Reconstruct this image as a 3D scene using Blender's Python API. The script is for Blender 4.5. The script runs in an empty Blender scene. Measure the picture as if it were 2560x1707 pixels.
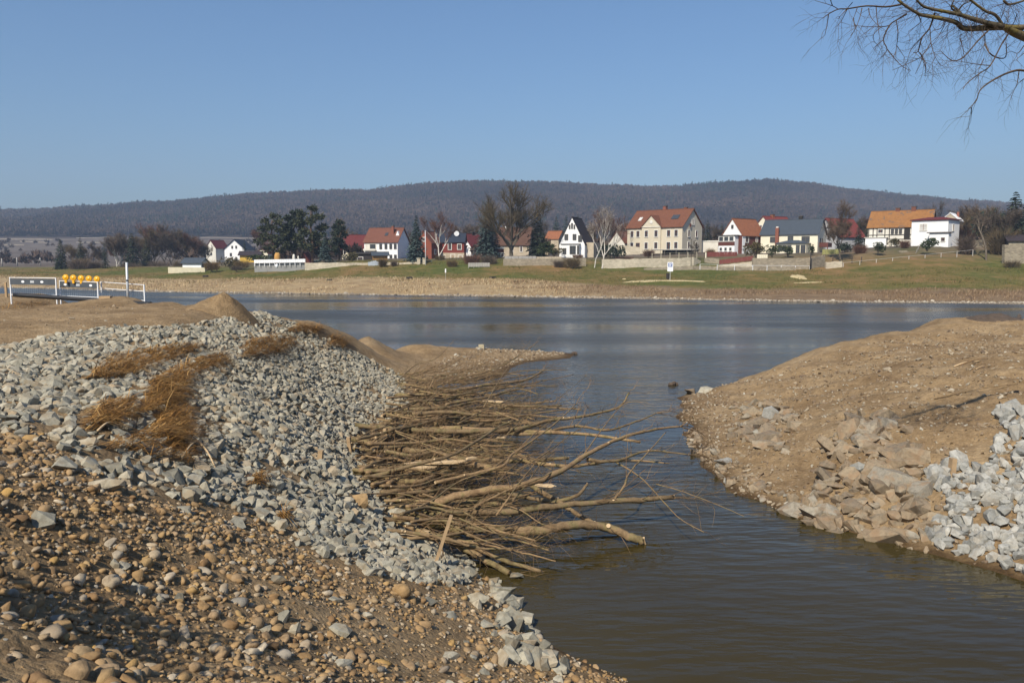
import bpy, bmesh, math, random
import numpy as np
from mathutils import Vector, Matrix, Quaternion, Euler

sc = bpy.context.scene
col = sc.collection
rad = math.radians

# ------------------------------------------------------------------ camera
EYE = np.array([0.0, 0.0, 5.2])
PITCH = rad(5.77)
FPX, CX, CY = 2009.0, 1280.0, 853.5
cd = bpy.data.cameras.new('camera')
cam = bpy.data.objects.new('camera', cd)
col.objects.link(cam)
cd.sensor_width = 36.0
cd.lens = FPX / 2560.0 * 36.0
cd.clip_start = 0.1
cd.clip_end = 9000
cam.location = EYE
cam.rotation_euler = (rad(90) - PITCH, 0, 0)
sc.camera = cam

# ------------------------------------------------------------------ sky, sun, exposure
SUN = Vector((-0.33, -0.64, 0.69)).normalized()
w = bpy.data.worlds.new('World')
sc.world = w
w.use_nodes = True
nt = w.node_tree
for n in list(nt.nodes):
    nt.nodes.remove(n)
wo = nt.nodes.new('ShaderNodeOutputWorld')
bg = nt.nodes.new('ShaderNodeBackground')
sky = nt.nodes.new('ShaderNodeTexSky')
sky.sky_type = 'NISHITA'
sky.sun_disc = False
sky.sun_elevation = math.asin(SUN.z)
sky.sun_rotation = math.atan2(SUN.x, SUN.y)
sky.altitude = 0
sky.air_density = 1.3
sky.dust_density = 1.25
sky.ozone_density = 10.0
bg.inputs['Strength'].default_value = 0.099
nt.links.new(sky.outputs[0], bg.inputs['Color'])
nt.links.new(bg.outputs[0], wo.inputs['Surface'])
sl = bpy.data.lights.new('sun', 'SUN')
sl.energy = 5.0
sl.angle = rad(0.53)
sl.color = (1.0, 0.91, 0.77)
so = bpy.data.objects.new('sun', sl)
col.objects.link(so)
so.rotation_euler = (-SUN).to_track_quat('-Z', 'Y').to_euler()
so.location = (-40, -60, 60)
sc.view_settings.view_transform = 'Standard'
sc.view_settings.look = 'None'
sc.view_settings.exposure = 0.22
sc.view_settings.gamma = 1.0
sc.view_settings.use_curve_mapping = False
sc.render.engine = 'CYCLES'
sc.cycles.max_bounces = 6
sc.cycles.volume_bounces = 0
sc.cycles.caustics_reflective = False
sc.cycles.caustics_refractive = False
sc.cycles.sample_clamp_indirect = 4.0

HAZE_DENSITY = 0.00029
HAZE_COLOR = (0.52, 0.68, 0.92)

# ------------------------------------------------------------------ picture -> world geometry
cp, sp = math.cos(PITCH), math.sin(PITCH)
K = 2560.0 / 2352.0

def ray(px, py):
    a = (np.asarray(px, float) - CX) / FPX
    b = (np.asarray(py, float) - CY) / FPX
    return np.stack([a, cp - b * sp, -sp - b * cp], -1)

def at_z(px, py, z):
    r = ray(px, py)
    t = (np.asarray(z, float) - EYE[2]) / r[..., 2]
    return EYE + r * t[..., None]

def at_y(px, py, Y):
    r = ray(px, py)
    t = np.asarray(Y, float) / r[..., 1]
    return EYE + r * t[..., None]

def project(P):
    d = np.asarray(P, float) - EYE
    f = d[..., 1] * cp - d[..., 2] * sp
    u = d[..., 1] * sp + d[..., 2] * cp
    f = np.where(f < 0.05, 0.05, f)
    return CX + FPX * d[..., 0] / f, CY - FPX * u / f, f

# ------------------------------------------------------------------ noise
def _hash(i, j, s):
    h = (i.astype(np.int64) * 374761393 + j.astype(np.int64) * 668265263 + s * 974711) & 0xFFFFFFFF
    h = ((h ^ (h >> 13)) * 1274126177) & 0xFFFFFFFF
    h = h ^ (h >> 16)
    return (h & 0xFFFFFF) / float(0xFFFFFF)

def vnoise(x, y, s=0):
    xi, yi = np.floor(x), np.floor(y)
    fx, fy = x - xi, y - yi
    fx = fx * fx * (3 - 2 * fx); fy = fy * fy * (3 - 2 * fy)
    a, b = _hash(xi, yi, s), _hash(xi + 1, yi, s)
    c, d = _hash(xi, yi + 1, s), _hash(xi + 1, yi + 1, s)
    return (a * (1 - fx) + b * fx) * (1 - fy) + (c * (1 - fx) + d * fx) * fy - 0.5

def fbm(x, y, s=0, octaves=3):
    t, amp = 0, 1.0
    for o in range(octaves):
        t = t + amp * vnoise(x * 2 ** o, y * 2 ** o, s + o * 17)
        amp *= 0.5
    return t

# ------------------------------------------------------------------ object helpers
def tag(o, label=None, cat=None, group=None, kind=None):
    if cat and not kind: kind = 'thing'
    if label: o['label'] = label
    if cat: o['category'] = cat
    if group: o['group'] = group
    if kind: o['kind'] = kind
    return o

def empty(name, loc, rz=0.0, label=None, cat=None, group=None):
    o = bpy.data.objects.new(name, None)
    o.empty_display_size = 0.2
    col.objects.link(o)
    o.location = tuple(float(v) for v in loc)
    o.rotation_euler = (0, 0, rz)
    return tag(o, label, cat, group)

def mesh_np(name, V, F, mat=None, smooth=False):
    """V (n,3); F list of index lists or an (m,k) array."""
    me = bpy.data.meshes.new(name)
    V = np.asarray(V, np.float32)
    if isinstance(F, np.ndarray):
        m, k = F.shape
        me.vertices.add(len(V)); me.vertices.foreach_set('co', V.ravel())
        me.loops.add(m * k); me.loops.foreach_set('vertex_index', F.astype(np.int32).ravel())
        me.polygons.add(m)
        me.polygons.foreach_set('loop_start', np.arange(0, m * k, k, dtype=np.int32))
        me.update(calc_edges=True)
        me.validate()
    else:
        me.from_pydata([tuple(v) for v in V], [], F)
        me.update()
    if mat: me.materials.append(mat)
    me.polygons.foreach_set('use_smooth', [smooth] * len(me.polygons))
    return me

def link(name, me, parent=None, loc=None, rot=None, scale=None):
    o = bpy.data.objects.new(name, me)
    col.objects.link(o)
    if parent: o.parent = parent
    if loc is not None: o.location = tuple(float(v) for v in loc)
    if rot is not None: o.rotation_euler = rot
    if scale is not None: o.scale = scale
    return o

class MB:
    """collects shapes for ONE mesh"""
    def __init__(s): s.v, s.f = [], []
    def quad(s, a, b, c, d):
        n = len(s.v); s.v += [a, b, c, d]; s.f.append((n, n + 1, n + 2, n + 3))
    def tri(s, a, b, c):
        n = len(s.v); s.v += [a, b, c]; s.f.append((n, n + 1, n + 2))
    def poly(s, pts):
        n = len(s.v); s.v += list(pts); s.f.append(tuple(range(n, n + len(pts))))
    def box(s, x0, x1, y0, y1, z0, z1):
        n = len(s.v)
        s.v += [(x0, y0, z0), (x1, y0, z0), (x1, y1, z0), (x0, y1, z0), (x0, y0, z1), (x1, y0, z1), (x1, y1, z1), (x0, y1, z1)]
        s.f += [tuple(n + i for i in q) for q in ((0, 3, 2, 1), (4, 5, 6, 7), (0, 1, 5, 4), (1, 2, 6, 5), (2, 3, 7, 6), (3, 0, 4, 7))]
    def prism(s, outline, y0, y1):
        """outline: (x,z) counter-clockwise seen from -y"""
        n, k = len(s.v), len(outline)
        s.v += [(x, y0, z) for x, z in outline] + [(x, y1, z) for x, z in outline]
        s.f.append(tuple(range(n, n + k)))
        s.f.append(tuple(range(n + 2 * k - 1, n + k - 1, -1)))
        for i in range(k):
            j = (i + 1) % k
            s.f.append((n + j, n + i, n + k + i, n + k + j))
    def tube(s, pts, radii, sides=6, cap=True):
        pts = [Vector(p) for p in pts]
        n0, m = len(s.v), len(pts)
        if len(radii) != m: radii = list(np.interp(np.linspace(0, 1, m), np.linspace(0, 1, len(radii)), radii))
        up = Vector((0, 0, 1))
        prev = None
        for i, p in enumerate(pts):
            t = (pts[min(i + 1, m - 1)] - pts[max(i - 1, 0)])
            if t.length < 1e-9: t = Vector((0, 0, 1))
            t.normalize()
            if prev is None:
                a = t.cross(up if abs(t.z) < 0.9 else Vector((1, 0, 0)))
            else:
                a = prev - t * prev.dot(t)
                if a.length < 1e-6: a = t.cross(up)
            a.normalize(); prev = a
            b = t.cross(a)
            for k in range(sides):
                an = 2 * math.pi * k / sides
                q = p + (a * math.cos(an) + b * math.sin(an)) * radii[i]
                s.v.append((q.x, q.y, q.z))
        for i in range(m - 1):
            for k in range(sides):
                k2 = (k + 1) % sides
                s.f.append((n0 + i * sides + k, n0 + i * sides + k2, n0 + (i + 1) * sides + k2, n0 + (i + 1) * sides + k))
        if cap:
            s.f.append(tuple(n0 + k for k in reversed(range(sides))))
            s.f.append(tuple(n0 + (m - 1) * sides + k for k in range(sides)))
    def lathe(s, prof, seg=12, c=(0, 0, 0)):
        n0, m = len(s.v), len(prof)
        for r, z in prof:
            for k in range(seg):
                a = 2 * math.pi * k / seg
                s.v.append((c[0] + r * math.cos(a), c[1] + r * math.sin(a), c[2] + z))
        for i in range(m - 1):
            for k in range(seg):
                k2 = (k + 1) % seg
                s.f.append((n0 + i * seg + k, n0 + i * seg + k2, n0 + (i + 1) * seg + k2, n0 + (i + 1) * seg + k))
        s.f.append(tuple(n0 + k for k in reversed(range(seg))))
        s.f.append(tuple(n0 + (m - 1) * seg + k for k in range(seg)))
    def me(s, name, mat, smooth=False):
        return mesh_np(name, np.array(s.v, np.float32) if s.v else np.zeros((0, 3)), s.f, mat, smooth)
    def build(s, name, mat, parent=None, loc=None, rot=None, smooth=False):
        return link(name, s.me(name, mat, smooth), parent, loc, rot)

# ------------------------------------------------------------------ materials
MATS = {}
class NT:
    def __init__(s, name):
        s.m = bpy.data.materials.new(name); s.m.use_nodes = True
        s.t = s.m.node_tree
        s.b = s.t.nodes['Principled BSDF']
        s.out = s.t.nodes['Material Output']
    def n(s, typ, **kw):
        x = s.t.nodes.new(typ)
        for k, v in kw.items():
            if k in x.inputs: x.inputs[k].default_value = v
            else: setattr(x, k, v)
        return x
    def l(s, a, b): s.t.links.new(a, b)
    def ramp(s, fac, stops):
        r = s.n('ShaderNodeValToRGB')
        e = r.color_ramp.elements
        while len(e) < len(stops): e.new(0.5)
        for i, (p, c) in enumerate(stops):
            e[i].position = p; e[i].color = (*c, 1)
        s.l(fac, r.inputs['Fac'])
        return r.outputs['Color']
    def noise(s, vec, scale, detail=4, rough=0.6):
        x = s.n('ShaderNodeTexNoise', Scale=scale, Detail=detail, Roughness=rough)
        if vec is not None: s.l(vec, x.inputs['Vector'])
        return x.outputs['Fac']
    def mix(s, fac, a, b, mode='MIX'):
        x = s.n('ShaderNodeMix', data_type='RGBA', blend_type=mode)
        for i, v in ((0, fac), (6, a), (7, b)):
            if isinstance(v, (int, float)): x.inputs[i].default_value = v
            elif isinstance(v, tuple): x.inputs[i].default_value = (*v, 1)
            else: s.l(v, x.inputs[i])
        return x.outputs[2]
    def math(s, op, a, b=0.0):
        x = s.n('ShaderNodeMath', operation=op)
        for i, v in ((0, a), (1, b)):
            if isinstance(v, (int, float)): x.inputs[i].default_value = v
            else: s.l(v, x.inputs[i])
        return x.outputs[0]
    def maprange(s, v, a, b, c, d):
        x = s.n('ShaderNodeMapRange')
        s.l(v, x.inputs[0])
        for i, q in enumerate((a, b, c, d)): x.inputs[i + 1].default_value = q
        return x.outputs[0]
    def pos(s): return s.n('ShaderNodeNewGeometry').outputs['Position']
    def obj(s): return s.n('ShaderNodeTexCoord').outputs['Object']
    def scale(s, v, sv):
        x = s.n('ShaderNodeMapping'); x.inputs['Scale'].default_value = sv
        s.l(v, x.inputs['Vector']); return x.outputs[0]
    def bump(s, h, strength, dist=0.02):
        x = s.n('ShaderNodeBump', Strength=strength, Distance=dist)
        s.l(h, x.inputs['Height']); s.l(x.outputs[0], s.b.inputs['Normal'])
        return x
    def done(s, color=None, rough=0.85, spec=0.3):
        if color is not None:
            if isinstance(color, tuple): s.b.inputs['Base Color'].default_value = (*color, 1)
            else: s.l(color, s.b.inputs['Base Color'])
        if not s.b.inputs['Roughness'].is_linked: s.b.inputs['Roughness'].default_value = rough
        s.b.inputs['Specular IOR Level'].default_value = spec
        MATS[s.m.name] = s.m
        return s.m

def simple(name, c, rough=0.8, var=0.18, scale=1.2, bump=0.0, metallic=0.0, spec=0.3, bscale=None):
    t = NT(name)
    p = t.obj()
    f = t.noise(p, scale, 5, 0.65)
    lo = tuple(max(0, x * (1 - var)) for x in c); hi = tuple(min(1, x * (1 + var)) for x in c)
    cc = t.ramp(f, [(0.3, lo), (0.7, hi)])
    if bump: t.bump(t.noise(p, bscale or scale * 8, 4), bump, 0.02)
    t.b.inputs['Metallic'].default_value = metallic
    return t.done(cc, rough, spec)
# ------------------------------------------------------------------ near ground
LC = [  # picture x, y and height above the river
 (-500,1500,3.45),(0,1707,3.5),(0,1524,3.46),(98,1600,3.44),(163,1707,3.42),(120,1480,2.85),(225,1580,2.72),(310,1707,2.55),(35,1430,3.0),(600,1707,2.45),(1000,1707,1.55),(1300,1707,.72),(1570,1707,0),
 (350,1450,2.6),(700,1450,2.0),(1000,1450,1.1),(1200,1480,.42),
 (1284,1502,0),(1328,1567,0),(1415,1633,0),(1208,1448,.02),(1170,1400,0),(1130,1370,0),(1060,1320,.05),(1000,1260,0),(950,1200,0),(940,1140,0),(960,1080,0),(1010,1045,0),(1060,1030,0),(1060,990,0),(1080,970,0),(1250,945,0),(1330,905,0),
 (0,1250,3.3),(0,1080,3.3),(0,960,3.35),(0,870,3.45),(-300,1000,3.45),
 (350,1250,2.75),(350,1100,2.85),(350,960,3.0),(350,835,3.38),
 (600,1300,2.05),(600,1150,2.2),(600,1000,2.35),(600,900,2.65),(600,830,3.05),(600,797,3.25),
 (800,1300,1.45),(800,1150,1.4),(800,1000,1.35),(800,900,1.75),(800,838,2.3),
 (950,1330,.75),(900,1200,.5),(880,1080,.55),(930,1000,.5),(950,930,.6),(940,885,.9),(1100,920,.25),
 (0,790,3.4),(200,780,3.4),(400,778,3.32),(500,784,3.2),(0,757,3.15),(-400,760,3.15),(150,765,3.2),(300,772,3.2),(-400,850,3.45),
 (1500,1500,-.6),(1900,1600,-.7),(2300,1650,-.6),(1500,1200,-.6),(1500,1000,-.6),(1600,930,-.5),(1250,1250,-.35),(1150,1150,-.3),(1200,1050,-.3),
 (1709,996,0),(1698,1045,0),(1720,1099,0),(1741,1143,0),(1839,1230,0),(1992,1295,0),(2068,1328,0),(2231,1355,0),(2340,1382,0),(2449,1415,0),(2560,1448,0),
 (1900,1050,.45),(2000,1150,.55),(2100,1100,1.0),(2200,1000,1.5),(2300,900,2.1),(2400,1000,1.75),(2560,1000,1.9),(2400,1200,.9),(2560,1200,1.0),(2560,880,2.4),(2900,1000,2.3),(2900,1300,1.0),(3300,900,2.6),(3000,800,2.6),(3000,1520,0),
 (1800,1010,.28),(1850,1120,.3),(2430,840,2.24),(2560,836,2.42),(2300,850,2.08),(2200,880,1.9),(2100,920,1.5),(2900,830,2.5),(2000,960,1.0),(1030,876,.55),(1080,888,.4),(960,868,1.0),(930,866,1.2),
]
CREST = [(-500,748,3.12),(0,748,3.12),(150,748,3.12),(380,764,3.15),(480,774,3.15),(650,786,3.15),(740,803,2.75),(840,826,2.2),(930,843,1.5),(1030,862,.8),(1200,872,.3),(1330,878,.12),(1410,882,.02)]
RCREST = [(1709,993,.03),(1800,965,.35),(1900,930,.8),(2000,890,1.3),(2100,860,1.75),(2200,833,2.15),(2300,814,2.24),(2430,808,2.36),(2500,804,2.50),(2560,800,2.66),(2700,796,2.72),(2900,790,2.6)]
pts = [at_z(a, b, c) for a, b, c in LC + CREST + RCREST]
for a, b, c in CREST:
    p = at_z(a, b, c)
    k1, k2 = (1.07, 1.22)
    pts.append(np.array([p[0] * 1.025, p[1] * 1.025, c * 0.93 - 0.12]))
    pts.append(np.array([p[0] * k1, p[1] * k1, c * 0.45 - 0.5]))
    pts.append(np.array([p[0] * k2, p[1] * k2, -1.2]))
for a, b, c in RCREST:
    p = at_z(a, b, c)
    pts.append(np.array([p[0] * 1.025, p[1] * 1.025, c * 0.90 - 0.15]))
    pts.append(np.array([p[0] * 1.09, p[1] * 1.09, c * 0.35 - 0.45]))
    pts.append(np.array([p[0] * 1.3, p[1] * 1.3, -1.2]))
for q in [(0,0,3.5),(-3,-3,3.5),(3,-4,3.2),(-8,2,3.5),(-15,8,3.45),(-6,-8,3.5),(-30,20,3.4),(-40,30,3.3),(3,6,0),(2,3.4,1.4),(4.5,2,0),(6,4,-.6),(12,6,-.6),(9,0,-.6),(16,8,0),(22,12,2.4),(30,20,2.8),(40,32,2.6),
          (0,62,-1.2),(25,62,-1.2),(-25,62,-1.2),(-50,55,-1.2),(50,62,-1.2)]:
    pts.append(np.array(q, float))
PTS = np.array(pts)
def _tps_u(r2): return 0.5 * r2 * np.log(np.maximum(r2, 1e-12))
def _fit(P, lam=0.004):
    n = len(P)
    d2 = ((P[:, None, :2] - P[None, :, :2]) ** 2).sum(-1)
    A = np.zeros((n + 3, n + 3))
    A[:n, :n] = _tps_u(d2) + lam * np.eye(n)
    A[:n, n] = 1; A[:n, n + 1:] = P[:, :2]
    A[n, :n] = 1; A[n + 1:, :n] = P[:, :2].T
    return np.linalg.solve(A, np.concatenate([P[:, 2], np.zeros(3)]))
TPSW = _fit(PTS)
def tps(x, y):
    x, y = np.asarray(x, float).ravel(), np.asarray(y, float).ravel()
    out = np.empty(len(x))
    n = len(PTS)
    for i in range(0, len(x), 20000):
        xs, ys = x[i:i + 20000], y[i:i + 20000]
        d2 = (xs[:, None] - PTS[None, :, 0]) ** 2 + (ys[:, None] - PTS[None, :, 1]) ** 2
        out[i:i + 20000] = _tps_u(d2) @ TPSW[:n] + TPSW[n] + TPSW[n + 1] * xs + TPSW[n + 2] * ys
    return out
def near_z(x, y):
    x, y = np.asarray(x, float), np.asarray(y, float)
    sh = x.shape
    z = tps(x, y).reshape(sh)
    z = np.clip(z, -1.6, 3.6)
    land = np.clip((z + 0.1) * 2.0, 0.15, 1)
    z = z + land * (0.07 * fbm(x * 0.55, y * 0.55, 3) + 0.055 * fbm(x * 2.1, y * 2.1, 9) + 0.032 * fbm(x * 7, y * 7, 21, 3))
    z = z + np.clip((x - 3) / 2, 0, 1) * np.exp(-(z / .28) ** 2) * .17 * fbm(x * .8, y * .8, 61, 2)
    rb = np.clip((x - 3) / 3, 0, 1) * np.clip(z * 3, 0, 1)
    z = z + rb * (.05 * fbm(x * 2.6, y * 2.6, 71) + .035 * fbm(x * 7, y * 7, 73, 2) - .05 * np.maximum(0, fbm(x * 1.3, y * 1.3, 75) - .25) * 3)
    # rain gullies run down the right slope
    m = np.clip((x - 3) / 4, 0, 1) * np.clip((z - .1) * 2, 0, 1)
    z = z - m * 0.10 * np.abs(np.sin((x * 0.75 + y * 0.66) * 2.3 + 2.0 * fbm(x * .5, y * .5, 31))) ** 3
    return z

NA, NR = 560, 430
ang = np.linspace(rad(-78), rad(78), NA)
rr = np.exp(np.linspace(math.log(4.0), math.log(72.0), NR))
RR, AA = np.meshgrid(rr, ang, indexing='ij')
GX, GY = RR * np.sin(AA), RR * np.cos(AA) - 6.0
GZ = near_z(GX, GY)
idx = np.arange(NR * NA).reshape(NR, NA)
F = np.stack([idx[:-1, :-1], idx[:-1, 1:], idx[1:, 1:], idx[1:, :-1]], -1).reshape(-1, 4)
F = F[:, ::-1]
def earth_material():
    t = NT('sandy_earth')
    p = t.pos()
    big = t.noise(p, 0.5, 4, .6)
    mid = t.noise(p, 3.5, 5, .65)
    fine = t.noise(p, 26, 5, .7)
    c = t.ramp(big, [(0.34, (0.205, 0.142, 0.078)), (0.52, (0.268, 0.192, 0.108)), (0.68, (0.315, 0.235, 0.140))])
    c2 = t.ramp(mid, [(0.33, (0.62, 0.58, 0.54)), (0.66, (1.14, 1.12, 1.08))])
    c = t.mix(0.75, c, c2, 'MULTIPLY')
    vor = t.n('ShaderNodeTexVoronoi', Scale=17.0, Randomness=1.0); t.l(p, vor.inputs['Vector'])
    chips = t.ramp(vor.outputs['Color'], [(0.0, (0.75, 0.70, 0.62)), (0.6, (1.0, 1.0, 1.0)), (1.0, (1.30, 1.25, 1.18))])
    c = t.mix(0.55, c, chips, 'MULTIPLY')
    c3 = t.ramp(fine, [(0.3, (0.70, 0.68, 0.66)), (0.7, (1.2, 1.2, 1.2))])
    c = t.mix(0.6, c, c3, 'MULTIPLY')
    # wet band at the water line
    sep = t.n('ShaderNodeSeparateXYZ'); t.l(p, sep.inputs[0])
    zz = t.math('ADD', sep.outputs[2], t.math('MULTIPLY', t.math('SUBTRACT', mid, 0.5), 0.12))
    wet = t.maprange(zz, 0.02, 0.13, 1.0, 0.0)
    c = t.mix(wet, c, t.mix(1.0, c, (0.34, 0.31, 0.27), 'MULTIPLY'))
    hgt = t.math('ADD', t.math('MULTIPLY', vor.outputs['Distance'], -0.6), t.math('MULTIPLY', fine, 0.8))
    t.bump(hgt, 0.75, 0.04)
    return t.done(c, 0.95, 0.15)
EARTH = earth_material()
o = link('riverbank', mesh_np('riverbank', np.stack([GX, GY, GZ], -1).reshape(-1, 3), F, EARTH, True))
tag(o, 'bare sandy river bank on both sides of the inlet', kind='structure')

# ------------------------------------------------------------------ far ground
COLS = {
 -900: [(182,708),(190,700),(205,688),(240,675),(330,664),(450,656),(600,625),(900,585),(1400,552)],
 0:    [(156,712),(166,702),(190,687),(240,676),(300,668),(420,660),(600,632),(900,588),(1400,540)],
 400:  [(140,720),(150,709),(172,693),(195,679),(220,668),(300,660),(420,655),(600,638),(900,590),(1400,514)],
 700:  [(130,724),(140,710),(160,690),(180,674),(190,667),(196,657),(300,652),(420,646),(600,632),(900,590),(1400,492)],
 900:  [(126,726),(134,712),(150,690),(164,668),(170,656),(200,648),(300,642),(420,640),(600,628),(900,588),(1400,482)],
 1280: [(118,730),(128,714),(145,692),(158,668),(165,652),(200,640),(300,636),(420,634),(600,624),(900,588),(1400,460)],
 1500: [(113,735),(122,719),(142,693),(157,671),(165,650),(200,638),(300,632),(420,632),(600,622),(900,588),(1400,474)],
 1700: [(111,738),(120,722),(138,698),(156,672),(164,650),(176,638),(200,628),(300,624),(600,620),(900,588),(1400,472)],
 1620: [(112,737),(121,720),(140,695),(156,672),(164,651),(185,638),(200,632),(300,627),(600,621),(900,588),(1400,474)],
 1900: [(108,740),(117,723),(135,699),(152,671),(160,648),(171,636),(200,628),(300,623),(600,619),(900,588),(1400,460)],
 2000: [(106,742),(114,725),(133,700),(150,670),(157,645),(168,634),(200,628),(300,622),(600,618),(900,588),(1400,472)],
 2300: [(102,746),(110,728),(125,700),(140,667),(150,642),(160,618),(175,611),(300,606),(600,606),(900,588),(1400,497)],
 2560: [(99,747),(107,730),(120,705),(135,672),(145,652),(155,628),(170,616),(300,602),(600,606),(900,592),(1400,522)],
 3400: [(92,750),(107,720),(125,690),(140,650),(160,618),(180,608),(300,600),(600,606),(900,595),(1400,540)],
}
EDGE_PX = [-900, 0, 400, 700, 900, 1280, 1500, 1700, 2000, 2300, 2560, 3400]
EDGE_PY = [712, 719, 730, 734, 737, 742, 746, 749, 754, 757, 760, 766]
ys_grid = np.concatenate([np.linspace(80, 215, 200), np.geomspace(216, 2600, 150)])
def yw_of(u):
    px = CX + FPX * u
    py = np.interp(px, EDGE_PX, EDGE_PY)
    return at_z(px, py, 0.0)[..., 1]
colkeys = sorted(COLS)
prof = []
for kx in colkeys:
    ye = float(at_z(kx, np.interp(kx, EDGE_PX, EDGE_PY), 0.0)[1])
    yy = [0, ye - 10, ye - 1.0, ye + 0.4] + [a for a, b in COLS[kx]] + [1750, 2600]
    zz = [-1.6, -1.6, -0.15, 0.12] + [float(at_y(kx, b, a)[2]) for a, b in COLS[kx]]
    zz += [zz[-1] - 18, zz[-1] - 80]
    prof.append(np.interp(ys_grid, yy, zz))
prof = np.array(prof)
ucols = (np.array(colkeys) - CX) / FPX
def far_z(x, y):
    x, y = np.asarray(x, float), np.asarray(y, float)
    sh = np.broadcast(x, y).shape
    x, y = np.broadcast_to(x, sh), np.broadcast_to(y, sh)
    u = np.clip(x / np.maximum(y, 1), ucols[0], ucols[-1])
    ci = np.clip(np.searchsorted(ucols, u) - 1, 0, len(ucols) - 2)
    f = (u - ucols[ci]) / (ucols[ci + 1] - ucols[ci])
    f = f * f * (3 - 2 * f) * 0.5 + f * 0.5
    yi = np.interp(y, ys_grid, np.arange(len(ys_grid)))
    y0 = np.clip(np.floor(yi).astype(int), 0, len(ys_grid) - 2); g = yi - y0
    z = ((prof[ci, y0] * (1 - g) + prof[ci, y0 + 1] * g) * (1 - f) + (prof[ci + 1, y0] * (1 - g) + prof[ci + 1, y0 + 1] * g) * f)
    amp = np.clip((z + .2) * 1.0, 0, 1)
    z = z + amp * (0.22 * fbm(x * .12, y * .25, 5) + 0.10 * fbm(x * .5, y * .6, 8))
    z = z + np.clip((y - 700) / 500, 0, 1) * 9 * fbm(x * .008, y * .008, 41)
    return z
us = np.linspace(-1.15, 1.1, 420)
UU, YY = np.meshgrid(us, ys_grid, indexing='xy')
YYs = YY
XX = UU * YY
ZZ = far_z(XX, YY)
ny, nx = XX.shape
idx = np.arange(ny * nx).reshape(ny, nx)
F = np.stack([idx[:-1, :-1], idx[:-1, 1:], idx[1:, 1:], idx[1:, :-1]], -1).reshape(-1, 4)
def far_material():
    t = NT('far_ground')
    at = t.n('ShaderNodeAttribute', attribute_name='bank')      # metres behind the water line
    s = at.outputs['Fac']
    p = t.pos()
    n1 = t.noise(p, 0.05, 5, .6); n2 = t.noise(p, 0.4, 5, .65); n3 = t.noise(p, 2.5, 4, .6)
    green = t.ramp(n2, [(0.30, (0.090, 0.090, 0.026)), (0.50, (0.140, 0.118, 0.042)), (0.70, (0.200, 0.145, 0.066))])
    gbig = t.ramp(n1, [(0.40, (0.66, 0.86, 0.60)), (0.60, (1.30, 1.04, 1.08))])
    green = t.mix(1.0, green, gbig, 'MULTIPLY')
    tan = t.ramp(n2, [(0.3, (0.22, 0.148, 0.080)), (0.6, (0.36, 0.268, 0.148))])
    sw = t.math('ADD', s, t.math('MULTIPLY', t.math('SUBTRACT', n2, .5), 16.0))
    tw = t.n('ShaderNodeAttribute', attribute_name='tan_width').outputs['Fac']
    k = t.maprange(t.math('SUBTRACT', sw, tw), -2.0, 2.0, 0.0, 1.0)
    sx = t.n('ShaderNodeSeparateXYZ'); t.l(p, sx.inputs[0])
    tan = t.mix(t.maprange(sx.outputs[0], 0, 30, 0.0, 1.0), tan, t.ramp(n2, [(0.3, (0.125, 0.082, 0.048)), (0.6, (0.215, 0.150, 0.088))]))
    c = t.mix(k, tan, green)
    # pale stones along the water line
    k0 = t.maprange(s, 0.1, 0.6, 0.8, 0.0)
    c = t.mix(k0, c, t.ramp(n3, [(0.4, (0.10, 0.075, 0.05)), (0.6, (0.32, 0.26, 0.19))]))
    # gardens and vineyard fields, then the wooded hill floor
    fld = t.ramp(n1, [(0.3, (0.085, 0.062, 0.045)), (0.5, (0.130, 0.105, 0.085)), (0.7, (0.175, 0.145, 0.115))])
    gs = t.n('ShaderNodeAttribute', attribute_name='garden').outputs['Fac']
    c = t.mix(t.maprange(t.math('SUBTRACT', s, gs), 0, 25, 0.0, 1.0), c, fld)
    c = t.mix(t.maprange(s, 690, 740, 0.0, 1.0), c, (0.062, 0.045, 0.038))
    hgt = t.math('ADD', n3, n2)
    t.bump(hgt, 0.8, 0.3)
    return t.done(c, 0.95, 0.1)
FARM = far_material()
me = mesh_np('far_bank', np.stack([XX, YY, ZZ], -1).reshape(-1, 3), F, FARM, True)
a = me.attributes.new('bank', 'FLOAT', 'POINT')
a.data.foreach_set('value', (YY - yw_of(UU)).astype(np.float32).ravel())
a = me.attributes.new('tan_width', 'FLOAT', 'POINT')
tw = np.interp(CX + FPX * UU, [-900, 0, 300, 700, 1000, 1300, 1500, 1800, 2200, 2600], [26, 32, 34, 26, 26, 24, 18, 15, 14, 14])
a.data.foreach_set('value', tw.astype(np.float32).ravel())
a = me.attributes.new('garden', 'FLOAT', 'POINT')
a.data.foreach_set('value', np.interp(CX + FPX * UU, [-900, 0, 300, 600, 2600], [150, 140, 100, 52, 46]).astype(np.float32).ravel())
o = link('far_bank', me)
tag(o, 'far grassy bank, fields and long wooded hill', kind='structure')

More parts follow.
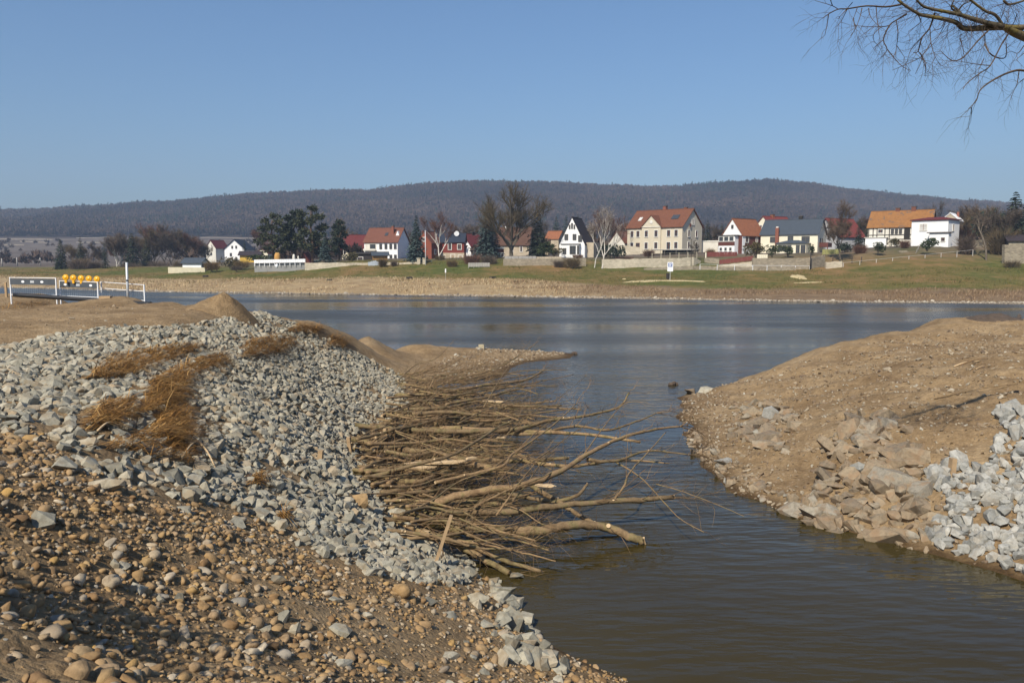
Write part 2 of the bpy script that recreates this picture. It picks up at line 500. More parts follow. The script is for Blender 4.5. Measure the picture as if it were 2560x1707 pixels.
# ------------------------------------------------------------------ river
def water_material():
    t = NT('river_water')
    p = t.pos()
    # wind ripples: short crests running across the inlet
    d = t.n('ShaderNodeMapping'); d.inputs['Rotation'].default_value = (0, 0, rad(-24)); d.inputs['Scale'].default_value = (0.9, 3.1, 1.0)
    t.l(p, d.inputs['Vector'])
    r1 = t.noise(d.outputs[0], 1.45, 2, .5)
    d2 = t.n('ShaderNodeMapping'); d2.inputs['Rotation'].default_value = (0, 0, rad(12)); d2.inputs['Scale'].default_value = (0.45, 1.6, 1.0)
    t.l(p, d2.inputs['Vector'])
    r2 = t.noise(d2.outputs[0], 0.55, 3, .55)
    calm = t.noise(t.scale(p, (0.02, 0.09, 1)), 1.0, 3, .5)
    k = t.maprange(calm, 0.40, 0.60, 0.30, 1.35)
    h = t.math('ADD', t.math('MULTIPLY', r1, 0.55), t.math('MULTIPLY', r2, 0.9))
    b = t.bump(h, 0.22, 1.0)
    sy = t.n('ShaderNodeSeparateXYZ'); t.l(p, sy.inputs[0])
    far = t.maprange(sy.outputs[1], 12.0, 55.0, 0.075, 0.13)
    t.l(t.math('MULTIPLY', t.maprange(sy.outputs[1], 14.0, 60.0, 0.05, 0.25), t.maprange(calm, 0.40, 0.60, 0.42, 1.25)), t.b.inputs['Roughness'])
    t.l(t.math('MULTIPLY', k, far), b.inputs['Strength'])
    t.b.inputs['IOR'].default_value = 1.333
    n = t.noise(p, 0.16, 3, .5)
    c = t.ramp(n, [(0.3, (0.034, 0.025, 0.007)), (0.7, (0.047, 0.036, 0.012))])
    return t.done(c, 0.04, 0.36)
WATER = water_material()
me = mesh_np('river_water', [(-900, -20, 0), (700, -20, 0), (700, 260, 0), (-900, 260, 0)], [(0, 1, 2, 3)], WATER)
o = link('river_water', me)
tag(o, 'calm blue brown river and inlet', kind='structure')

# ------------------------------------------------------------------ stones
def in_poly(px, py, poly):
    px, py = np.asarray(px), np.asarray(py)
    c = np.zeros(px.shape, bool)
    n = len(poly)
    for i in range(n):
        x0, y0 = poly[i]; x1, y1 = poly[(i + 1) % n]
        if y0 == y1: continue
        k = ((y0 > py) != (y1 > py)) & (px < (x1 - x0) * (py - y0) / (y1 - y0) + x0)
        c ^= k
    return c
def full(poly): return [(x * K, y * K) for x, y in poly]

def rock_proto(seed, n=11, flat=1.0):
    r = random.Random(seed)
    bm = bmesh.new()
    for i in range(n):
        v = Vector((r.gauss(0, 1), r.gauss(0, 1), r.gauss(0, 1))).normalized()
        v *= r.uniform(0.82, 1.08)
        bm.verts.new((v.x, v.y * r.uniform(.75, 1), v.z * flat))
    res = bmesh.ops.convex_hull(bm, input=bm.verts[:])
    bmesh.ops.delete(bm, geom=[g for g in res['geom_interior'] if isinstance(g, bmesh.types.BMVert)], context='VERTS')
    loose = [v for v in bm.verts if not v.link_faces]
    bmesh.ops.delete(bm, geom=loose, context='VERTS')
    bmesh.ops.triangulate(bm, faces=bm.faces[:])
    bmesh.ops.recalc_face_normals(bm, faces=bm.faces[:])
    bm.verts.index_update()
    V = np.array([v.co[:] for v in bm.verts]); Fc = np.array([[v.index for v in f.verts] for f in bm.faces])
    bm.free()
    V = V / np.abs(V).max(0)
    return V, Fc
def cobble_proto(seed):
    r = random.Random(seed)
    bm = bmesh.new()
    bmesh.ops.create_icosphere(bm, subdivisions=2, radius=1.0)
    ph = [Vector((r.gauss(0, 1), r.gauss(0, 1), r.gauss(0, 1))).normalized() for _ in range(5)]
    am = [r.uniform(-.22, .18) for _ in range(5)]
    cut = [Vector((r.gauss(0, 1), r.gauss(0, 1), r.gauss(0, 1))).normalized() for _ in range(5)]
    cd_ = [r.uniform(.45, .85) for _ in range(5)]
    for v in bm.verts:
        d = v.co.normalized()
        k = 1 + sum(a * max(0, d.dot(q)) ** 2 for a, q in zip(am, ph))
        q_ = d * k
        for pn, pd in zip(cut, cd_):
            e_ = q_.dot(pn) - pd
            if e_ > 0: q_ = q_ - pn * e_ * .85
        v.co = q_
    bm.verts.index_update()
    V = np.array([v.co[:] for v in bm.verts]); Fc = np.array([[v.index for v in f.verts] for f in bm.faces])
    bm.free()
    return V, Fc
ROCKS = [rock_proto(100 + i, 15 + i % 5, 0.9) for i in range(14)]
SLABS = [rock_proto(300 + i, 12 + i % 4, 0.9) for i in range(10)]
COBBLES = [cobble_proto(500 + i) for i in range(12)]
RUBBLE = [rock_proto(700 + i, 22, 0.85) for i in range(8)]

def stone_materials(name, stops, moss=None, bumpk=0.6, fscale=14.0):
    out = []
    for kind in ('piece', 'mass'):
        t = NT(name + '_' + kind)
        if kind == 'piece': rnd = t.n('ShaderNodeObjectInfo').outputs['Random']
        else: rnd = t.n('ShaderNodeNewGeometry').outputs['Random Per Island']
        p = t.pos()
        c = t.ramp(rnd, stops)
        n1 = t.noise(p, fscale, 5, .65)
        c = t.mix(0.8, c, t.ramp(n1, [(0.30, (0.56, 0.54, 0.51)), (0.5, (1.0, 1.0, 1.0)), (0.70, (1.28, 1.26, 1.22))]), 'MULTIPLY')
        if moss:
            n2 = t.noise(p, 5.0, 3, .6)
            c = t.mix(t.maprange(n2, 0.48, 0.66, 0.0, moss[1]), c, moss[0])
        t.bump(t.noise(p, fscale * 2.2, 5, .7), bumpk, 0.012)
        out.append(t.done(c, 0.88, 0.25))
    return out
GREY = stone_materials('grey_riprap', [(0.0, (0.155, 0.147, 0.116)), (0.2, (0.238, 0.226, 0.178)), (0.6, (0.304, 0.287, 0.226)), (0.85, (0.363, 0.336, 0.261)), (1.0, (0.300, 0.230, 0.145))], ((0.255, 0.187, 0.108), 0.55))
GREYR = stone_materials('fresh_grey_riprap', [(0.0, (0.198, 0.199, 0.181)), (0.5, (0.287, 0.285, 0.257)), (1.0, (0.368, 0.359, 0.320))], ((0.296, 0.243, 0.171), 0.4))
BROWN = stone_materials('brown_cobble', [(0.0, (0.177, 0.105, 0.049)), (0.2, (0.256, 0.161, 0.072)), (0.45, (0.337, 0.223, 0.108)), (0.62, (0.289, 0.204, 0.119)), (0.75, (0.354, 0.220, 0.075)), (0.86, (0.241, 0.223, 0.187)), (0.95, (0.402, 0.314, 0.201)), (1.0, (0.467, 0.399, 0.294))], ((0.241, 0.161, 0.090), 0.5))
SLABM = stone_materials('dusty_slab', [(0.0, (0.172, 0.139, 0.098)), (0.4, (0.232, 0.177, 0.114)), (0.75, (0.256, 0.207, 0.140)), (1.0, (0.248, 0.226, 0.180))], ((0.248, 0.165, 0.095), 0.75))
CHIP = stone_materials('gravel_chip', [(0.0, (0.128, 0.091, 0.061)), (0.3, (0.210, 0.152, 0.094)), (0.6, (0.262, 0.201, 0.130)), (0.9, (0.315, 0.266, 0.191)), (1.0, (0.375, 0.350, 0.288))], None)

def rand_quats(rng, n, tilt):
    """random heading about z, then a tilt away from flat"""
    q = np.zeros((n, 3, 3))
    a = rng.uniform(0, 2 * np.pi, n); b = rng.normal(0, tilt, n); c = rng.normal(0, tilt, n)
    ca, sa, cb, sb, cc, ss = np.cos(a), np.sin(a), np.cos(b), np.sin(b), np.cos(c), np.sin(c)
    Rz = np.zeros((n, 3, 3)); Rz[:, 0, 0] = ca; Rz[:, 0, 1] = -sa; Rz[:, 1, 0] = sa; Rz[:, 1, 1] = ca; Rz[:, 2, 2] = 1
    Rx = np.zeros((n, 3, 3)); Rx[:, 0, 0] = 1; Rx[:, 1, 1] = cb; Rx[:, 1, 2] = -sb; Rx[:, 2, 1] = sb; Rx[:, 2, 2] = cb
    Ry = np.zeros((n, 3, 3)); Ry[:, 1, 1] = 1; Ry[:, 0, 0] = cc; Ry[:, 0, 2] = ss; Ry[:, 2, 0] = -ss; Ry[:, 2, 2] = cc
    return Rx @ Ry @ Rz

def joined(name, protos, P, S, R, which, mat, smooth):
    Vs, Fs, n = [], [], 0
    for i, (V, Fc) in enumerate(protos):
        k = np.where(which == i)[0]
        if not len(k): continue
        X = np.einsum('nij,nvj->nvi', R[k], V[None] * S[k][:, None, :]) + P[k][:, None, :]
        Vs.append(X.reshape(-1, 3))
        Fs.append((Fc[None] + (n + np.arange(len(k)) * len(V))[:, None, None]).reshape(-1, 3))
        n += len(k) * len(V)
    return link(name, mesh_np(name, np.concatenate(Vs), np.concatenate(Fs), mat, smooth))

def scatter(seed, dens_fn, bounds, n_try):
    rng = np.random.default_rng(seed)
    x = rng.uniform(bounds[0], bounds[1], n_try); y = rng.uniform(bounds[2], bounds[3], n_try)
    z = near_z(x, y)
    px, py, f = project(np.stack([x, y, z], -1))
    k = rng.uniform(0, 1, n_try) < dens_fn(px, py, x, y, z)
    return rng, np.stack([x, y, z], -1)[k], px[k], py[k], f[k]

def near_what(spots, x, y):
    return min(spots, key=lambda s: (s[0] * K - x) ** 2 + (s[1] * K - y) ** 2)[2]
def stones(name, mass_name, protos, mats, rng, P, f, px, py, size, shape, tilt, sink, label, group, cat, mass_label, n_ind=300, smooth=False, spots=()):
    n = len(P)
    S = size[:, None] * shape
    R = rand_quats(rng, n, tilt)
    P = P.copy(); P[:, 2] += S[:, 2] * sink
    which = rng.integers(0, len(protos), n)
    vis = (px > 8) & (px < 2552) & (py < 1700)
    app = size / f * vis
    order = np.argsort(-app)
    ind, rest = order[:n_ind], order[n_ind:]
    big_cut = app[ind[len(ind) // 3]] if len(ind) else 0
    meshes = [mesh_np(name, V, Fc, mats[0], smooth) for V, Fc in protos]
    for i in ind:
        o = link(name, meshes[which[i]])
        M = Matrix([list(r) for r in R[i]]).to_4x4()
        o.rotation_mode = 'QUATERNION'
        o.rotation_quaternion = M.to_quaternion()
        o.location = P[i]; o.scale = S[i]
        L3 = sorted(S[i] / S[i].max())
        form = 'long' if L3[1] < .62 else ('flat' if L3[0] < .45 else ('chunky' if L3[0] > .6 else 'wedge shaped'))
        sz = 'large' if app[i] > big_cut else 'smaller'
        if spots:
            s0 = min(spots, key=lambda s: (s[0] * K - px[i]) ** 2 + (s[1] * K - py[i]) ** 2)
            dx_, dy_ = px[i] - s0[0] * K, py[i] - s0[1] * K
            sz += (' left' if dx_ < 0 else ' right') + ' hand' if abs(dx_) > abs(dy_) else (' upper' if dy_ < 0 else ' lower')
        tag(o, f'{sz} {form} {label} {near_what(spots, px[i], py[i])}' if spots else label, cat, group)
    if not len(rest): return n
    o = joined(mass_name, protos, P[rest], S[rest], R[rest], which[rest], mats[1], smooth)
    tag(o, mass_label, kind='stuff')
    return n

LEFT_GREY = full([(-60,815),(0,800),(100,775),(250,752),(420,748),(560,724),(600,717),(680,745),(740,775),(800,802),(900,850),(935,872),(925,905),(945,935),(975,950),(900,965),(810,1000),(835,1050),(850,1110),(895,1150),(935,1195),(1000,1240),(1075,1290),(1110,1322),(1060,1342),(960,1340),(850,1318),(750,1280),(660,1240),(615,1195),(520,1165),(400,1150),(300,1125),(200,1085),(120,1020),(60,990),(-60,980)])
EARTH_LEFT = full([(-150,1000),(60,990),(130,1035),(200,1095),(300,1140),(400,1170),(520,1180),(620,1215),(660,1255),(750,1300),(850,1335),(960,1350),(1060,1350),(1120,1335),(1160,1370),(1200,1410),(1220,1460),(1290,1520),(1360,1540),(1450,1568),(1480,1640),(-150,1640)])
TUFT_POLYS = [full(p) for p in (
  [(195,880),(260,820),(420,795),(470,800),(400,830),(300,870)],
  [(320,940),(350,880),(430,835),(520,815),(520,835),(440,870),(390,930),(330,960)],
  [(545,830),(560,790),(640,770),(680,790),(640,815)],
  [(650,765),(690,745),(745,755),(720,772)],
  [(745,800),(760,770),(800,785),(790,802)],
  [(205,985),(225,935),(310,920),(300,965),(230,995)],
  [(340,1005),(380,945),(430,945),(435,1010),(400,1040)],
  [(330,955),(340,915),(420,880),(420,930)])]
def d_leftgrey(px, py, x, y, z):
    d = np.maximum(in_poly(px, py, LEFT_GREY), .015 * in_poly(px, py, EARTH_LEFT) + .25 * (in_poly(px, py - 16 * K, LEFT_GREY) & in_poly(px, py, EARTH_LEFT))).astype(float)
    bare = fbm(x * .8, y * .8, 77)
    mixed = (px < 480 * K) & (py > 930 * K) & (py < 1170 * K)
    d *= np.where(mixed, 0.55, 1.0)
    d *= np.where(bare > 0.36, 0.30, 1.0)
    tp = (px > 540 * K) & (px < 830 * K) & (py > 745 * K) & (py < 805 * K)
    d *= np.where(tp, 0.55, 1.0)
    for t in TUFT_POLYS[:2] + TUFT_POLYS[5:7]:
        d *= np.where(in_poly(px, py, t), 0.35, 1.0)
    return d * 0.92
rng, P, px, py, f = scatter(11, d_leftgrey, (-26, 1, 6, 36), 110000)
n = len(P)
size = np.clip(rng.lognormal(math.log(0.062), 0.42, n), 0.025, 0.135) 
shape = np.stack([rng.uniform(.85, 1.45, n), rng.uniform(.7, 1.05, n), rng.uniform(.5, .85, n)], -1)
NG = stones('grey_stone', 'grey_stones', ROCKS, GREY, rng, P, f, px, py, size, shape, 0.45, 0.12,
       'grey rubble stone', 'grey rubble stones on the left bank', 'stone',
       'bed of angular grey rubble stones on the left bank', spots=[(60, 860, 'at the far left edge of the rubble'), (150, 790, 'on the rim below the sandy plateau'), (330, 760, 'along the rim left of the sand heap'), (600, 735, 'at the peak of the rubble'), (140, 960, 'left of the flattened tuft'), (330, 800, 'beside the long arched tuft'), (420, 890, 'beside the golden tuft'), (620, 800, 'below the crest tuft'), (800, 830, 'on the crest beside the sand ridge'), (880, 900, 'above the far end of the branches'), (560, 940, 'right of the golden tuft'), (700, 950, 'in the middle of the rubble'), (800, 1010, 'among the short sawn stakes'), (480, 1050, 'beside the orange tuft'), (640, 1060, 'below the middle of the rubble'), (780, 1100, 'by the yellow stick'), (300, 1100, 'near the long flat boulder'), (480, 1150, 'at the lower left rim of the rubble'), (640, 1190, 'by the reed stubble'), (780, 1190, 'left of the tan boulder'), (880, 1180, 'at the butt ends of the branches'), (760, 1270, 'on the lower rim above the sandy slope'), (880, 1290, 'in the lower tip of the rubble'), (1000, 1270, 'behind the leaning stake'), (1060, 1320, 'at the lowest end near the wet sand')])

def d_cob(px, py, x, y, z):
    d = np.maximum(in_poly(px, py, EARTH_LEFT), .45 * in_poly(px + 8 * K, py + 26 * K, EARTH_LEFT)).astype(float)
    d *= np.interp(px + 0.3 * (py - 1300), [0, 500, 900, 1300, 1600], [0.95, 0.85, 0.55, 0.42, 0.5])
    d *= np.where(fbm(x * 1.1, y * 1.1, 55) > 0.3, 0.35, 1)
    sand = in_poly(px, py, full([(-100, 1400), (0, 1410), (150, 1500), (230, 1580), (-100, 1600)]))
    return d * np.where(sand, 0.12, 1.0)
rng, P, px, py, f = scatter(12, d_cob, (-9, 2.5, 1.5, 16), 70000)
n = len(P)
size = np.clip(rng.lognormal(math.log(0.0185), 0.55, n), 0.008, 0.066)
shape = np.stack([rng.uniform(1.0, 1.65, n), rng.uniform(.8, 1.1, n), rng.uniform(.5, .85, n)], -1)
stones('cobble', 'cobbles', COBBLES[:5] + RUBBLE, BROWN, rng, P, f, px, py, size, shape, 0.4, 0.10,
       'brown cobble', 'brown cobbles on the near slope', 'stone',
       'bed of small rounded brown pebbles on the near slope', smooth=True, spots=[(40, 1040, 'under the long flat boulder'), (60, 1150, 'at the left edge below the boulders'), (200, 1180, 'below the jagged grey boulder'), (350, 1200, 'below the lower left rim of the rubble'), (520, 1210, 'under the rubble rim'), (60, 1290, 'at the edge of the shaded hollow'), (250, 1300, 'beside the large smooth cobble'), (400, 1300, 'right of the large smooth cobble'), (560, 1310, 'in the middle of the cobble slope'), (700, 1320, 'below the rubble tip'), (60, 1480, 'on the bare sandy ledge'), (200, 1430, 'inside the shaded hollow'), (340, 1430, 'on the slope right of the hollow'), (480, 1450, 'in the dense lower cobbles'), (640, 1430, 'left of the wide grey stone'), (800, 1480, 'below the wide grey stone'), (950, 1440, 'below the upright brown boulder'), (1080, 1480, 'near the shore rocks'), (250, 1550, 'at the bottom of the hollow'), (450, 1550, 'at the bottom edge left of centre'), (700, 1550, 'at the bottom edge of the slope'), (950, 1550, 'at the bottom edge near the shore'), (1250, 1560, 'in the last strip of shore')])
rng, P, px, py, f = scatter(13, lambda px, py, x, y, z: in_poly(px, py, EARTH_LEFT) * 0.8, (-9, 2.5, 1.5, 16), 18000)
n = len(P)
size = np.clip(rng.lognormal(math.log(0.011), 0.4, n), 0.005, 0.03)
shape = np.stack([rng.uniform(.9, 1.5, n), rng.uniform(.7, 1.1, n), rng.uniform(.5, .9, n)], -1)
o = joined('gravel', ROCKS, P, size[:, None] * shape, rand_quats(rng, n, .5), rng.integers(0, len(ROCKS), n), CHIP[1], False)
tag(o, 'fine gravel between the cobbles', kind='stuff')

# right bank: fresh grey riprap, dusty slabs, gravel chips
RIGHT_GREY = full([(2120,1075),(2205,1050),(2225,1085),(2280,1040),(2300,1000),(2285,945),(2352,930),(2640,900),(2680,1440),(2352,1318),(2250,1288),(2150,1262),(2125,1235),(2175,1180),(2160,1120)])
def d_rg(px, py, x, y, z):
    d = in_poly(px, py, RIGHT_GREY).astype(float) * 0.95
    gap = in_poly(px, py, full([(2215,1085),(2290,1060),(2310,1000),(2260,960),(2352,1010),(2330,1050),(2260,1075)]))
    return d * np.where(gap, 0.25, 1)
rng, P, px, py, f = scatter(14, d_rg, (6, 19, 9, 24), 12500)
n = len(P)
size = np.clip(rng.lognormal(math.log(0.105), 0.30, n), 0.05, 0.23)
shape = np.stack([rng.uniform(.85, 1.4, n), rng.uniform(.75, 1.05, n), rng.uniform(.55, .9, n)], -1)
stones('rubble_stone', 'rubble_stones', ROCKS, GREYR, rng, P, f, px, py, size, shape, 0.6, 0.45,
       'clean grey stone', 'clean grey stones on the right bank', 'stone',
       'pile of smaller clean grey stones on the right bank', n_ind=300, spots=[(2320, 950, 'in the upper tongue of the pile'), (2330, 1040, 'at the right edge high in the pile'), (2150, 1080, 'beside the round stake'), (2250, 1090, 'right of the round stake'), (2180, 1140, 'next to the brown slabs'), (2320, 1130, 'in the middle right of the pile'), (2180, 1210, 'left below the largest brown boulder'), (2260, 1200, 'in the middle of the pile'), (2330, 1220, 'at the right edge low in the pile'), (2160, 1250, 'at the left waterline corner'), (2250, 1275, 'along the waterline of the pile'), (2340, 1300, 'at the last waterline corner')])
SLAB_ZONE = full([(1825,1180),(1900,1222),(2050,1250),(2130,1240),(2180,1180),(2130,1060),(2080,965),(1960,950),(1880,1000),(1905,1085),(1850,1150)])
SLAB_ZONE2 = full([(1670,1010),(1690,930),(1790,920),(1850,980),(1800,1040)])
def d_sl(px, py, x, y, z):
    d = in_poly(px, py, SLAB_ZONE) * 0.50
    d = d * np.interp(py, [950 * K, 1080 * K, 1150 * K, 1230 * K], [0.25, 0.55, .8, 1])
    return np.maximum(d, in_poly(px, py, SLAB_ZONE2) * 0.10)
rng, P, px, py, f = scatter(15, d_sl, (3, 12, 12, 30), 16000)
n = len(P)
size = np.clip(rng.lognormal(math.log(0.135), 0.48, n), 0.05, 0.40)
shape = np.stack([rng.uniform(.9, 1.4, n), rng.uniform(.7, 1.0, n), rng.uniform(.35, .7, n)], -1)
stones('slab_stone', 'small_slab_stones', SLABS, SLABM, rng, P, f, px, py, size, shape, 0.5, 0.15,
       'dusty slab', 'dusty slab stones in the right bank', 'stone',
       'smaller dust covered stones in the right bank', n_ind=300, spots=[(1740, 960, 'near the upright grey slab'), (1800, 1020, 'beside the dark cavity'), (1690, 1000, 'near the tip of the right bank'), (1920, 990, 'below the wide tilted slab'), (2040, 990, 'right of the wide tilted slab'), (1930, 1070, 'left of the clean pale block'), (2040, 1080, 'above the largest brown boulder'), (1880, 1130, 'in the lower left of the slabs'), (1980, 1150, 'in the middle of the slabs'), (2090, 1140, 'against the largest brown boulder'), (1860, 1190, 'at the first waterline stones'), (1960, 1220, 'on the waterline mid way'), (2060, 1240, 'on the waterline below the largest brown boulder'), (2140, 1200, 'next to the clean grey pile')])
SHORE = full([(1120,1335),(1150,1345),(1200,1390),(1225,1430),(1245,1490),(1310,1540),(1290,1560),(1180,1520),(1130,1460),(1150,1400)])
rng, P, px, py, f = scatter(21, lambda px, py, x, y, z: in_poly(px, py, SHORE) * .45, (-2, 3, 8, 17), 4200)
n = len(P)
size = np.clip(rng.lognormal(math.log(0.07), 0.5, n), 0.03, 0.17)
shape = np.stack([rng.uniform(.9, 1.4, n), rng.uniform(.7, 1.0, n), rng.uniform(.5, .9, n)], -1)
stones('shore_rock', 'small_shore_rocks', ROCKS, GREY, rng, P, f, px, py, size, shape, 0.5, 0.3,
       'shore rock', 'rocks along the near shore edge', 'stone', 'small rocks along the near shore edge', n_ind=60, spots=[(1140, 1350, 'nearest the wet hollow'), (1190, 1390, 'above the tall shore boulder'), (1160, 1430, 'inland of the fissured boulder'), (1220, 1450, 'touching the water by the tall boulder'), (1180, 1490, 'by the dry stems'), (1250, 1520, 'low on the shore edge'), (1290, 1550, 'at the last strip of shore')])
BELT = full([(1575,1010),(1600,1050),(1690,1128),(1835,1184),(1850,1160),(1740,1095),(1650,1035),(1600,990)])
rng, P, px, py, f = scatter(22, lambda px, py, x, y, z: in_poly(px, py, BELT) * .30, (3, 9, 13, 28), 6500)
n = len(P)
size = np.clip(rng.lognormal(math.log(0.075), 0.5, n), 0.03, 0.20)
shape = np.stack([rng.uniform(.9, 1.4, n), rng.uniform(.7, 1.0, n), rng.uniform(.4, .8, n)], -1)
stones('belt_stone', 'small_belt_stones', ROCKS, SLABM, rng, P, f, px, py, size, shape, 0.5, 0.1,
       'brown shore stone', 'brown stones along the right waterline', 'stone', 'small brown stones along the right waterline', n_ind=50, spots=[(1590, 1020, 'near the branch tips'), (1650, 1080, 'by the pale flat stone'), (1720, 1120, 'on the low earth point'), (1810, 1165, 'just before the dusty slabs')])
RIGHT_EARTH = full([(1565,915),(1640,890),(1900,810),(2100,770),(2250,748),(2400,735),(2440,900),(2440,1250),(2250,1300),(1900,1225),(1690,1135),(1570,1010),(1555,960)])
def d_chip(px, py, x, y, z): return in_poly(px, py, RIGHT_EARTH) * np.where(z < .35, 1.0, 0.65) * np.where(fbm(x * .9, y * .9, 5) > .25, .5, 1)
rng, P, px, py, f = scatter(16, d_chip, (3, 24, 12, 37), 26000)
n = len(P)
size = np.clip(rng.lognormal(math.log(0.030), 0.42, n), 0.012, 0.10)
shape = np.stack([rng.uniform(1.0, 1.9, n), rng.uniform(.6, 1.0, n), rng.uniform(.35, .8, n)], -1)
o = joined('gravel', ROCKS, P + np.array([0, 0, .008]), size[:, None] * shape, rand_quats(rng, n, .5), rng.integers(0, len(ROCKS), n), CHIP[1], False)
tag(o, 'loose gravel chips and clods on the right bank', kind='stuff')
SPIT = full([(960,845),(1100,795),(1300,800),(1296,814),(1200,830),(1100,862),(960,905),(930,880)])
rng, P, px, py, f = scatter(17, lambda px, py, x, y, z: in_poly(px, py, SPIT) * .9 * (px > 1000 * K), (-8, 4, 26, 48), 9000)
n = len(P)
size = np.clip(rng.lognormal(math.log(0.045), 0.45, n), 0.02, 0.16)
shape = np.stack([rng.uniform(1.0, 1.5, n), rng.uniform(.7, 1.0, n), rng.uniform(.4, .8, n)], -1)
o = joined('gravel', ROCKS, P, size[:, None] * shape, rand_quats(rng, n, .4), rng.integers(0, len(ROCKS), n), CHIP[1], False)
tag(o, 'coarse gravel on the low sand spit behind the branches', kind='stuff')
# gravel specks and clods on the plateau
PLAT = full([(-60,800),(0,795),(250,748),(420,742),(560,720),(420,700),(0,690),(-60,690)])
rng, P, px, py, f = scatter(18, lambda px, py, x, y, z: in_poly(px, py, PLAT) * .5, (-32, -6, 14, 42), 5000)
n = len(P)
size = np.clip(rng.lognormal(math.log(0.022), 0.5, n), 0.01, 0.10)
shape = np.stack([rng.uniform(1.0, 1.5, n), rng.uniform(.7, 1.0, n), rng.uniform(.4, .8, n)], -1)
o = joined('gravel', ROCKS, P, size[:, None] * shape, rand_quats(rng, n, .4), rng.integers(0, len(ROCKS), n), CHIP[1], False)
tag(o, 'scattered clods and gravel on the flat sandy ground by the barrier', kind='stuff')


def ground_hit(px, py, t0=2.0, t1=85.0):
    """where the picture ray first meets the near ground"""
    px, py = np.atleast_1d(np.asarray(px, float)), np.atleast_1d(np.asarray(py, float))
    r = ray(px, py); ts = np.geomspace(t0, t1, 420)
    P = EYE + r[:, None, :] * ts[None, :, None]
    g = P[..., 2] - np.maximum(near_z(P[..., 0], P[..., 1]), 0.0)
    hit = g < 0
    i = np.where(hit.any(1), hit.argmax(1), len(ts) - 1); i = np.maximum(i, 1)
    k = np.arange(len(px)); g0, g1 = g[k, i - 1], g[k, i]
    f = np.clip(g0 / np.where(np.abs(g0 - g1) < 1e-9, 1, g0 - g1), 0, 1)
    t = ts[i - 1] + (ts[i] - ts[i - 1]) * f
    return EYE + r * t[:, None]
# single stones that stand out
def lone(name, fx, fy, w_px, mats, label, flat=.5, protos=SLABS, seed=0, head=0.0, dz=0.0, cat='stone', elong=1.0, smooth=False):
    px, py = fx * K, fy * K
    p = ground_hit(px, py)[0]
    wd = w_px * K * project(p)[2] / FPX / 2
    o = link(name, mesh_np(name, *protos[seed % len(protos)], mats[0], smooth))
    o.location = (p[0], p[1], p[2] + wd * flat * .35 + dz); o.scale = (wd, wd * .72 / elong, wd * flat)
    o.rotation_euler = (random.Random(seed).uniform(-.2, .2), random.Random(seed + 5).uniform(-.2, .2), head)
    return tag(o, label, cat)
lone('boulder', 140, 1070, 92, GREY, 'long flat grey boulder at the top of the brown cobbles', .38, seed=1, head=-.3)
lone('boulder', 265, 1085, 70, GREY, 'grey blocky boulder right of the long flat boulder', .5, seed=2, head=-.4)
lone('boulder', 240, 1120, 100, GREY, 'low jagged grey boulder below the two largest grey boulders', .35, seed=3, head=-.2)
lone('boulder', 256, 1345, 58, BROWN, 'large smooth brown cobble beside the shaded hollow', .8, protos=COBBLES, seed=4, smooth=True)
lone('boulder', 150, 1345, 36, BROWN, 'brown cobble half in the shadow', .7, protos=COBBLES, seed=5, smooth=True)
lone('boulder', 925, 1370, 50, BROWN, 'upright brown boulder below the grey rubble tip', .95, protos=COBBLES, seed=6, smooth=True)
lone('boulder', 985, 1385, 55, GREY, 'grey stone lying in the shade of the upright brown boulder', .45, seed=7)
lone('boulder', 1085, 1378, 82, GREY, 'pale grey cracked boulder near the wet hollow', .42, seed=8)
lone('boulder', 840, 1415, 42, GREY, 'pale flat stone below the upright brown boulder', .4, seed=9, head=-.3)
lone('boulder', 780, 1452, 60, GREY, 'wide grey stone lowest in the middle of the sandy slope', .45, seed=10)
lone('boulder', 1110, 1435, 55, GREY, 'sunken grey slab between sand and shore stones', .25, seed=11, head=-.5)
lone('boulder', 822, 1162, 50, BROWN, 'tan boulder inside the grey rubble left of the lowest branches', .9, seed=12)
lone('boulder', 905, 1190, 56, GREY, 'big pale boulder at the butt end of the lowest branches', .7, seed=13)
for i, (fx, fy, wpx, lab) in enumerate([(1155,1370,70,'grey shore boulder nearest the wet hollow'),(1190,1395,46,'small upright grey boulder at the top of the shore edge'),(1175,1440,80,'pale fissured boulder in the middle of the shore edge'),(1205,1430,55,'tall grey boulder touching the water'),(1215,1480,60,'wedge shaped grey boulder on the waterline'),(1170,1490,55,'pale boulder with dry stems before it'),(1230,1525,70,'flat grey boulder low on the shore'),(1150,1520,50,'grey stone set in sand above the shore boulders'),(1280,1540,52,'lowest grey boulder of the shore edge')]):
    lone('boulder', fx, fy, wpx, GREY, lab, .8, protos=ROCKS, seed=20 + i, head=i * .7)
for i, (fx, fy, wpx, mt, fl, lab) in enumerate([(1768,958,42,GREYR,.9,'single upright grey slab high on the right slope'),(1805,1040,34,SLABM,.5,'slab with a dark cavity under it on the right slope'),(1660,1066,52,GREYR,.35,'pale flat stone beside the waterline of the right bank'),(1580,905,60,SLABM,.3,'low grey rock ledge at the tip of the right bank'),(1620,900,52,GREY,.3,'pale rock ledge behind the tip of the right bank'),(1715,985,40,GREY,.45,'grey angular slab left on the right slope'),(1740,1000,40,GREY,.45,'broken grey slab beside a dark crack on the right slope'),(2098,1175,86,SLABM,.75,'largest brown boulder beside the clean grey pile'),(1985,1010,70,SLABM,.4,'wide tilted brown slab high in the right bank'),(1975,1080,46,GREYR,.7,'clean pale block among the brown slabs'),(1187,1328,34,GREY,.5,'pale stone lying on wet sand at the waterline')]):
    lone('boulder', fx, fy, wpx, mt, lab, fl, seed=40 + i, head=.3 * i)
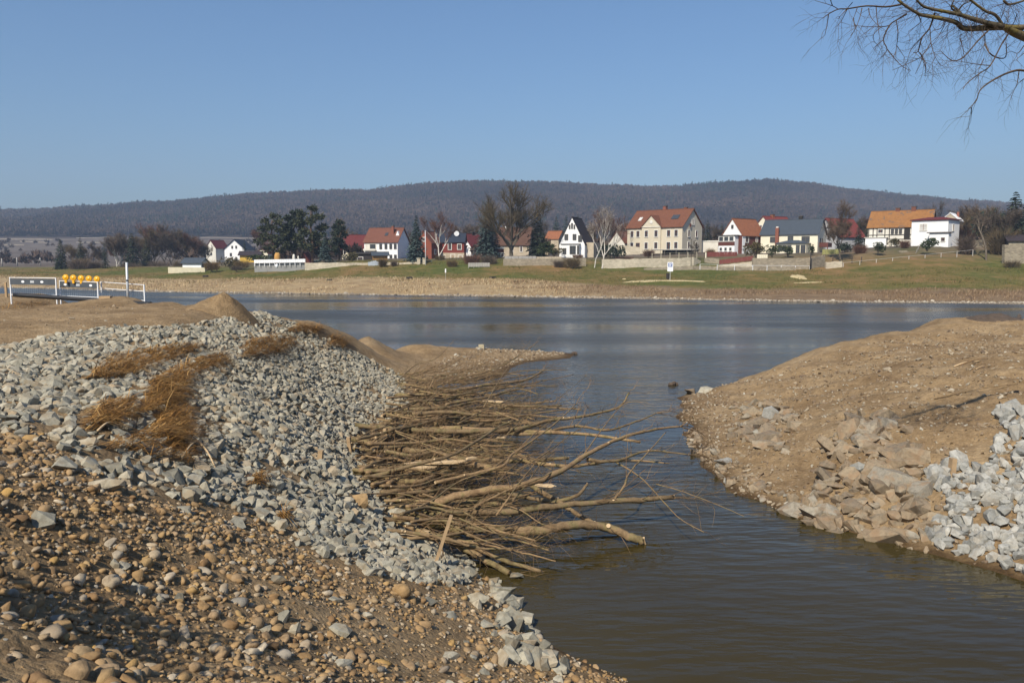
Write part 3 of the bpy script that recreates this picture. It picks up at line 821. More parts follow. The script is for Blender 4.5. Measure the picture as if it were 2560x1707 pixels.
# ------------------------------------------------------------------ bark, wood, metal
def bark_material(name, a, b, c3, sc_=1.0):
    t = NT(name)
    p = t.obj()
    n1 = t.noise(p, 3.0 * sc_, 4, .6); n2 = t.noise(t.scale(p, (1, 1, 1)), 28 * sc_, 4, .7)
    rnd = t.n('ShaderNodeObjectInfo').outputs['Random']
    c = t.ramp(n1, [(0.36, a), (0.5, b), (0.60, c3), (0.72, tuple(q * .55 for q in a))])
    c = t.mix(0.7, c, t.ramp(n2, [(0.3, (.6, .6, .6)), (0.7, (1.25, 1.22, 1.18))]), 'MULTIPLY')
    c = t.mix(1.0, c, t.ramp(rnd, [(0, (.78, .80, .78)), (1, (1.18, 1.12, 1.05))]), 'MULTIPLY')
    t.bump(n2, 0.7, 0.01)
    return t.done(c, 0.85, 0.2)
BARK = bark_material('willow_bark', (0.165, 0.112, 0.062), (0.245, 0.172, 0.098), (0.205, 0.165, 0.080))
TWIG = bark_material('twig_bark', (0.105, 0.066, 0.036), (0.165, 0.108, 0.058), (0.21, 0.145, 0.078))
PALE = simple('split_wood', (0.52, 0.38, 0.22), .8, .2, 9)
RAWW = simple('grey_timber', (0.36, 0.25, 0.14), .85, .2, 6)
GALV = simple('galvanised_steel', (0.55, 0.57, 0.58), .45, .08, 5, metallic=.35, spec=.5)
PLASTW = simple('white_plastic', (0.72, 0.73, 0.74), .5, .06, 5)
BOARD = simple('dark_grey_board', (0.070, 0.080, 0.092), .5, .15, 3)
AMBER = simple('amber_plastic', (0.80, 0.40, 0.012), .35, .12, 6, spec=.5)
BLACKP = simple('black_pipe_plastic', (0.016, 0.017, 0.020), .5, .2, 2)

def catmull(P, k=5):
    P = [Vector(p) for p in P]
    out = []
    for i in range(len(P) - 1):
        p0, p1, p2, p3 = P[max(i - 1, 0)], P[i], P[i + 1], P[min(i + 2, len(P) - 1)]
        for j in range(k):
            t = j / k
            out.append(0.5 * ((2 * p1) + (p2 - p0) * t + (2 * p0 - 5 * p1 + 4 * p2 - p3) * t * t + (3 * p1 - p0 - 3 * p2 + p3) * t ** 3))
    out.append(P[-1])
    return out

def twig_shoot(mb, rnd, p, d, length, r, depth=0, droop=-.05):
    """a thin bending shoot that forks"""
    pts, rad_ = [p.copy()], [r]
    n = 5
    for i in range(n):
        d = (d + Vector((rnd.gauss(0, .13), rnd.gauss(0, .13), rnd.gauss(0, .10) + droop))).normalized()
        p = p + d * (length / n)
        pts.append(p.copy()); rad_.append(r * (1 - .75 * (i + 1) / n))
        if depth > 0 and i > 0 and rnd.random() < .75:
            side = d.cross(Vector((rnd.gauss(0, 1), rnd.gauss(0, 1), rnd.gauss(0, 1)))).normalized()
            twig_shoot(mb, rnd, p.copy(), (d + side * rnd.uniform(.4, .9)).normalized(), length * rnd.uniform(.35, .6), r * .6, depth - 1, droop)
    mb.tube(pts, rad_, 3, cap=False)

NBR = 0
def branch(poly, r0, r1, label, cut=True, twigs=8, tl=.7, seed=0, tip=False, root_cut=True):
    """poly: (picture x, picture y, height) ; one cut branch with pale cut ends and side twigs"""
    global NBR
    NBR += 1
    rnd = random.Random(900 + seed)
    P = []
    for a, b, z in poly:
        q = at_z(a, b, z); P.append(Vector(q))
    P = catmull(P, 6)
    L = len(P)
    rr_ = [r0 + (r1 - r0) * i / (L - 1) for i in range(L)]
    jit = [P[0]] + [p + Vector((rnd.gauss(0, 1), rnd.gauss(0, 1), rnd.gauss(0, 1))) * rr_[i + 1] * .16 for i, p in enumerate(P[1:-1])] + [P[-1]]
    rr_ = [q * rnd.uniform(.9, 1.1) for q in rr_]
    o0 = P[0].copy()
    mb = MB()
    mb.tube([p - o0 for p in jit], rr_, 8)
    o = link('branch', mb.me('branch', BARK, True), loc=o0)
    tag(o, label, 'branch', 'cut branches heaped at the water')
    # pale cut faces
    ends = []
    if root_cut: ends.append((jit[0], jit[0] - jit[1], rr_[0]))
    if cut: ends.append((jit[-1], jit[-1] - jit[-2], rr_[-1]))
    for p, d, r in ends:
        d = d.normalized()
        m = MB()
        q = d.to_track_quat('Z', 'Y')
        ring = []
        for k in range(8):
            a = 2 * math.pi * k / 8
            ring.append(q @ Vector((math.cos(a) * r * .97, math.sin(a) * r * .97, rnd.uniform(0, .7) * r)))
        m.v = [tuple(v + p - o0 + d * .004) for v in ring]; m.f = [tuple(range(8))]
        m.build('cut_end', PALE, o)
    # knots where side limbs were sawn off
    for k in range(rnd.randint(0, 2)):
        i = rnd.randint(2, L - 3)
        if rr_[i] < .018: continue
        side = Vector((rnd.gauss(0, .4), -rnd.uniform(.4, 1), rnd.uniform(.2, 1))).normalized()
        m = MB(); c = jit[i] - o0
        m.tube([c, c + side * rr_[i] * 1.35], [rr_[i] * .55, rr_[i] * .5], 7)
        m.build('cut_stub', PALE, o)
    if twigs:
        m = MB()
        ax = (P[-1] - P[0]).normalized()
        for k in range(twigs):
            i = rnd.randint(int(L * .1), L - 1)
            d = (ax * rnd.uniform(.3, 1.2) + Vector((rnd.gauss(0, .5), rnd.gauss(0, .5), rnd.uniform(-.1, .75)))).normalized()
            twig_shoot(m, rnd, jit[i] - o0, d, tl * rnd.uniform(.5, 1.3), max(.004, min(.009, rr_[i] * .35)), 1)
        if tip:
            for k in range(4):
                twig_shoot(m, rnd, jit[-1] - o0, (ax + Vector((rnd.gauss(0, .3), rnd.gauss(0, .3), rnd.gauss(0, .15)))).normalized(), tl * rnd.uniform(1, 2), max(.005, rr_[-1] * .8), 2)
        tag(m.build('twigs', TWIG, o), kind='stuff')
    return o

B = branch
B([(890,1062,.6),(1000,1072,.75),(1150,1078,.8),(1290,1072,.8),(1383,1050,.85),(1460,1040,.9),(1545,1018,1.0),(1572,982,1.35)], .075, .025, 'long branch whose raised pale tip bends up over the water', seed=1, twigs=16)
B([(1240,1078,.62),(1330,1085,.65),(1440,1065,.7),(1520,1075,.6),(1600,1050,.62),(1640,1033,.65)], .05, .016, 'thin branch ending just below the raised pale tip', seed=2, twigs=8, tip=True)
B([(955,1282,.45),(1060,1262,.7),(1153,1238,.85),(1300,1213,.9),(1400,1178,.95),(1480,1128,1.05),(1560,1092,1.1),(1640,1073,1.0),(1700,1066,.95)], .095, .022, 'thick green bark limb rising diagonally across the pile', seed=3, twigs=14, tip=True)
B([(1468,1148,.92),(1540,1152,.8),(1620,1127,.75),(1720,1136,.6)], .045, .014, 'forked green side limb below the diagonal limb', seed=4, twigs=6, tip=True)
B([(1540,1155,.7),(1600,1192,.6),(1660,1255,.55),(1700,1296,.5),(1760,1330,.35)], .018, .006, 'whippy shoot trailing down to the right over open water', seed=5, twigs=8, tl=.9, tip=False, cut=False)
B([(1640,1210,.5),(1700,1226,.45),(1790,1260,.35),(1860,1290,.25)], .013, .006, 'fine whip reaching farthest right above the water', seed=6, twigs=5, tl=.8, tip=False, cut=False, root_cut=False)
B([(965,1300,.35),(1100,1282,.55),(1270,1278,.6),(1400,1264,.6),(1500,1254,.6),(1600,1250,.55),(1682,1242,.5)], .075, .045, 'straight limb with a splintered pale tip above the lowest log', seed=7, twigs=8)
B([(1130,1322,.25),(1262,1326,.32),(1350,1326,.36),(1430,1312,.40),(1510,1316,.28),(1570,1340,.14),(1606,1352,.06)], .090, .072, 'thick curved log nearest the camera with its cut end in the water', seed=8, twigs=3)
B([(1330,1215,.5),(1390,1250,.35),(1450,1290,.22),(1520,1322,.1),(1572,1335,-.02)], .06, .03, 'green limb dipping into the water behind the curved log', seed=9, twigs=3)
B([(1040,1325,.5),(1110,1345,.38),(1180,1382,.2),(1272,1432,.02)], .068, .05, 'stout pole slanting down to the wet sand at the lower end', seed=10, twigs=3)
B([(1060,1340,.42),(1180,1366,.3),(1260,1400,.14),(1352,1428,.0)], .056, .034, 'paler pole beside the stout pole with a torn tip', seed=11, twigs=4)
B([(905,1197,.8),(1038,1161,1.0),(1140,1133,1.1),(1242,1070,1.2),(1280,1052,1.25)], .045, .022, 'grey brown pole lying on top and rising to the upper right', seed=12, twigs=8)
B([(1090,1205,.8),(1199,1180,.9),(1258,1164,1.0),(1280,1136,1.05),(1310,1116,1.08),(1383,1062,1.15),(1440,1010,1.2)], .04, .012, 'crooked stem that kinks steeply upward on the pile', seed=13, twigs=6, tip=True)
B([(883,1098,.6),(988,1120,.65),(1090,1133,.65),(1166,1147,.6),(1290,1152,.5),(1420,1145,.45)], .075, .04, 'heavy limb lying low at the left edge of the pile', seed=14, twigs=8)
B([(1050,1074,.65),(1192,1073,.7),(1294,1078,.7),(1460,1085,.62),(1600,1105,.5)], .085, .03, 'thick straight trunk in the middle of the pile', seed=15, twigs=10)
B([(990,988,.55),(1090,984,.7),(1192,966,.7),(1306,951,.6),(1357,928,.65)], .065, .028, 'mossy limb at the far end of the pile with a pale tip', seed=16, twigs=16, tl=1.0)
B([(1077,998,.6),(1088,1024,.5),(1115,1034,.5),(1192,1028,.5),(1280,1045,.4),(1350,1062,.3)], .06, .03, 'hooked limb curving round the shore stones', seed=17, twigs=6)
B([(1064,1006,.55),(1166,1030,.5),(1268,1034,.45),(1335,1048,.3)], .05, .02, 'dark limb just beyond the hooked limb', seed=18, twigs=8)
B([(1115,1010,.6),(1217,992,.65),(1294,973,.65),(1345,985,.5)], .05, .02, 'limb with frayed twigs at the far water side', seed=19, twigs=12, tl=1.0)
B([(995,952,.55),(1039,912,.8),(1090,896,1.0),(1135,850,1.5)], .026, .008, 'upright twiggy shoot standing against the sand spit', seed=20, twigs=10, tl=.9, cut=False)
B([(1077,968,.6),(1166,942,.8),(1243,919,1.0),(1306,883,1.3),(1350,850,1.6)], .036, .009, 'slender shoot rising above the far end of the pile', seed=21, twigs=12, tl=.9, cut=False)
B([(1052,1000,.6),(1075,968,.85),(1084,948,1.05)], .028, .024, 'short broken stick with a pale tip', seed=22, twigs=2)
B([(940,1115,.75),(985,1080,.85),(1040,1040,.95),(1090,985,1.15)], .022, .008, 'thin stem slanting over the left stones', seed=23, twigs=5)
B([(1450,1150,.9),(1500,1080,1.1),(1560,1010,1.35),(1620,1006,1.4)], .016, .006, 'slim twig standing up to the right of the pile', seed=24, twigs=4, cut=False)
B([(1535,1250,.55),(1560,1215,.75),(1575,1180,.85),(1620,1130,.95),(1665,1080,1.05)], .026, .010, 'bent side shoot growing up from the straight limb', seed=25, twigs=4, cut=False)
B([(1300,1150,.6),(1420,1165,.55),(1560,1150,.45),(1672,1158,.35)], .055, .015, 'limb ending in long splinters near mid water', seed=26, twigs=8)
B([(1250,1230,.5),(1370,1252,.35),(1440,1240,.45),(1468,1210,.6)], .05, .028, 'short upturned elbow limb over dark water', seed=27, twigs=2)
B([(970,1165,.55),(1050,1160,.6),(1130,1155,.65),(1230,1170,.6)], .10, .07, 'split butt log with torn white wood', seed=28, twigs=3)
def heap_label(poly, r):
    spots = [(1000, 900, 'at the far end of the heap'), (1100, 930, 'behind the mossy limb'), (1000, 960, 'beside the hooked limb'), (1150, 1000, 'over the hooked limb'), (950, 1010, 'at the shore behind the middle trunk'), (1080, 1010, 'along the middle trunk'), (900, 1050, 'by the heavy low limb'), (1050, 1060, 'below the middle trunk'), (1200, 1040, 'in the middle of the heap'), (900, 1110, 'by the split butt log'), (1050, 1110, 'right of the torn white wood'), (1180, 1110, 'under the diagonal limb'), (950, 1170, 'at the butt of the diagonal limb'), (1080, 1170, 'between diagonal and straight limbs'), (1200, 1180, 'under the straight limb'), (950, 1230, 'at the leaning stake'), (1080, 1220, 'above the curved log'), (1200, 1230, 'beside the curved log')]
    m = poly[len(poly) // 2]
    sz = 'stout' if r > .04 else ('slim' if r > .023 else 'thin')
    dy = poly[-1][1] - poly[0][1]
    d = 'rising' if dy < -35 else ('sinking' if dy > 25 else 'level')
    return f'{sz} {d} cut branch {near_what(spots, m[0], m[1])}'
# loose heap filling the gaps between the named branches
rnd = random.Random(77)
for i in range(165):
    t = rnd.random()
    sx = np.interp(t, [0, .25, .5, .8, 1], [985, 960, 880, 905, 985]) + rnd.uniform(-15, 85)
    sy = np.interp(t, [0, .25, .5, .8, 1], [985, 1050, 1110, 1220, 1320]) + rnd.uniform(-25, 25)
    Lx = rnd.uniform(170, 460) * (1 - .25 * abs(t - .5))
    dy = rnd.uniform(-120, 60) if t > .25 else rnd.uniform(-60, 30)
    zb = rnd.uniform(.3, .95)
    r0 = rnd.choice([.014, .018, .022, .03, .036, .045, .06])
    poly = []
    for k in range(5):
        q = k / 4
        poly.append((sx + Lx * q, sy + dy * q + rnd.uniform(-13, 13), zb * (1 - .55 * q) + rnd.uniform(-.05, .1)))
    B(poly, r0, r0 * rnd.uniform(.25, .5), heap_label(poly, r0), root_cut=rnd.random() < .22, cut=rnd.random() < .5, seed=100 + i, twigs=rnd.randint(4, 9), tl=.7)
for i in range(26):
    sx, sy = rnd.uniform(985, 1110), rnd.uniform(925, 1010)
    L_ = rnd.uniform(90, 260); dy = rnd.uniform(-70, 25)
    B([(sx + L_ * q / 3, sy + dy * q / 3 + rnd.uniform(-8, 8), .35 + rnd.uniform(0, .25) + .15 * q * (i % 2)) for q in range(4)], rnd.choice([.012, .018, .026]), .006, 'fine twiggy shoot ' + ('rising ' if dy < -25 else 'lying ') + near_what([(950, 870, 'beside the sand spit'), (1000, 900, 'at the far end of the heap'), (1080, 880, 'before the gravel spit'), (1060, 930, 'above the mossy limb'), (1150, 900, 'over the water by the spit')], sx + L_ / 2, sy + dy / 2), seed=300 + i, twigs=14, tl=.8, cut=False)
for i in range(34):
    sx, sy = rnd.uniform(960, 1300), rnd.uniform(1010, 1300)
    L_ = rnd.uniform(90, 260); dy = rnd.choice([rnd.uniform(-170, -80), rnd.uniform(45, 90)])
    poly = [(sx + L_ * q / 3, sy + dy * q / 3 + rnd.uniform(-8, 8), .7 + rnd.uniform(0, .25) + (.06 * q if dy < 0 else -.15 * q)) for q in range(4)]
    B(poly, rnd.choice([.014, .02, .028]), .006, 'crossing ' + heap_label(poly, .02), root_cut=False, cut=rnd.random() < .4, seed=400 + i, twigs=7, tl=.7)
# torn white wood on the split log and elsewhere
def splinter(px, py, z, length, width, head, label):
    m = MB(); r = random.Random(int(px))
    for k in range(4):
        y = (k - 1.5) * width * .3
        l0, l1 = -length * r.uniform(.4, .5), length * r.uniform(.3, .55)
        m.prism([(l0, r.uniform(0, .02)), (l1 * .6, -.01), (l1, r.uniform(0, .03)), (l1 * .5, .035), (l0 * .7, .03)], y - width * .18, y + width * .18)
    o = m.build('splinter', PALE, None, at_z(px, py, z), (0, 0, head))
    tag(o, label, 'wood splinter')
splinter(1095, 1157, .80, 1.5, .14, .12, 'long torn strip of white wood on the split butt log')
splinter(1050, 1170, .75, .7, .10, .2, 'shorter torn strip of white wood left of the long one')
splinter(1232, 1004, .62, .75, .12, -.2, 'pale chopped end among the far twigs')
splinter(1255, 1095, .85, .35, .08, .5, 'ragged white splinter by the middle trunk')
splinter(1020, 1337, .50, .8, .12, .3, 'splintered pale butt at the lower left of the pile')
splinter(1365, 1215, .95, .45, .08, -.2, 'white splinter sticking out below the diagonal limb')
splinter(1178, 1146, .9, .3, .07, .6, 'small white chip near the middle of the pile')

def stick(pa, pb, za, zb, wd, label, mat=RAWW, name='wooden_stake', cat='stake', top=True):
    a, b = Vector(at_z(*pa, za)), Vector(at_z(*pb, zb))
    if top: b = Vector(at_y(pb[0], pb[1], a.y))
    m = MB(); d = b - a
    m.box(-wd / 2, wd / 2, -wd / 3, wd / 3, -.12, d.length)
    o = m.build(name, mat, None, a)
    o.rotation_mode = 'QUATERNION'; o.rotation_quaternion = d.to_track_quat('Z', 'Y')
    return tag(o, label, cat)
stick((1088, 1410), (1128, 1288), .42, 0, .075, 'weathered wooden stake leaning at the lower end of the branches')
for i, (a, b, lab) in enumerate([((858,1022),(858,995),'short sawn stake second from right in the stone gap'),((884,1012),(888,985),'short sawn stake rightmost in the stone gap'),((805,1040),(800,1004),'splintered stake at the left of the stone gap'),((833,1018),(832,1003),'lowest worn stake in the stone gap'),((930,985),(937,958),'lone brown stake near the far end of the grey rubble'),((735,1062),(737,1034),'small stake standing alone in the grey rubble')]):
    a = (a[0] * K, a[1] * K); b = (b[0] * K, b[1] * K)
    pz = ground_hit(*a)[0][2]
    stick(a, b, pz, 0, .13, lab)
pz = ground_hit(2379, 1182)[0][2]
stick((2379, 1182), (2383, 1145), pz, 0, .14, 'round wooden stake at the top of the clean grey pile')
def ground_at(px, py):
    return Vector(ground_hit(px, py)[0])
def lying(pa, pb, r, label, mat=PALE, cat='stick', name='stick', lift=.08):
    a, b = ground_at(*pa), ground_at(*pb)
    mid = (a + b) / 2 + Vector((0, 0, .05))
    m = MB(); P = catmull([a - a, mid - a, b - a], 4)
    m.tube(P, [r * (1 - .5 * i / (len(P) - 1)) for i in range(len(P))], 6)
    o = m.build(name, mat, None, a + Vector((0, 0, lift)), smooth=True)
    return tag(o, label, cat)
lying((735, 1168), (865, 1155), .03, 'bare yellow stick lying on the grey rubble left of the branches')
lying((500, 1120), (540, 1185), .018, 'thin yellow stalk below the tufts of dry grass')
lying((455, 1160), (500, 1112), .016, 'straight dry stalk leaning across the lower grass tuft')
lying((245, 1092), (292, 1072), .016, 'pale reed stem among the lowest tufts')
lying((2335, 1000), (2545, 962), .012, 'thin bent dark line trailing on the upper right slope', TWIG, lift=.03)  # thin dark bent tube lying just above the slope
for i, (a, b, lab) in enumerate([((2385,918),(2450,905),'straw coloured stick in the litter heap on the right slope'),((2400,915),(2470,898),'dark stick in the litter heap on the right slope'),((2440,925),(2475,918),'stubby wood piece in the litter heap on the right slope')]):
    lying(a, b, .022, lab, [PALE, TWIG, RAWW][i], lift=.03)

# ------------------------------------------------------------------ dry grass tufts, combed flat to the upper right
def straw_material():
    t = NT('dry_grass')
    rnd = t.n('ShaderNodeNewGeometry').outputs['Random Per Island']
    c = t.ramp(rnd, [(0.0, (0.085, 0.042, 0.013)), (0.4, (0.20, 0.098, 0.026)), (0.8, (0.31, 0.165, 0.046)), (1.0, (0.46, 0.30, 0.12))])
    return t.done(c, .8, .15)
STRAW = straw_material()
def tuft(poly, n, label, seed, blade=.75, head=(0.72, 0.55)):
    rnd = random.Random(seed)
    xs = [p[0] for p in poly]; ys = [p[1] for p in poly]
    qx = np.array([rnd.uniform(min(xs), max(xs)) for _ in range(n * 4)]); qy = np.array([rnd.uniform(min(ys), max(ys)) for _ in range(n * 4)])
    k = in_poly(qx, qy, poly); qx, qy = qx[k][:int(n * .85)], qy[k][:int(n * .85)]
    Q = ground_hit(qx, qy, 5.0, 60.0)
    o0 = Vector(Q.mean(0))
    m = MB()
    for p in Q:
        p = Vector(p) - o0
        d = Vector((head[0] + rnd.gauss(0, .42), head[1] + rnd.gauss(0, .42), rnd.uniform(-.10, .46))).normalized()
        L = blade * rnd.choice([rnd.uniform(.4, .9), rnd.uniform(.7, 1.45)]); wd = rnd.uniform(.003, .0075)
        s = d.cross(Vector((0, 0, 1))).normalized() * wd
        p0 = p - d * L * .3 + Vector((0, 0, .09)); pm = p0 + d * L * .5; p1 = p0 + d * L + Vector((0, 0, -L * rnd.uniform(.15, .45)))
        up = Vector((0, 0, wd))
        m.quad(p0 - s, p0 + s, pm + s * .9 + up, pm - s * .9 + up)
        m.f.append((len(m.v) - 1, len(m.v) - 2, len(m.v)))
        m.v.append(tuple(p1))
    o = m.build('grass_tuft', STRAW, None, o0)
    tag(o, label, 'grass tuft')
tuft(TUFT_POLYS[0], 1700, 'long arched tuft of rust brown dead grass highest on the left rubble', 1)
tuft(TUFT_POLYS[1], 1900, 'golden dead grass swept in a curve in the middle of the rubble', 2)
tuft(TUFT_POLYS[2], 1500, 'broad dead grass tuft near the crest of the bank', 3, 1.0)
tuft(TUFT_POLYS[3], 700, 'dead grass tuft on the crest beside the sand ridge', 4, 1.0)
tuft(TUFT_POLYS[4], 450, 'small dark dead grass tuft right of the crest tuft', 5, .9)
tuft(TUFT_POLYS[5], 650, 'flattened dead grass tuft at the far left', 6, .6)
tuft(TUFT_POLYS[6], 1000, 'bright orange dead grass tuft lowest in the rubble', 7, .6)
tuft(TUFT_POLYS[7], 700, 'thin dead grass linking the middle and lower tufts', 8, .6)
tuft(full([(240,1035),(330,1000),(450,1040),(450,1075),(330,1050)]), 320, 'sparse straw scattered below the orange tuft', 9, .55)
tuft(full([(560,1110),(610,1092),(605,1120),(575,1128)]), 120, 'little straw wisp in the lower rubble', 10, .4)
tuft(full([(640,1195),(662,1188),(664,1200),(645,1205)]), 75, 'stubble of broken reeds at the lower edge of the rubble', 11, .35, (0.05, .1))
tuft(full([(0,700),(110,690),(120,706),(0,716)]), 300, 'faded grass beside the black pipe on the sandy plateau', 12, .9, (.5, .2))

# ------------------------------------------------------------------ sand heap
def heap(name, px, py, rpx, hpx, label, mat, seed, mound_noise=.1):
    c = ground_at(px, py)
    f = project(np.array(c))[2]
    R_, H = rpx * f / FPX, hpx * f / FPX
    n, mrings = 48, 22
    V, Fc = [(0, 0, H)], []
    for i in range(1, mrings + 1):
        for k in range(n):
            a = 2 * math.pi * k / n
            q = i / mrings
            r = R_ * q * 1.25
            x, y = r * math.cos(a), r * math.sin(a)
            z = H * max(0, (1 - q) ** 1.15 if q > .12 else (1 - q * .75))
            g = float(near_z(c.x + x, c.y + y)) - c.z
            zz = max(z + H * mound_noise * float(fbm(np.array(x * 3. + seed), np.array(y * 3.), 7)) * (1 - q) + .12 * H * float(fbm(np.array(math.cos(a) * 3), np.array(math.sin(a) * 3 + seed), 3)) * min(1, 2 * q) * (1 - q) * 2, 0) + g * min(1, q * 1.2)
            if i == mrings: zz = g - .12
            V.append((x, y, zz))
    for k in range(n): Fc.append((0, 1 + k, 1 + (k + 1) % n))
    for i in range(mrings - 1):
        for k in range(n):
            k2 = (k + 1) % n
            Fc.append((1 + i * n + k, 1 + (i + 1) * n + k, 1 + (i + 1) * n + k2, 1 + i * n + k2))
    o = link(name, mesh_np(name, V, Fc, mat, True), None, c)
    return tag(o, label, 'heap')
heap('sand_heap', 562, 781, 76, 52, 'cone of tipped sand standing before the river', EARTH, 1, .38)
DARKS = simple('dark_topsoil', (0.085, 0.062, 0.045), .95, .35, 6, .8)
heap('soil_heap', 2485, 795, 52, 13, 'low heap of dark soil on top of the right bank', DARKS, 2, .7)
heap('soil_heap', 2548, 794, 30, 9, 'small dark soil clod right of the low dark heap', DARKS, 3, .7)

# ------------------------------------------------------------------ site barrier on the plateau
def bpost(px, py): return ground_at(px, py)
BY = 37.0
def panel(px0, pb0, px1, pb1, hpx, board, label, dup):
    a = Vector(at_y(px0, pb0, BY)); b = Vector(at_y(px1, pb1, BY - .5))
    h = hpx * BY / FPX
    ax = (b - a); Lp = ax.length
    root = empty('barrier_panel', a, math.atan2(ax.y, ax.x), label, 'barrier', 'barrier panels along the plateau edge')
    sl_ = (b.z - a.z) / Lp
    def rail(z, t, nm='rail', mat=PLASTW):
        m = MB(); m.tube([(0, 0, z), (Lp, 0, z + sl_ * Lp)], [t, t], 6); m.build(nm, mat, root)
    rail(h - .02, .016); rail(.08, .018)
    if not board: rail(h * .62, .016)
    for x in (0.02, Lp - .02):
        m = MB(); m.box(x - .024, x + .024, -.024, .024, -.35 + sl_ * x, h + sl_ * x); m.build('post', PLASTW, root)
    m = MB()
    k = int(Lp / .10)
    for i in range(1, k):
        x = Lp * i / k
        m.box(x - .0018, x + .0018, -.002, .002, .05 + sl_ * x, (h * (.62 if not board else .7)) + sl_ * x)
    tag(m.build('wire_infill', GALV, root), kind='stuff')
    if board:
        m = MB()
        z0, z1 = h * .62, h * .93
        m.v = [(0.05, -.05, z0), (Lp - .05, -.05, z0 + sl_ * Lp), (Lp - .05, -.05, z1 + sl_ * Lp), (.05, -.05, z1),
               (0.05, -.02, z0), (Lp - .05, -.02, z0 + sl_ * Lp), (Lp - .05, -.02, z1 + sl_ * Lp), (.05, -.02, z1)]
        m.f = [(0, 1, 2, 3), (7, 6, 5, 4), (0, 4, 5, 1), (1, 5, 6, 2), (2, 6, 7, 3), (3, 7, 4, 0)]
        bd = m.build('board', BOARD, root)
        for q in ((.30, .71) if dup else (.17, .83)):
            x = Lp * q; m = MB()
            m.prism([(x + .085 * math.cos(t_ * math.pi / 5), (z0 + z1) / 2 + sl_ * x + .055 * math.sin(t_ * math.pi / 5)) for t_ in range(10)], -.056, -.051)
            m.build('reflector', PLASTW, bd)
        m = MB(); x = Lp * .5
        m.box(x - .10, x + .10, -.0545, -.0512, (z0 + z1) / 2 + sl_ * x - .05, (z0 + z1) / 2 + sl_ * x + .05)
        m.build('faded_plate', GALV, bd)
    return root
panel(27, 741, 143, 743, 48, True, 'left barrier panel with a dark board carrying two pale ovals', True)
panel(151, 744, 247, 748, 43, True, 'middle barrier panel below the amber warning lamps', False)
panel(254, 748, 363, 756, 44, False, 'right barrier panel without a board, open mesh only', False)
for i, px in enumerate([165, 184, 203.5, 223, 243]):
    pb = 704 + i * 1.0
    c = Vector(at_y(px, pb, BY - .3))
    lab = ['leftmost of five amber warning lamps on the barrier', 'second amber warning lamp from the left on the barrier', 'middle one of five amber warning lamps on the barrier', 'fourth amber warning lamp from the left on the barrier', 'rightmost of five amber warning lamps on the barrier'][i]
    r = 7.0 * BY / FPX
    root = empty('warning_lamp', c, 0.15, lab, 'warning lamp', 'amber lamps on the barrier')
    m = MB(); m.box(-.045, .045, -.05, .05, -.06, .07); m.build('battery_case', AMBER, root)
    m = MB()
    lprof = [(r * .55, -.055), (r * .92, -.045), (r, -.02), (r, .02), (r * .92, .045), (r * .55, .055)]
    m.lathe([(r * .2, -.075)] + lprof + [(r * .2, .075)], 18)
    m.v = [(x, z, y + r + .06) for x, y, z in m.v]
    ln = m.build('lens', AMBER, root, smooth=False)
    m = MB(); m.lathe([(r * 1.04, -.02), (r * 1.08, 0), (r * 1.04, .02)], 18); m.v = [(x, z, y + r + .06) for x, y, z in m.v]
    m.build('rim', AMBER, ln)
# round post and small stake
a = Vector(at_y(320, 756, BY - .6))
m = MB(); m.tube([(0, 0, -.3), (0.02, 0, 98 * BY / FPX)], [.055, .05], 10)
root = m.build('steel_post', GALV, None, a, smooth=True); tag(root, 'tall grey steel post standing at the right barrier panel', 'post')
m = MB(); m.tube([(0.01, 0, .95), (0.01, 0, 1.03)], [.062, .062], 10); m.build('clamp', BOARD, root)
a = ground_at(16, 742)
m = MB(); m.box(-.05, .05, -.04, .04, -.2, 36 * a.y / FPX); tag(m.build('wooden_stake', RAWW, None, a), 'short yellowish timber stake left of the barrier', 'stake')
# black pipe
P = [Vector(at_y(x, y, Yp)) for x, y, Yp in [(35, 737, 36.2), (130, 743, 36.0), (250, 751, 35.6), (330, 757, 35.4), (376, 760, 35.2)]]
m = MB(); P2 = catmull(P, 4); m.tube([p - P[0] for p in P2], [.095] * len(P2), 12)
pp = m.build('black_pipe', BLACKP, None, P[0], smooth=True); tag(pp, 'long black plastic pipe lying along the foot of the barrier', 'pipe')
m = MB(); d = (P2[-1] - P2[-2]).normalized(); m.tube([P2[-1] - P[0] - d * .06, P2[-1] - P[0] + d * .03], [.107, .107], 12); m.build('pipe_end', BLACKP, pp)
for i, (px, py, wpx) in enumerate([(150, 751, 26), (265, 758, 28)]):
    a = Vector(at_y(px, py, 35.3)); wd = wpx * 35 / FPX; a.z = float(near_z(a.x, a.y)) + .04
    m = MB(); m.box(-wd / 2, wd / 2, -.12, .12, -.2, .05)
    tag(m.build('timber_block', RAWW if i else simple('reddish_timber', (.24, .12, .07)), None, a), ['reddish timber block under the black pipe', 'brown timber block under the right end of the black pipe'][i], 'timber block')

# block on the sand spit, driftwood and debris in the water
a = ground_at(1203, 873)
m = MB(); m.box(-.12, .12, -.12, .12, -.05, .25)
tag(m.build('stone_block', simple('yellow_sandstone', (.50, .43, .28), .9, .1, 4, .3), None, a, (0, 0, .3)), 'pale square cut stone block on the sand spit', 'stone block')
def drift(px, py, lpx, label, seed):
    a = Vector(at_z(px, py, 0.0)); L = lpx * a.y / FPX
    m = MB(); r = random.Random(seed)
    pts_ = [(-L / 2, 0, .01), (-L / 5, r.uniform(-.1, .1), .05), (L / 4, r.uniform(-.1, .1), .06), (L / 2, 0, .0)]
    m.tube(catmull(pts_, 3), [.05, .09, .10, .10, .11, .10, .09, .08, .07, .04], 6)
    tag(m.build('driftwood', DARKS, None, a, (0, 0, r.uniform(-.2, .2))), label, 'driftwood')
drift(1683, 963, 24, 'dark driftwood floating right of the branch tips', 1)
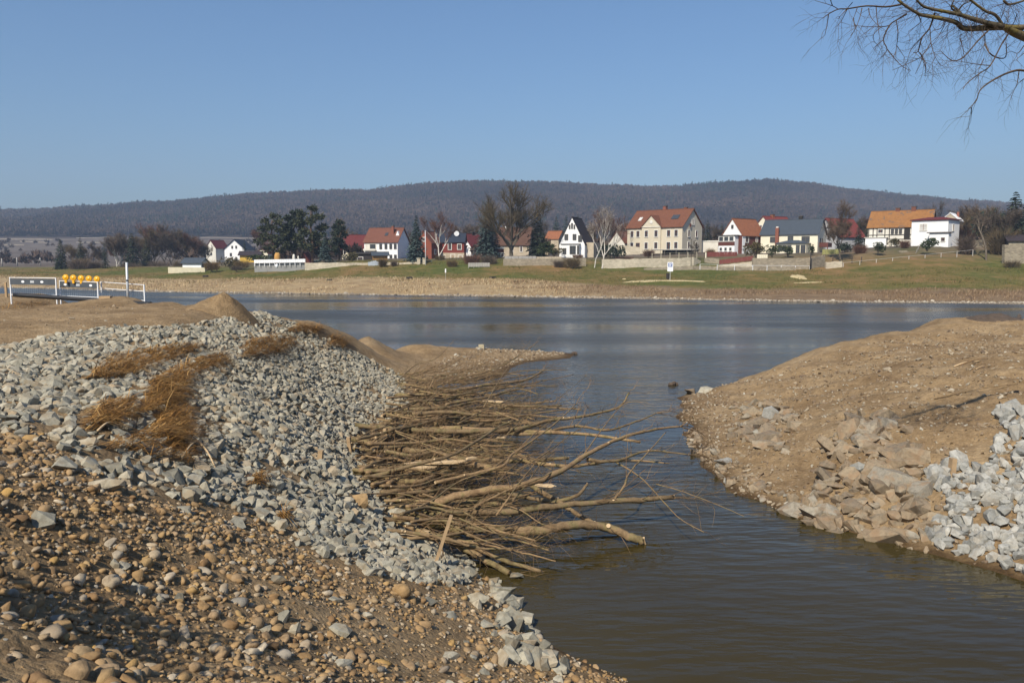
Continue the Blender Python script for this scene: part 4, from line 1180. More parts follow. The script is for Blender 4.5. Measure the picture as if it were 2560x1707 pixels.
drift(1436, 886, 12, 'dark snag in the white house reflection off the spit', 2)
drift(2093, 876, 22, 'bit of driftwood on the crest of the right bank shore', 3)

# ------------------------------------------------------------------ overhanging bare tree at the right
TX, TY = 17.0, 13.5
tz = float(near_z(TX, TY))
troot = empty('overhanging_tree', (TX, TY, tz), 0, 'bare tree on the right whose lichened bough hangs into the top corner', 'tree')
T0 = Vector((TX, TY, tz))
LICH = bark_material('lichen_bark', (0.085, 0.072, 0.052), (0.135, 0.115, 0.080), (0.190, 0.150, 0.045))
DTWIG = bark_material('dark_twig', (0.050, 0.038, 0.030), (0.075, 0.055, 0.042), (0.095, 0.072, 0.05))
def op(zx, zy, Y): return Vector(at_y(2000 + zx * .2381, zy * .2381, Y)) - T0
mb = MB()
mb.tube(catmull([(0, 0, -.4), (.1, 0, 1.5), (.0, .1, 3.2), (-.25, .0, 5.2), (-.2, .1, 7.5)], 4), [.34] + [.29, .27, .26, .25, .25, .24, .23, .22, .21, .20, .19, .18, .17, .16, .14], 12)
mb.build('trunk', LICH, troot, smooth=True)
fork = Vector((-.22, .03, 5.0))
m = MB()
main = [fork, op(3300, 760, 13.6), op(2900, 600, 13.8), op(2352, 385, 13.2), op(2200, 315, 13.0), op(2130, 285, 12.9), op(1900, 298, 12.8), op(1720, 300, 12.7), op(1640, 240, 12.6), op(1500, 200, 12.5), op(1280, 160, 12.4), op(1230, 140, 12.3), op(1060, 30, 12.2), op(980, -60, 12.2)]
P2 = catmull(main, 4)
rads = np.interp(np.linspace(0, 1, len(P2)), [0, .12, .25, .33, .5, .7, 1], [.13, .09, .072, .056, .042, .030, .014])
m.tube(P2, list(rads), 8); m.build('limb', LICH, troot, smooth=True)
def limb(zpts, r0, r1, Ys=12.8, mat=LICH, sides=6):
    m = MB(); P2 = catmull([op(a, b, Ys - .1 * i) for i, (a, b) in enumerate(zpts)], 4)
    m.tube(P2, [r0 + (r1 - r0) * i / (len(P2) - 1) for i in range(len(P2))], sides)
    m.build('limb', mat, troot, smooth=True)
    return P2
LIMBS = [
 limb([(2130,280),(1950,240),(1780,190),(1650,150),(1400,100),(1280,60),(1200,-40)], .042, .012),
 limb([(2130,270),(2050,160),(1950,120),(1800,10),(1760,-40)], .026, .014),
 limb([(2352,290),(2230,290),(2130,285)], .045, .04, 13.1),
 limb([(1600,60),(1690,140),(1590,90),(1620,0)], .02, .008),
 limb([(2352,10),(2200,50),(2140,10)], .016, .02),
 limb([(1650,150),(1700,60),(1810,10)], .014, .006)]
THIN = [
 [(1060,50),(900,75),(700,65),(500,95),(400,100),(300,150),(245,190)],
 [(300,150),(285,260),(260,375)],[(340,60),(310,-20)],[(400,100),(330,60),(160,10)],
 [(1120,150),(1020,210),(940,270),(875,420),(915,520),(860,600)],[(875,420),(770,510)],[(915,520),(1050,680),(1160,745)],
 [(1010,220),(1030,350),(1015,480),(1000,600)],[(1015,480),(1095,600)],[(940,270),(850,285),(640,280)],[(850,285),(770,370),(780,440)],
 [(1415,140),(1360,300),(1280,400),(1240,540),(1190,555)],[(1365,310),(1375,450),(1420,600),(1480,700)],[(1420,600),(1390,660)],[(1280,400),(1190,490),(1150,560),(1120,670)],[(1240,540),(1280,620),(1210,780)],
 [(1375,450),(1290,580),(1200,640),(970,740)],[(1265,560),(1320,680),(1310,800)],
 [(1980,320),(1860,440),(1720,600),(1600,640),(1480,540)],[(1940,370),(1940,460),(1900,520),(1790,560)],[(1940,460),(1990,560),(2080,610),(2160,600),(2165,470)],
 [(2200,340),(2110,480),(2000,690),(1890,770),(1760,870),(1710,940)],[(1890,770),(1830,850)],[(2000,690),(1880,680),(1700,650)],[(1930,620),(1870,750)],
 [(2352,745),(2280,740),(2150,780),(2000,860),(1890,950),(1850,1060),(1770,1145)],[(1800,1130),(1798,1220)],[(2300,750),(2280,880),(2265,920)],
 [(560,190),(570,250),(590,290),(530,380)],[(600,90),(565,190)],[(500,95),(440,210),(400,270)],[(550,30),(480,110),(400,200)],[(650,90),(630,180),(590,290)],
 [(800,80),(815,250),(850,285)],[(720,90),(740,180),(820,270)],[(1230,150),(1270,220),(1230,270),(1140,330)],[(1520,210),(1480,300),(1400,320)],[(1530,220),(1500,300),(1440,410)],
 [(2280,150),(2240,260)],[(2000,120),(1920,210)],[(1860,110),(1850,190)],[(2352,480),(2290,560),(2220,540)],[(2352,560),(2270,630)],[(1680,400),(1720,540)],[(2352,830),(2300,870)]]
mt = MB()
rnd = random.Random(5)
for i, z in enumerate(THIN):
    P2 = catmull([op(a, b, 12.6 - .05 * j + rnd.uniform(-.15, .15)) for j, (a, b) in enumerate(z)], 3)
    r0 = .013 if len(z) >= 5 else .0065
    if z[0] == (2352, 745): r0 = .017
    mt.tube(P2, [r0 * (1 - .7 * j / (len(P2) - 1)) + .0015 for j in range(len(P2))], 4, cap=False)
    for k in range(3 if len(z) < 5 else 6):
        j = rnd.randint(len(P2) // 3, len(P2) - 1)
        dd = (P2[j] - P2[max(0, j - 1)]).normalized()
        twig_shoot(mt, rnd, P2[j], (dd + Vector((rnd.gauss(0, .6), rnd.gauss(0, .6), rnd.gauss(-.2, .5)))).normalized(), rnd.uniform(.2, .55), .0034, 1, -.06)
for Lm in [P2 for P2 in LIMBS] + [catmull(main[6:], 4)]:
    for p in Lm[::2]:
        for k in range(2):
            twig_shoot(mt, rnd, p, Vector((rnd.gauss(-.35, .6), rnd.gauss(0, .5), rnd.gauss(-.1, .7))).normalized(), rnd.uniform(.25, .8), .0040, 2, -.06)
tag(mt.build('twigs', DTWIG, troot), kind='stuff')
# the rest of the crown, above and outside the picture
m = MB(); rnd = random.Random(6)
for k in range(7):
    a = rnd.uniform(-.8, 3.6)
    p = Vector((-.2, .1, rnd.uniform(5.2, 7.3))); d = Vector((math.cos(a) * .8 + .3, math.sin(a) * .7, .75)).normalized()
    pts_ = [p]
    for j in range(5):
        d = (d + Vector((rnd.gauss(0, .2), rnd.gauss(0, .2), rnd.gauss(.05, .15)))).normalized(); p = p + d * .8; pts_.append(p)
    m.tube(pts_, [.085, .07, .055, .04, .028, .015], 6)
    for q in pts_[2:]:
        for _ in range(3): twig_shoot(m, rnd, q, (d + Vector((rnd.gauss(0, .7), rnd.gauss(0, .7), rnd.gauss(0, .5)))).normalized(), rnd.uniform(.5, 1.2), .008, 2)
m.build('crown', DTWIG, troot)
# ------------------------------------------------------------------ village materials
def plaster(name, c, var=.06): return simple(name, c, .9, var, .8, .15)
W_WHITE = plaster('white_plaster', (.82, .82, .81))
W_CREAM = plaster('cream_plaster', (.76, .70, .54))
W_BEIGE = plaster('beige_plaster', (.58, .52, .40))
W_OFF = plaster('off_white_plaster', (.66, .63, .55), .1)
W_YEL = plaster('yellow_plaster', (.62, .40, .07))
W_ORANGE = plaster('orange_plaster', (.22, .066, .038))
W_RED = plaster('red_boarding', (.19, .042, .032), .12)
W_BROWN = plaster('dark_brown_boarding', (.115, .040, .030), .2)
W_GREY = plaster('grey_plaster', (.42, .42, .42), .1)
W_TAN = plaster('weathered_plaster', (.44, .37, .27), .2)
W_DARK = plaster('dark_timber', (.035, .030, .027), .25)
REDFENCE = plaster('red_brown_paint', (.165, .050, .040), .2)
def roof_mat(name, c, var=.2, patch=None, row=.34):
    t = NT(name)
    p = t.obj()
    n = t.noise(p, 2.2, 5, .7)
    lo = tuple(x * (1 - var) for x in c); hi = tuple(min(1, x * (1 + var)) for x in c)
    cc = t.ramp(n, [(.3, lo), (.7, hi)])
    wv = t.n('ShaderNodeTexWave', Scale=1.0 / row, Distortion=.6); wv.bands_direction = 'Z'; t.l(p, wv.inputs['Vector'])
    cc = t.mix(.35, cc, t.ramp(wv.outputs['Fac'], [(.0, (.6, .6, .6)), (.5, (1.05, 1.05, 1.05))]), 'MULTIPLY')
    if patch:
        n2 = t.noise(p, patch[1], 3, .6)
        cc = t.mix(t.maprange(n2, patch[2], patch[2] + .04, 0, 1), cc, patch[0])
    t.bump(wv.outputs['Fac'], .5, .05)
    return t.done(cc, .8, .25)
R_BROWN = roof_mat('red_brown_roof', (.165, .066, .036))
R_ORANGE = roof_mat('orange_tile_roof', (.27, .105, .050), .25)
R_OLD = roof_mat('old_ochre_roof', (.28, .130, .042), .25, ((.13, .095, .075), .85, .60))
R_RED = roof_mat('red_tile_roof', (.185, .042, .034))
R_DRED = roof_mat('dark_red_roof', (.125, .026, .026))
R_TERRA = roof_mat('terracotta_roof', (.165, .066, .042))
R_SLATE = roof_mat('slate_roof', (.058, .072, .090), .12)
R_DARK = roof_mat('dark_roof', (.040, .030, .032), .2)
R_BLUE = roof_mat('solar_blue_roof', (.028, .036, .055), .12)
GLASS = NT('window_glass').done((.055, .060, .066), .12, .6)
WFRAME = simple('window_surround', (.70, .68, .62), .7, .06, 3)
WDARK = simple('dark_window_frame', (.11, .095, .085), .7, .1, 3)
WRED = simple('red_brown_window_frame', (.17, .06, .04), .7, .1, 3)
BRICK = simple('chimney_brick', (.23, .085, .055), .9, .25, 5)
CURTAIN = simple('net_curtain', (.55, .54, .50), .8, .1, 5)
CHROME = simple('pale_dish', (.72, .72, .72), .5, .05, 3)

_win = {}
def win_meshes(wd, h, kind):
    key = (round(wd, 2), round(h, 2), kind)
    if key not in _win:
        fm = {'surround': WFRAME, 'dark': WDARK, 'red': WRED}[kind]
        t = .13 if kind == 'surround' else .055
        m = MB()
        m.box(-wd / 2 - t, -wd / 2, -.10, .05, -t, h + t); m.box(wd / 2, wd / 2 + t, -.10, .05, -t, h + t)
        m.box(-wd / 2, wd / 2, -.10, .05, h, h + t); m.box(-wd / 2, wd / 2, -.14, .05, -t, 0)
        g = MB(); g.box(-wd / 2, wd / 2, -.03, .04, 0, h)
        s = MB()
        s.box(-.035, .035, -.07, -.032, 0, h); s.box(-wd / 2, wd / 2, -.065, -.034, h * .66, h * .66 + .05)
        _win[key] = (m.me('window', fm), g.me('pane', GLASS), s.me('sash', WRED if kind == 'surround' else fm))
    return _win[key]

def face_xf(L, W, face, u, z):
    """place on a wall: position and heading"""
    if face == 'F': return (u, -W / 2, z), 0.0
    if face == 'B': return (-u, W / 2, z), math.pi
    if face == 'R': return (L / 2, u, z), math.pi / 2
    return (-L / 2, -u, z), -math.pi / 2

def window(root, L, W, face, u, z, wd, h, kind='surround', name='window'):
    mm = win_meshes(wd, h, kind)
    p, a = face_xf(L, W, face, u, z)
    o = link(name, mm[0], root, p, (0, 0, a))
    link('pane', mm[1], o); link('sash', mm[2], o)
    return o

def gable_roof(root, L, W, hw, hr, mat, ov=.35, th=.16, asym=0.0, name='roof'):
    """ridge along x"""
    m = MB(); r = asym * W / 2
    eL, eR = L / 2 + ov, L / 2 + ov
    for s in (-1, 1):
        yb = s * (W / 2 + ov)
        sl = hr / max(.2, abs(s * W / 2 - r))
        zb = hw - ov * sl
        out = [(yb, zb), (r, hw + hr), (r, hw + hr + th), (yb, zb + th)]
        n = len(m.v)
        m.v += [(-eL, y, z) for y, z in out] + [(eR, y, z) for y, z in out]
        fs = [(0, 1, 2, 3), (7, 6, 5, 4), (0, 4, 5, 1), (1, 5, 6, 2), (2, 6, 7, 3), (3, 7, 4, 0)]
        m.f += [tuple(n + i for i in q) for q in fs]
    m.box(-eL, eR, r - .10, r + .10, hw + hr + th - .06, hw + hr + th + .07)
    return m.build(name, mat, root)

def walls(root, L, W, hw, hr, mat, asym=0.0, name='wall', base=-2.5):
    m = MB(); r = asym * W / 2
    out = [(-W / 2, base), (W / 2, base), (W / 2, hw), (r, hw + hr - .02), (-W / 2, hw)]
    n = len(m.v)
    m.v += [(-L / 2, y, z) for y, z in out] + [(L / 2, y, z) for y, z in out]
    m.f += [(n + 4, n + 3, n + 2, n + 1, n), (n + 5, n + 6, n + 7, n + 8, n + 9)]
    for i in range(5):
        j = (i + 1) % 5
        m.f.append((n + i, n + j, n + 5 + j, n + 5 + i))
    return m.build(name, mat, root)

def place(px, Y, py_base, rot):
    p = at_y(px, py_base, Y)
    phi = math.atan2(p[0], p[1])
    return p, -phi + rad(rot)

def house(name, label, px, Y, py, L, W, hw, hr, rot, wm, rm, wins=(), kind='surround', ov=.35, asym=0., chim=(), cat='house', gables=None):
    p, a = place(px, Y, py, rot)
    root = empty(name, p, a, label, cat)
    walls(root, L, W, hw, hr, wm, asym)
    rf = gable_roof(root, L, W, hw, hr, rm, ov, asym=asym)
    for q in wins:
        window(root, L, W, q[0], q[1], q[2], q[3], q[4], q[5] if len(q) > 5 else kind, q[6] if len(q) > 6 else 'window')
    for cx, cy, w_, h_, mat in chim:
        m = MB(); z0 = hw + hr * (1 - abs(cy) / (W / 2)) - .4
        m.box(cx - w_ / 2, cx + w_ / 2, cy - w_ / 2, cy + w_ / 2, z0, hw + hr + h_)
        ch = m.build('chimney', mat, rf)
        m = MB(); m.box(cx - w_ / 2 - .08, cx + w_ / 2 + .08, cy - w_ / 2 - .08, cy + w_ / 2 + .08, hw + hr + h_ + .002, hw + hr + h_ + .12)
        m.build('chimney_cap', WDARK, root)
    return root, rf

def skylight(root, W, hw, hr, x, t, wd, ln, mat, name='skylight'):
    """on the front roof slope; t from eave (0) to ridge (1)"""
    sl = math.atan2(hr, W / 2)
    y, z = -W / 2 + t * W / 2, hw + hr * t + .17
    m = MB(); m.box(-wd / 2, wd / 2, -ln / 2, ln / 2, .02, .10)
    return m.build(name, mat, root, (x, y, z), (sl, 0, 0))

# ---- large beige house
H, RF = house('beige_house', 'large beige two storey house with a pediment and red brown roof', 1660, 195, 630, 15.2, 9.0, 5.9, 4.0, -32, W_BEIGE, R_BROWN,
  [('F', x, 3.55, .85, 1.45) for x in (-6.2, -4.5, 4.0, 6.0)] + [('F', x, .75, .85, 1.45) for x in (-6.2, 6.0)] +
  [('F', -4.5, .0, .95, 2.1, 'red', 'door'), ('F', 4.0, .0, .95, 2.2, 'surround', 'door')] +
  [('R', u, z, .8, 1.4) for u in (-1.6, 1.9) for z in (.8, 3.5)] + [('R', u, 6.35, .42, 1.3) for u in (-.35, .45)], kind='surround',
  chim=[(-.2, .5, .8, 1.0, BRICK), (5.4, .6, .7, .5, BRICK)])
m = MB(); m.prism([(-2.6, -2.5), (2.6, -2.5), (2.6, 5.95), (0, 8.5), (-2.6, 5.95)], -4.85, -.3)
m.v = [(x - .6, y, z) for x, y, z in m.v]
bay = m.build('pediment_bay', W_BEIGE, H)
m = MB()
for s in (-1, 1):
    o_ = [(-.6, 8.5), (-.6 + s * 2.95, 5.62), (-.6 + s * 2.95, 5.80), (-.6, 8.68)]
    if s < 0: o_ = o_[::-1]
    m.prism(o_[::-1] if s > 0 else o_[::-1], -5.05, -.2)
m.build('pediment_roof', R_BROWN, H)
m = MB(); m.box(-3.2, 2.0, -4.95, -4.852, 5.75, 5.92); m.build('cornice', W_OFF, H)
for x in (-1.9, .8):
    for z in (.75, 3.55):
        mm = win_meshes(.85, 1.45, 'surround'); o = link('window', mm[0], H, (x, -4.855, z)); link('pane', mm[1], o); link('sash', mm[2], o)
m = MB(); m.lathe([(.30, 0), (.42, .02), (.42, .08), (.30, .10)], 16); m.v = [(x - .6, z - 4.95, y + 7.0) for x, y, z in m.v]
m.build('round_window', WFRAME, H)
skylight(H, 9.0, 5.9, 4.0, -5.2, .45, .9, 1.3, CURTAIN); skylight(H, 9.0, 5.9, 4.0, 4.4, .5, 1.9, 1.5, GLASS, 'solar_panel')
m = MB(); m.lathe([(.05, -.05), (.42, .05), (.45, .09)], 14); m.v = [(7.75 + z, x - 1.3, y + 6.1) for x, y, z in m.v]; m.build('satellite_dish', BRICK, H)

# ---- white steep gable house
H, RF = house('gable_house', 'white house with a tall steep gable and dark roof beside white birches', 1442, 186, 640, 8.6, 5.9, 2.6, 5.9, 75, W_WHITE, R_DARK,
  [('L', -1.3, 3.6, .75, 1.2), ('L', .6, 3.6, .75, 1.2), ('L', 1.9, 3.2, .8, 1.3), ('L', 0, 6.1, .32, 1.15), ('L', -.55, 6.05, .25, .85), ('L', .55, 6.05, .25, .85)], kind='dark', ov=.12)
m = MB(); m.box(-5.35, -4.3, -1.9, 2.2, -2, 2.55); by = m.build('bay_front', W_WHITE, H)
m = MB(); m.box(-5.55, -4.3, -2.1, 2.4, 2.56, 2.70); m.build('bay_roof', WDARK, H)
for u, wd, h in ((.5, 1.3, 1.75), (-1.4, .7, 1.2), (1.75, .4, 1.8)):
    mm = win_meshes(wd, h, 'dark'); o = link('window', mm[0], H, (-5.355, -u if 0 else u * -1, .45), (0, 0, -math.pi / 2)); link('pane', mm[1], o); link('sash', mm[2], o)
m = MB(); m.box(-2.6, 3.4, -4.6, -2.9, -2.5, 3.0); m.build('annex', W_TAN, H)

# ---- brown boarded house with white gable
H, RF = house('brown_house', 'dark brown boarded house with orange roof and white gable above a glazed verandah', 1858, 182, 630, 8.6, 5.2, 3.7, 3.5, 56, W_BROWN, R_ORANGE,
  [('F', -2.6, 2.1, 1.1, 1.25), ('F', 1.2, 2.3, .55, .85), ('F', 3.2, 2.3, .55, .85), ('F', -2.4, -.3, .8, 1.3)], ov=.25)
m = MB()
out = [(-2.62, 3.62), (2.62, 3.62), (0, 7.15)]
m.v = [(-4.34, y, z) for y, z in out] + [(-4.28, y, z) for y, z in out]; m.f = [(2, 1, 0), (3, 4, 5), (0, 1, 4, 3), (1, 2, 5, 4), (2, 0, 3, 5)]
m.build('gable_wall', W_WHITE, H)
window(H, 8.72, 5.2, 'L', 0, 5.2, .45, .65, 'dark')
m = MB(); m.box(-4.33, -3.4, -2.66, -2.60, -2, 3.5); m.box(-3.2, -.3, -2.66, -2.60, -2, .9); m.build('lower_wall', W_WHITE, H)
m = MB(); m.box(-5.7, -4.31, -1.6, 2.6, -2.0, 3.5); vr = m.build('verandah', W_WHITE, H)
m = MB(); m.box(-5.95, -4.31, -1.9, 2.9, 3.52, 3.68); m.build('verandah_roof', WDARK, H)
m = MB(); m.box(-5.74, -5.701, -1.62, 2.62, 1.35, 2.2); m.build('brown_balustrade', W_BROWN, H)
for k in range(3):
    mm = win_meshes(1.05, .95, 'surround'); o = link('window', mm[0], H, (-5.705, 1.9 - k * 1.35, 2.35), (0, 0, -math.pi / 2)); link('pane', mm[1], o)
for k in range(3):
    mm = win_meshes(.6, .65, 'surround'); o = link('window', mm[0], H, (-5.705, 1.9 - k * 1.25, .25), (0, 0, -math.pi / 2)); link('pane', mm[1], o)

# ---- red roofed house behind, cream house in front of it
house('red_roof_house', 'white gabled house with bright red roof rising behind the cream house', 1935, 205, 625, 9.0, 8.0, 4.2, 4.0, 52, W_CREAM, R_RED, [('L', -.6, 5.4, .5, .7)], chim=[(-1, 0, .8, .6, R_ORANGE)], ov=.2)
H, RF = house('cream_house', 'long cream house with a slate roof and a brick outside chimney', 1982, 180, 634, 12.2, 7.4, 4.25, 3.1, -15, W_CREAM, R_SLATE,
  [('F', -3.4, 2.5, 1.15, 1.1, 'dark'), ('F', .4, 2.5, 1.1, 1.2, 'dark'), ('F', 3.6, 2.5, 1.6, 1.1, 'dark'), ('R', -1.4, 1.9, .5, 1.3), ('R', .2, 1.9, .5, 1.3)], kind='dark', ov=.3, chim=[(1.4, .3, .8, .8, W_DARK)])
m = MB(); m.box(-2.75, -2.05, -4.35, -3.72, -2, 5.6); oc = m.build('outside_chimney', BRICK, H)
m = MB(); m.box(-2.65, -2.15, -4.25, -3.82, 5.602, 5.85); m.build('chimney_pot', WFRAME, oc)
m = MB(); m.box(-2.0, 4.3, -5.9, -3.75, -1.5, 2.15); pr = m.build('sun_porch', W_CREAM, H)
m = MB()
m.v = [(-2.5, -6.3, 2.16), (4.8, -6.3, 2.16), (4.8, -3.71, 2.16), (-2.5, -3.71, 2.16), (.2, -4.2, 2.85), (2.2, -4.2, 2.85), (2.2, -3.71, 2.85), (.2, -3.71, 2.85)]
m.f = [(3, 2, 1, 0), (0, 1, 5, 4), (1, 2, 6, 5), (2, 3, 7, 6), (3, 0, 4, 7), (4, 5, 6, 7)]
m.build('porch_roof', R_SLATE, H)
for x, wd, z, h, nm in ((-1.2, .8, .55, 1.15, 'window'), (-.2, .8, .55, 1.15, 'window'), (.8, .8, .55, 1.15, 'window'), (2.6, .7, .2, 1.5, 'window'), (3.7, .9, -.5, 2.2, 'door')):
    mm = win_meshes(wd, h, 'dark'); o = link(nm, mm[0], H, (x, -5.905, z)); link('pane', mm[1], o); link('sash', mm[2], o)
m = MB(); m.box(6.2, 8.0, -2.6, 1.0, 1.35, 1.5); m.box(6.2, 8.0, -2.62, -2.56, 1.5, 2.3); m.box(7.95, 8.01, -2.6, 1.0, 1.5, 2.3); m.box(7.8, 7.95, -2.55, -2.4, -1.5, 1.34); m.build('balcony', W_BROWN, H)

# ---- grey half timbered gable with red roof
H, RF = house('grey_gable_house', 'pale grey timbered gable house with red roof right of the cream house', 2096, 197, 622, 9.5, 7.0, 3.0, 4.1, 52, W_GREY, R_RED, [], ov=.35)
m = MB()
for a, b in (((-2.6, 3.2), (-.4, 5.9)), ((-1.0, 3.2), (.5, 5.4)), ((.4, 3.4), (2.0, 4.4)), ((-1.6, 4.6), (1.4, 5.0))):
    m.tube([(-4.78, -a[0], a[1]), (-4.78, -b[0], b[1])], [.09, .09], 4)
m.build('timber', W_DARK, H)
m = MB(); m.box(4.6, 6.6, -3.3, 2.5, -1, 1.9); m.build('white_annex', W_OFF, H)

# ---- long half timbered house, old ochre roof
H, RF = house('timbered_house', 'long half timbered house with a patchy old ochre tile roof', 2253, 178, 606, 12.3, 7.2, 3.35, 3.4, -10, W_OFF, R_OLD,
  [('F', -3.6, 2.05, .9, .7), ('F', -1.2, 1.85, .5, .9, 'dark'), ('F', -.4, 1.85, .5, .9, 'dark'), ('F', .4, 1.85, .5, .9, 'dark'), ('F', 3.1, 1.9, .45, .8), ('R', 0, 4.4, .5, .9, 'dark')],
  chim=[(-1.0, .2, .85, .7, R_TERRA), (2.2, .2, .9, .9, R_TERRA)], ov=.3)
m = MB()
for x in (-6.0, -5.1, -4.3, -2.7, -1.8, 1.2, 2.2, 2.6, 3.7, 4.6, 5.9): m.box(x - .09, x + .09, -3.66, -3.602, .6, 3.3)
for z in (3.15, 1.55, .62): m.box(-6.1, 6.1, -3.67, -3.604, z - .08, z + .08)
m.box(1.3, 2.1, -3.65, -3.601, .6, 3.1)
m.build('timber', W_DARK, H)
m = MB(); m.box(-6.4, -2.2, -4.8, -3.63, -2, .95); m.build('low_wing', W_WHITE, H)
m = MB(); m.box(-6.6, -2.0, -5.0, -3.63, .96, 1.08); m.build('low_wing_roof', W_OFF, H)
# ---- white box house
p, a = place(2336, 168, 613, -22)
H = empty('white_box_house', p, a, 'white cube shaped house with a flat dark red roof at the right', 'house')
m = MB(); m.box(-3.6, 3.6, -2.8, 2.8, -2.5, 5.0); m.build('wall', W_WHITE, H)
m = MB(); m.v = [(-3.9, -3.1, 5.01), (3.9, -3.1, 5.01), (3.9, 3.1, 5.01), (-3.9, 3.1, 5.01), (-1.5, 0, 5.75), (1.5, 0, 5.75), (-3.9, -3.1, 5.2), (3.9, -3.1, 5.2), (3.9, 3.1, 5.2), (-3.9, 3.1, 5.2)]
m.f = [(3, 2, 1, 0), (0, 1, 7, 6), (1, 2, 8, 7), (2, 3, 9, 8), (3, 0, 6, 9), (6, 7, 5, 4), (7, 8, 5), (8, 9, 4, 5), (9, 6, 4)]
m.build('roof', R_DRED, H)
o = window(H, 7.2, 5.6, 'F', -1.2, 3.0, 1.3, 1.25); 
m = MB(); m.box(-.65, .65, -.06, -.032, 0, 1.25); m.build('shutter', CURTAIN, o)
window(H, 7.2, 5.6, 'R', -.3, 2.9, .55, 1.2)
m = MB(); m.box(.6, 4.3, -4.2, -2.81, -2.0, 2.35); m.build('front_wing', W_WHITE, H)
m = MB(); m.box(.2, 4.6, -4.5, -2.81, 2.36, 2.54); m.build('front_wing_roof', WDARK, H)
for x in (1.4, 3.3):
    mm = win_meshes(.7, .7, 'surround'); o = link('window', mm[0], H, (x, -4.205, .7)); link('pane', mm[1], o); link('sash', mm[2], o)
house('small_gable_house', 'little beige gable with white barge boards behind the white cube house', 2378, 192, 606, 6, 4.0, 4.9, 1.8, 80, W_TAN, W_WHITE, [], ov=.15, chim=[(1.5, -.9, .5, .5, BRICK)])

# ---- middle of the village
H, RF = house('white_house', 'white two storey house with terracotta roof left of the blue spruce', 968, 205, 650, 9.0, 7.5, 4.5, 3.4, -24, W_WHITE, R_TERRA,
  [('F', x, 2.75, .62, 1.15, 'dark') for x in (.0, 1.4, 2.7, 3.9)] + [('F', x, .1, .6, 1.15, 'dark') for x in (1.4, 2.7, 3.9)], kind='dark', ov=.3, chim=[(2.4, -1.6, .6, .5, BRICK)])
m = MB(); m.box(-4.2, -1.2, -3.80, -3.752, 2.5, 4.2); o = m.build('balcony_opening', W_OFF, H)
m = MB(); m.box(-2.9, -1.4, -3.86, -3.802, 2.6, 3.9); m.build('glass_door', GLASS, o)
m = MB(); m.box(-4.4, -1.1, -4.7, -3.76, 2.3, 2.42); m.box(-4.4, -1.1, -4.7, -4.64, 2.42, 2.75); m.build('balcony', W_OFF, H)
m = MB(); out = [(3.1, 5.4), (4.6, 5.4), (3.85, 7.2)]; m.prism(out, -2.2, 1.0); m.build('dormer', W_WHITE, H)
skylight(H, 7.5, 4.5, 3.4, .8, .5, .8, 1.1, GLASS)
house('red_roof_barn', 'cream barn with a wide dark red roof left of the white house', 903, 214, 645, 8.6, 7.0, 2.3, 3.6, -12, W_CREAM, R_DRED, [], ov=.3)
H, RF = house('orange_house', 'narrow orange house half hidden behind the blue spruce', 1072, 192, 648, 5.5, 4.4, 3.8, 2.6, 62, W_ORANGE, R_TERRA, [('L', .2, 4.2, .7, .8), ('F', -1, 1.2, .7, 1.0)], ov=.2)
H, RF = house('red_house', 'red boarded house with a dark blue solar roof and white framed windows', 1131, 196, 648, 6.2, 5.6, 4.1, 2.0, -6, W_RED, R_BLUE,
  [('F', -.3, 2.3, .7, 1.45), ('F', 2.0, 2.35, .85, 1.15), ('F', -1.8, -.3, .6, 1.2), ('F', .4, -.5, .9, 1.6), ('F', 2.2, .0, .9, .9)], ov=.3)
m = MB(); m.box(-3.15, 3.15, -2.86, -2.802, -2.2, 1.5); m.build('lower_wall', W_TAN, H)
m = MB(); m.lathe([(.08, 0), (.5, .10), (.62, .16)], 16); m.v = [(x + 1.2, -1.3 - z, y + 6.1) for x, y, z in m.v]; m.build('satellite_dish', CHROME, H)
H, RF = house('white_timbered_house', 'white timbered gable with a dark red roof beside the red house', 1178, 212, 640, 6.0, 5.2, 2.6, 3.0, 48, W_WHITE, R_DRED, [('L', .4, .8, .6, 1.0, 'dark')], ov=.3, chim=[(.5, 0, .7, .6, W_DARK)])
house('brown_roof_house', 'wide house with a large brown roof behind the big bare willow', 1287, 208, 638, 8.2, 8.0, 2.7, 4.2, -8, W_TAN, roof_mat('old_brown_roof', (.105, .055, .036)), [('F', -.2, .9, .5, 1.2), ('F', 2.2, .9, .5, 1.2)], ov=.35, chim=[(-2.2, 0, .6, .5, CHROME)])
house('orange_roof_cottage', 'small cottage with clean orange roof left of the white steep gable', 1388, 214, 626, 4.0, 3.6, 3.0, 1.9, -30, W_TAN, R_ORANGE, [], ov=.2)
house('red_tile_barn', 'low plastered barn with red tiles left of the large beige house', 1556, 205, 634, 4.5, 5.2, 2.6, 2.8, 50, W_OFF, R_TERRA, [], ov=.2)
H = house('white_villa', 'white gabled house with dark roof at the far left behind shrubs', 600, 300, 646, 9.0, 7.6, 3.4, 3.3, 66, W_WHITE, R_BLUE, [('L', -.8, 3.6, .55, .9, 'dark'), ('L', .7, 3.6, .55, .9, 'dark'), ('L', -1.4, .8, .7, 1.1, 'dark')], ov=.35)
H = house('white_villa', 'narrow white gabled house with dark red roof left of the other white villa', 544, 306, 648, 7.0, 4.5, 4.2, 2.8, 50, W_OFF, R_DRED, [('L', .2, 1.5, .6, .9, 'dark')], ov=.3)
house('yellow_house', 'low yellow house with a dark roof behind the white fence', 628, 236, 652, 5.6, 4.2, 1.7, .9, -10, W_YEL, R_DARK, [('F', 1.2, .2, .9, .8, 'dark')], ov=.5)
house('yellow_gable_house', 'small pale yellow gable between the yellow house and the pines', 662, 244, 652, 3.2, 4.0, 2.2, 1.4, 60, W_CREAM, R_DRED, [('L', 0, .5, .6, .8, 'dark')], ov=.2)
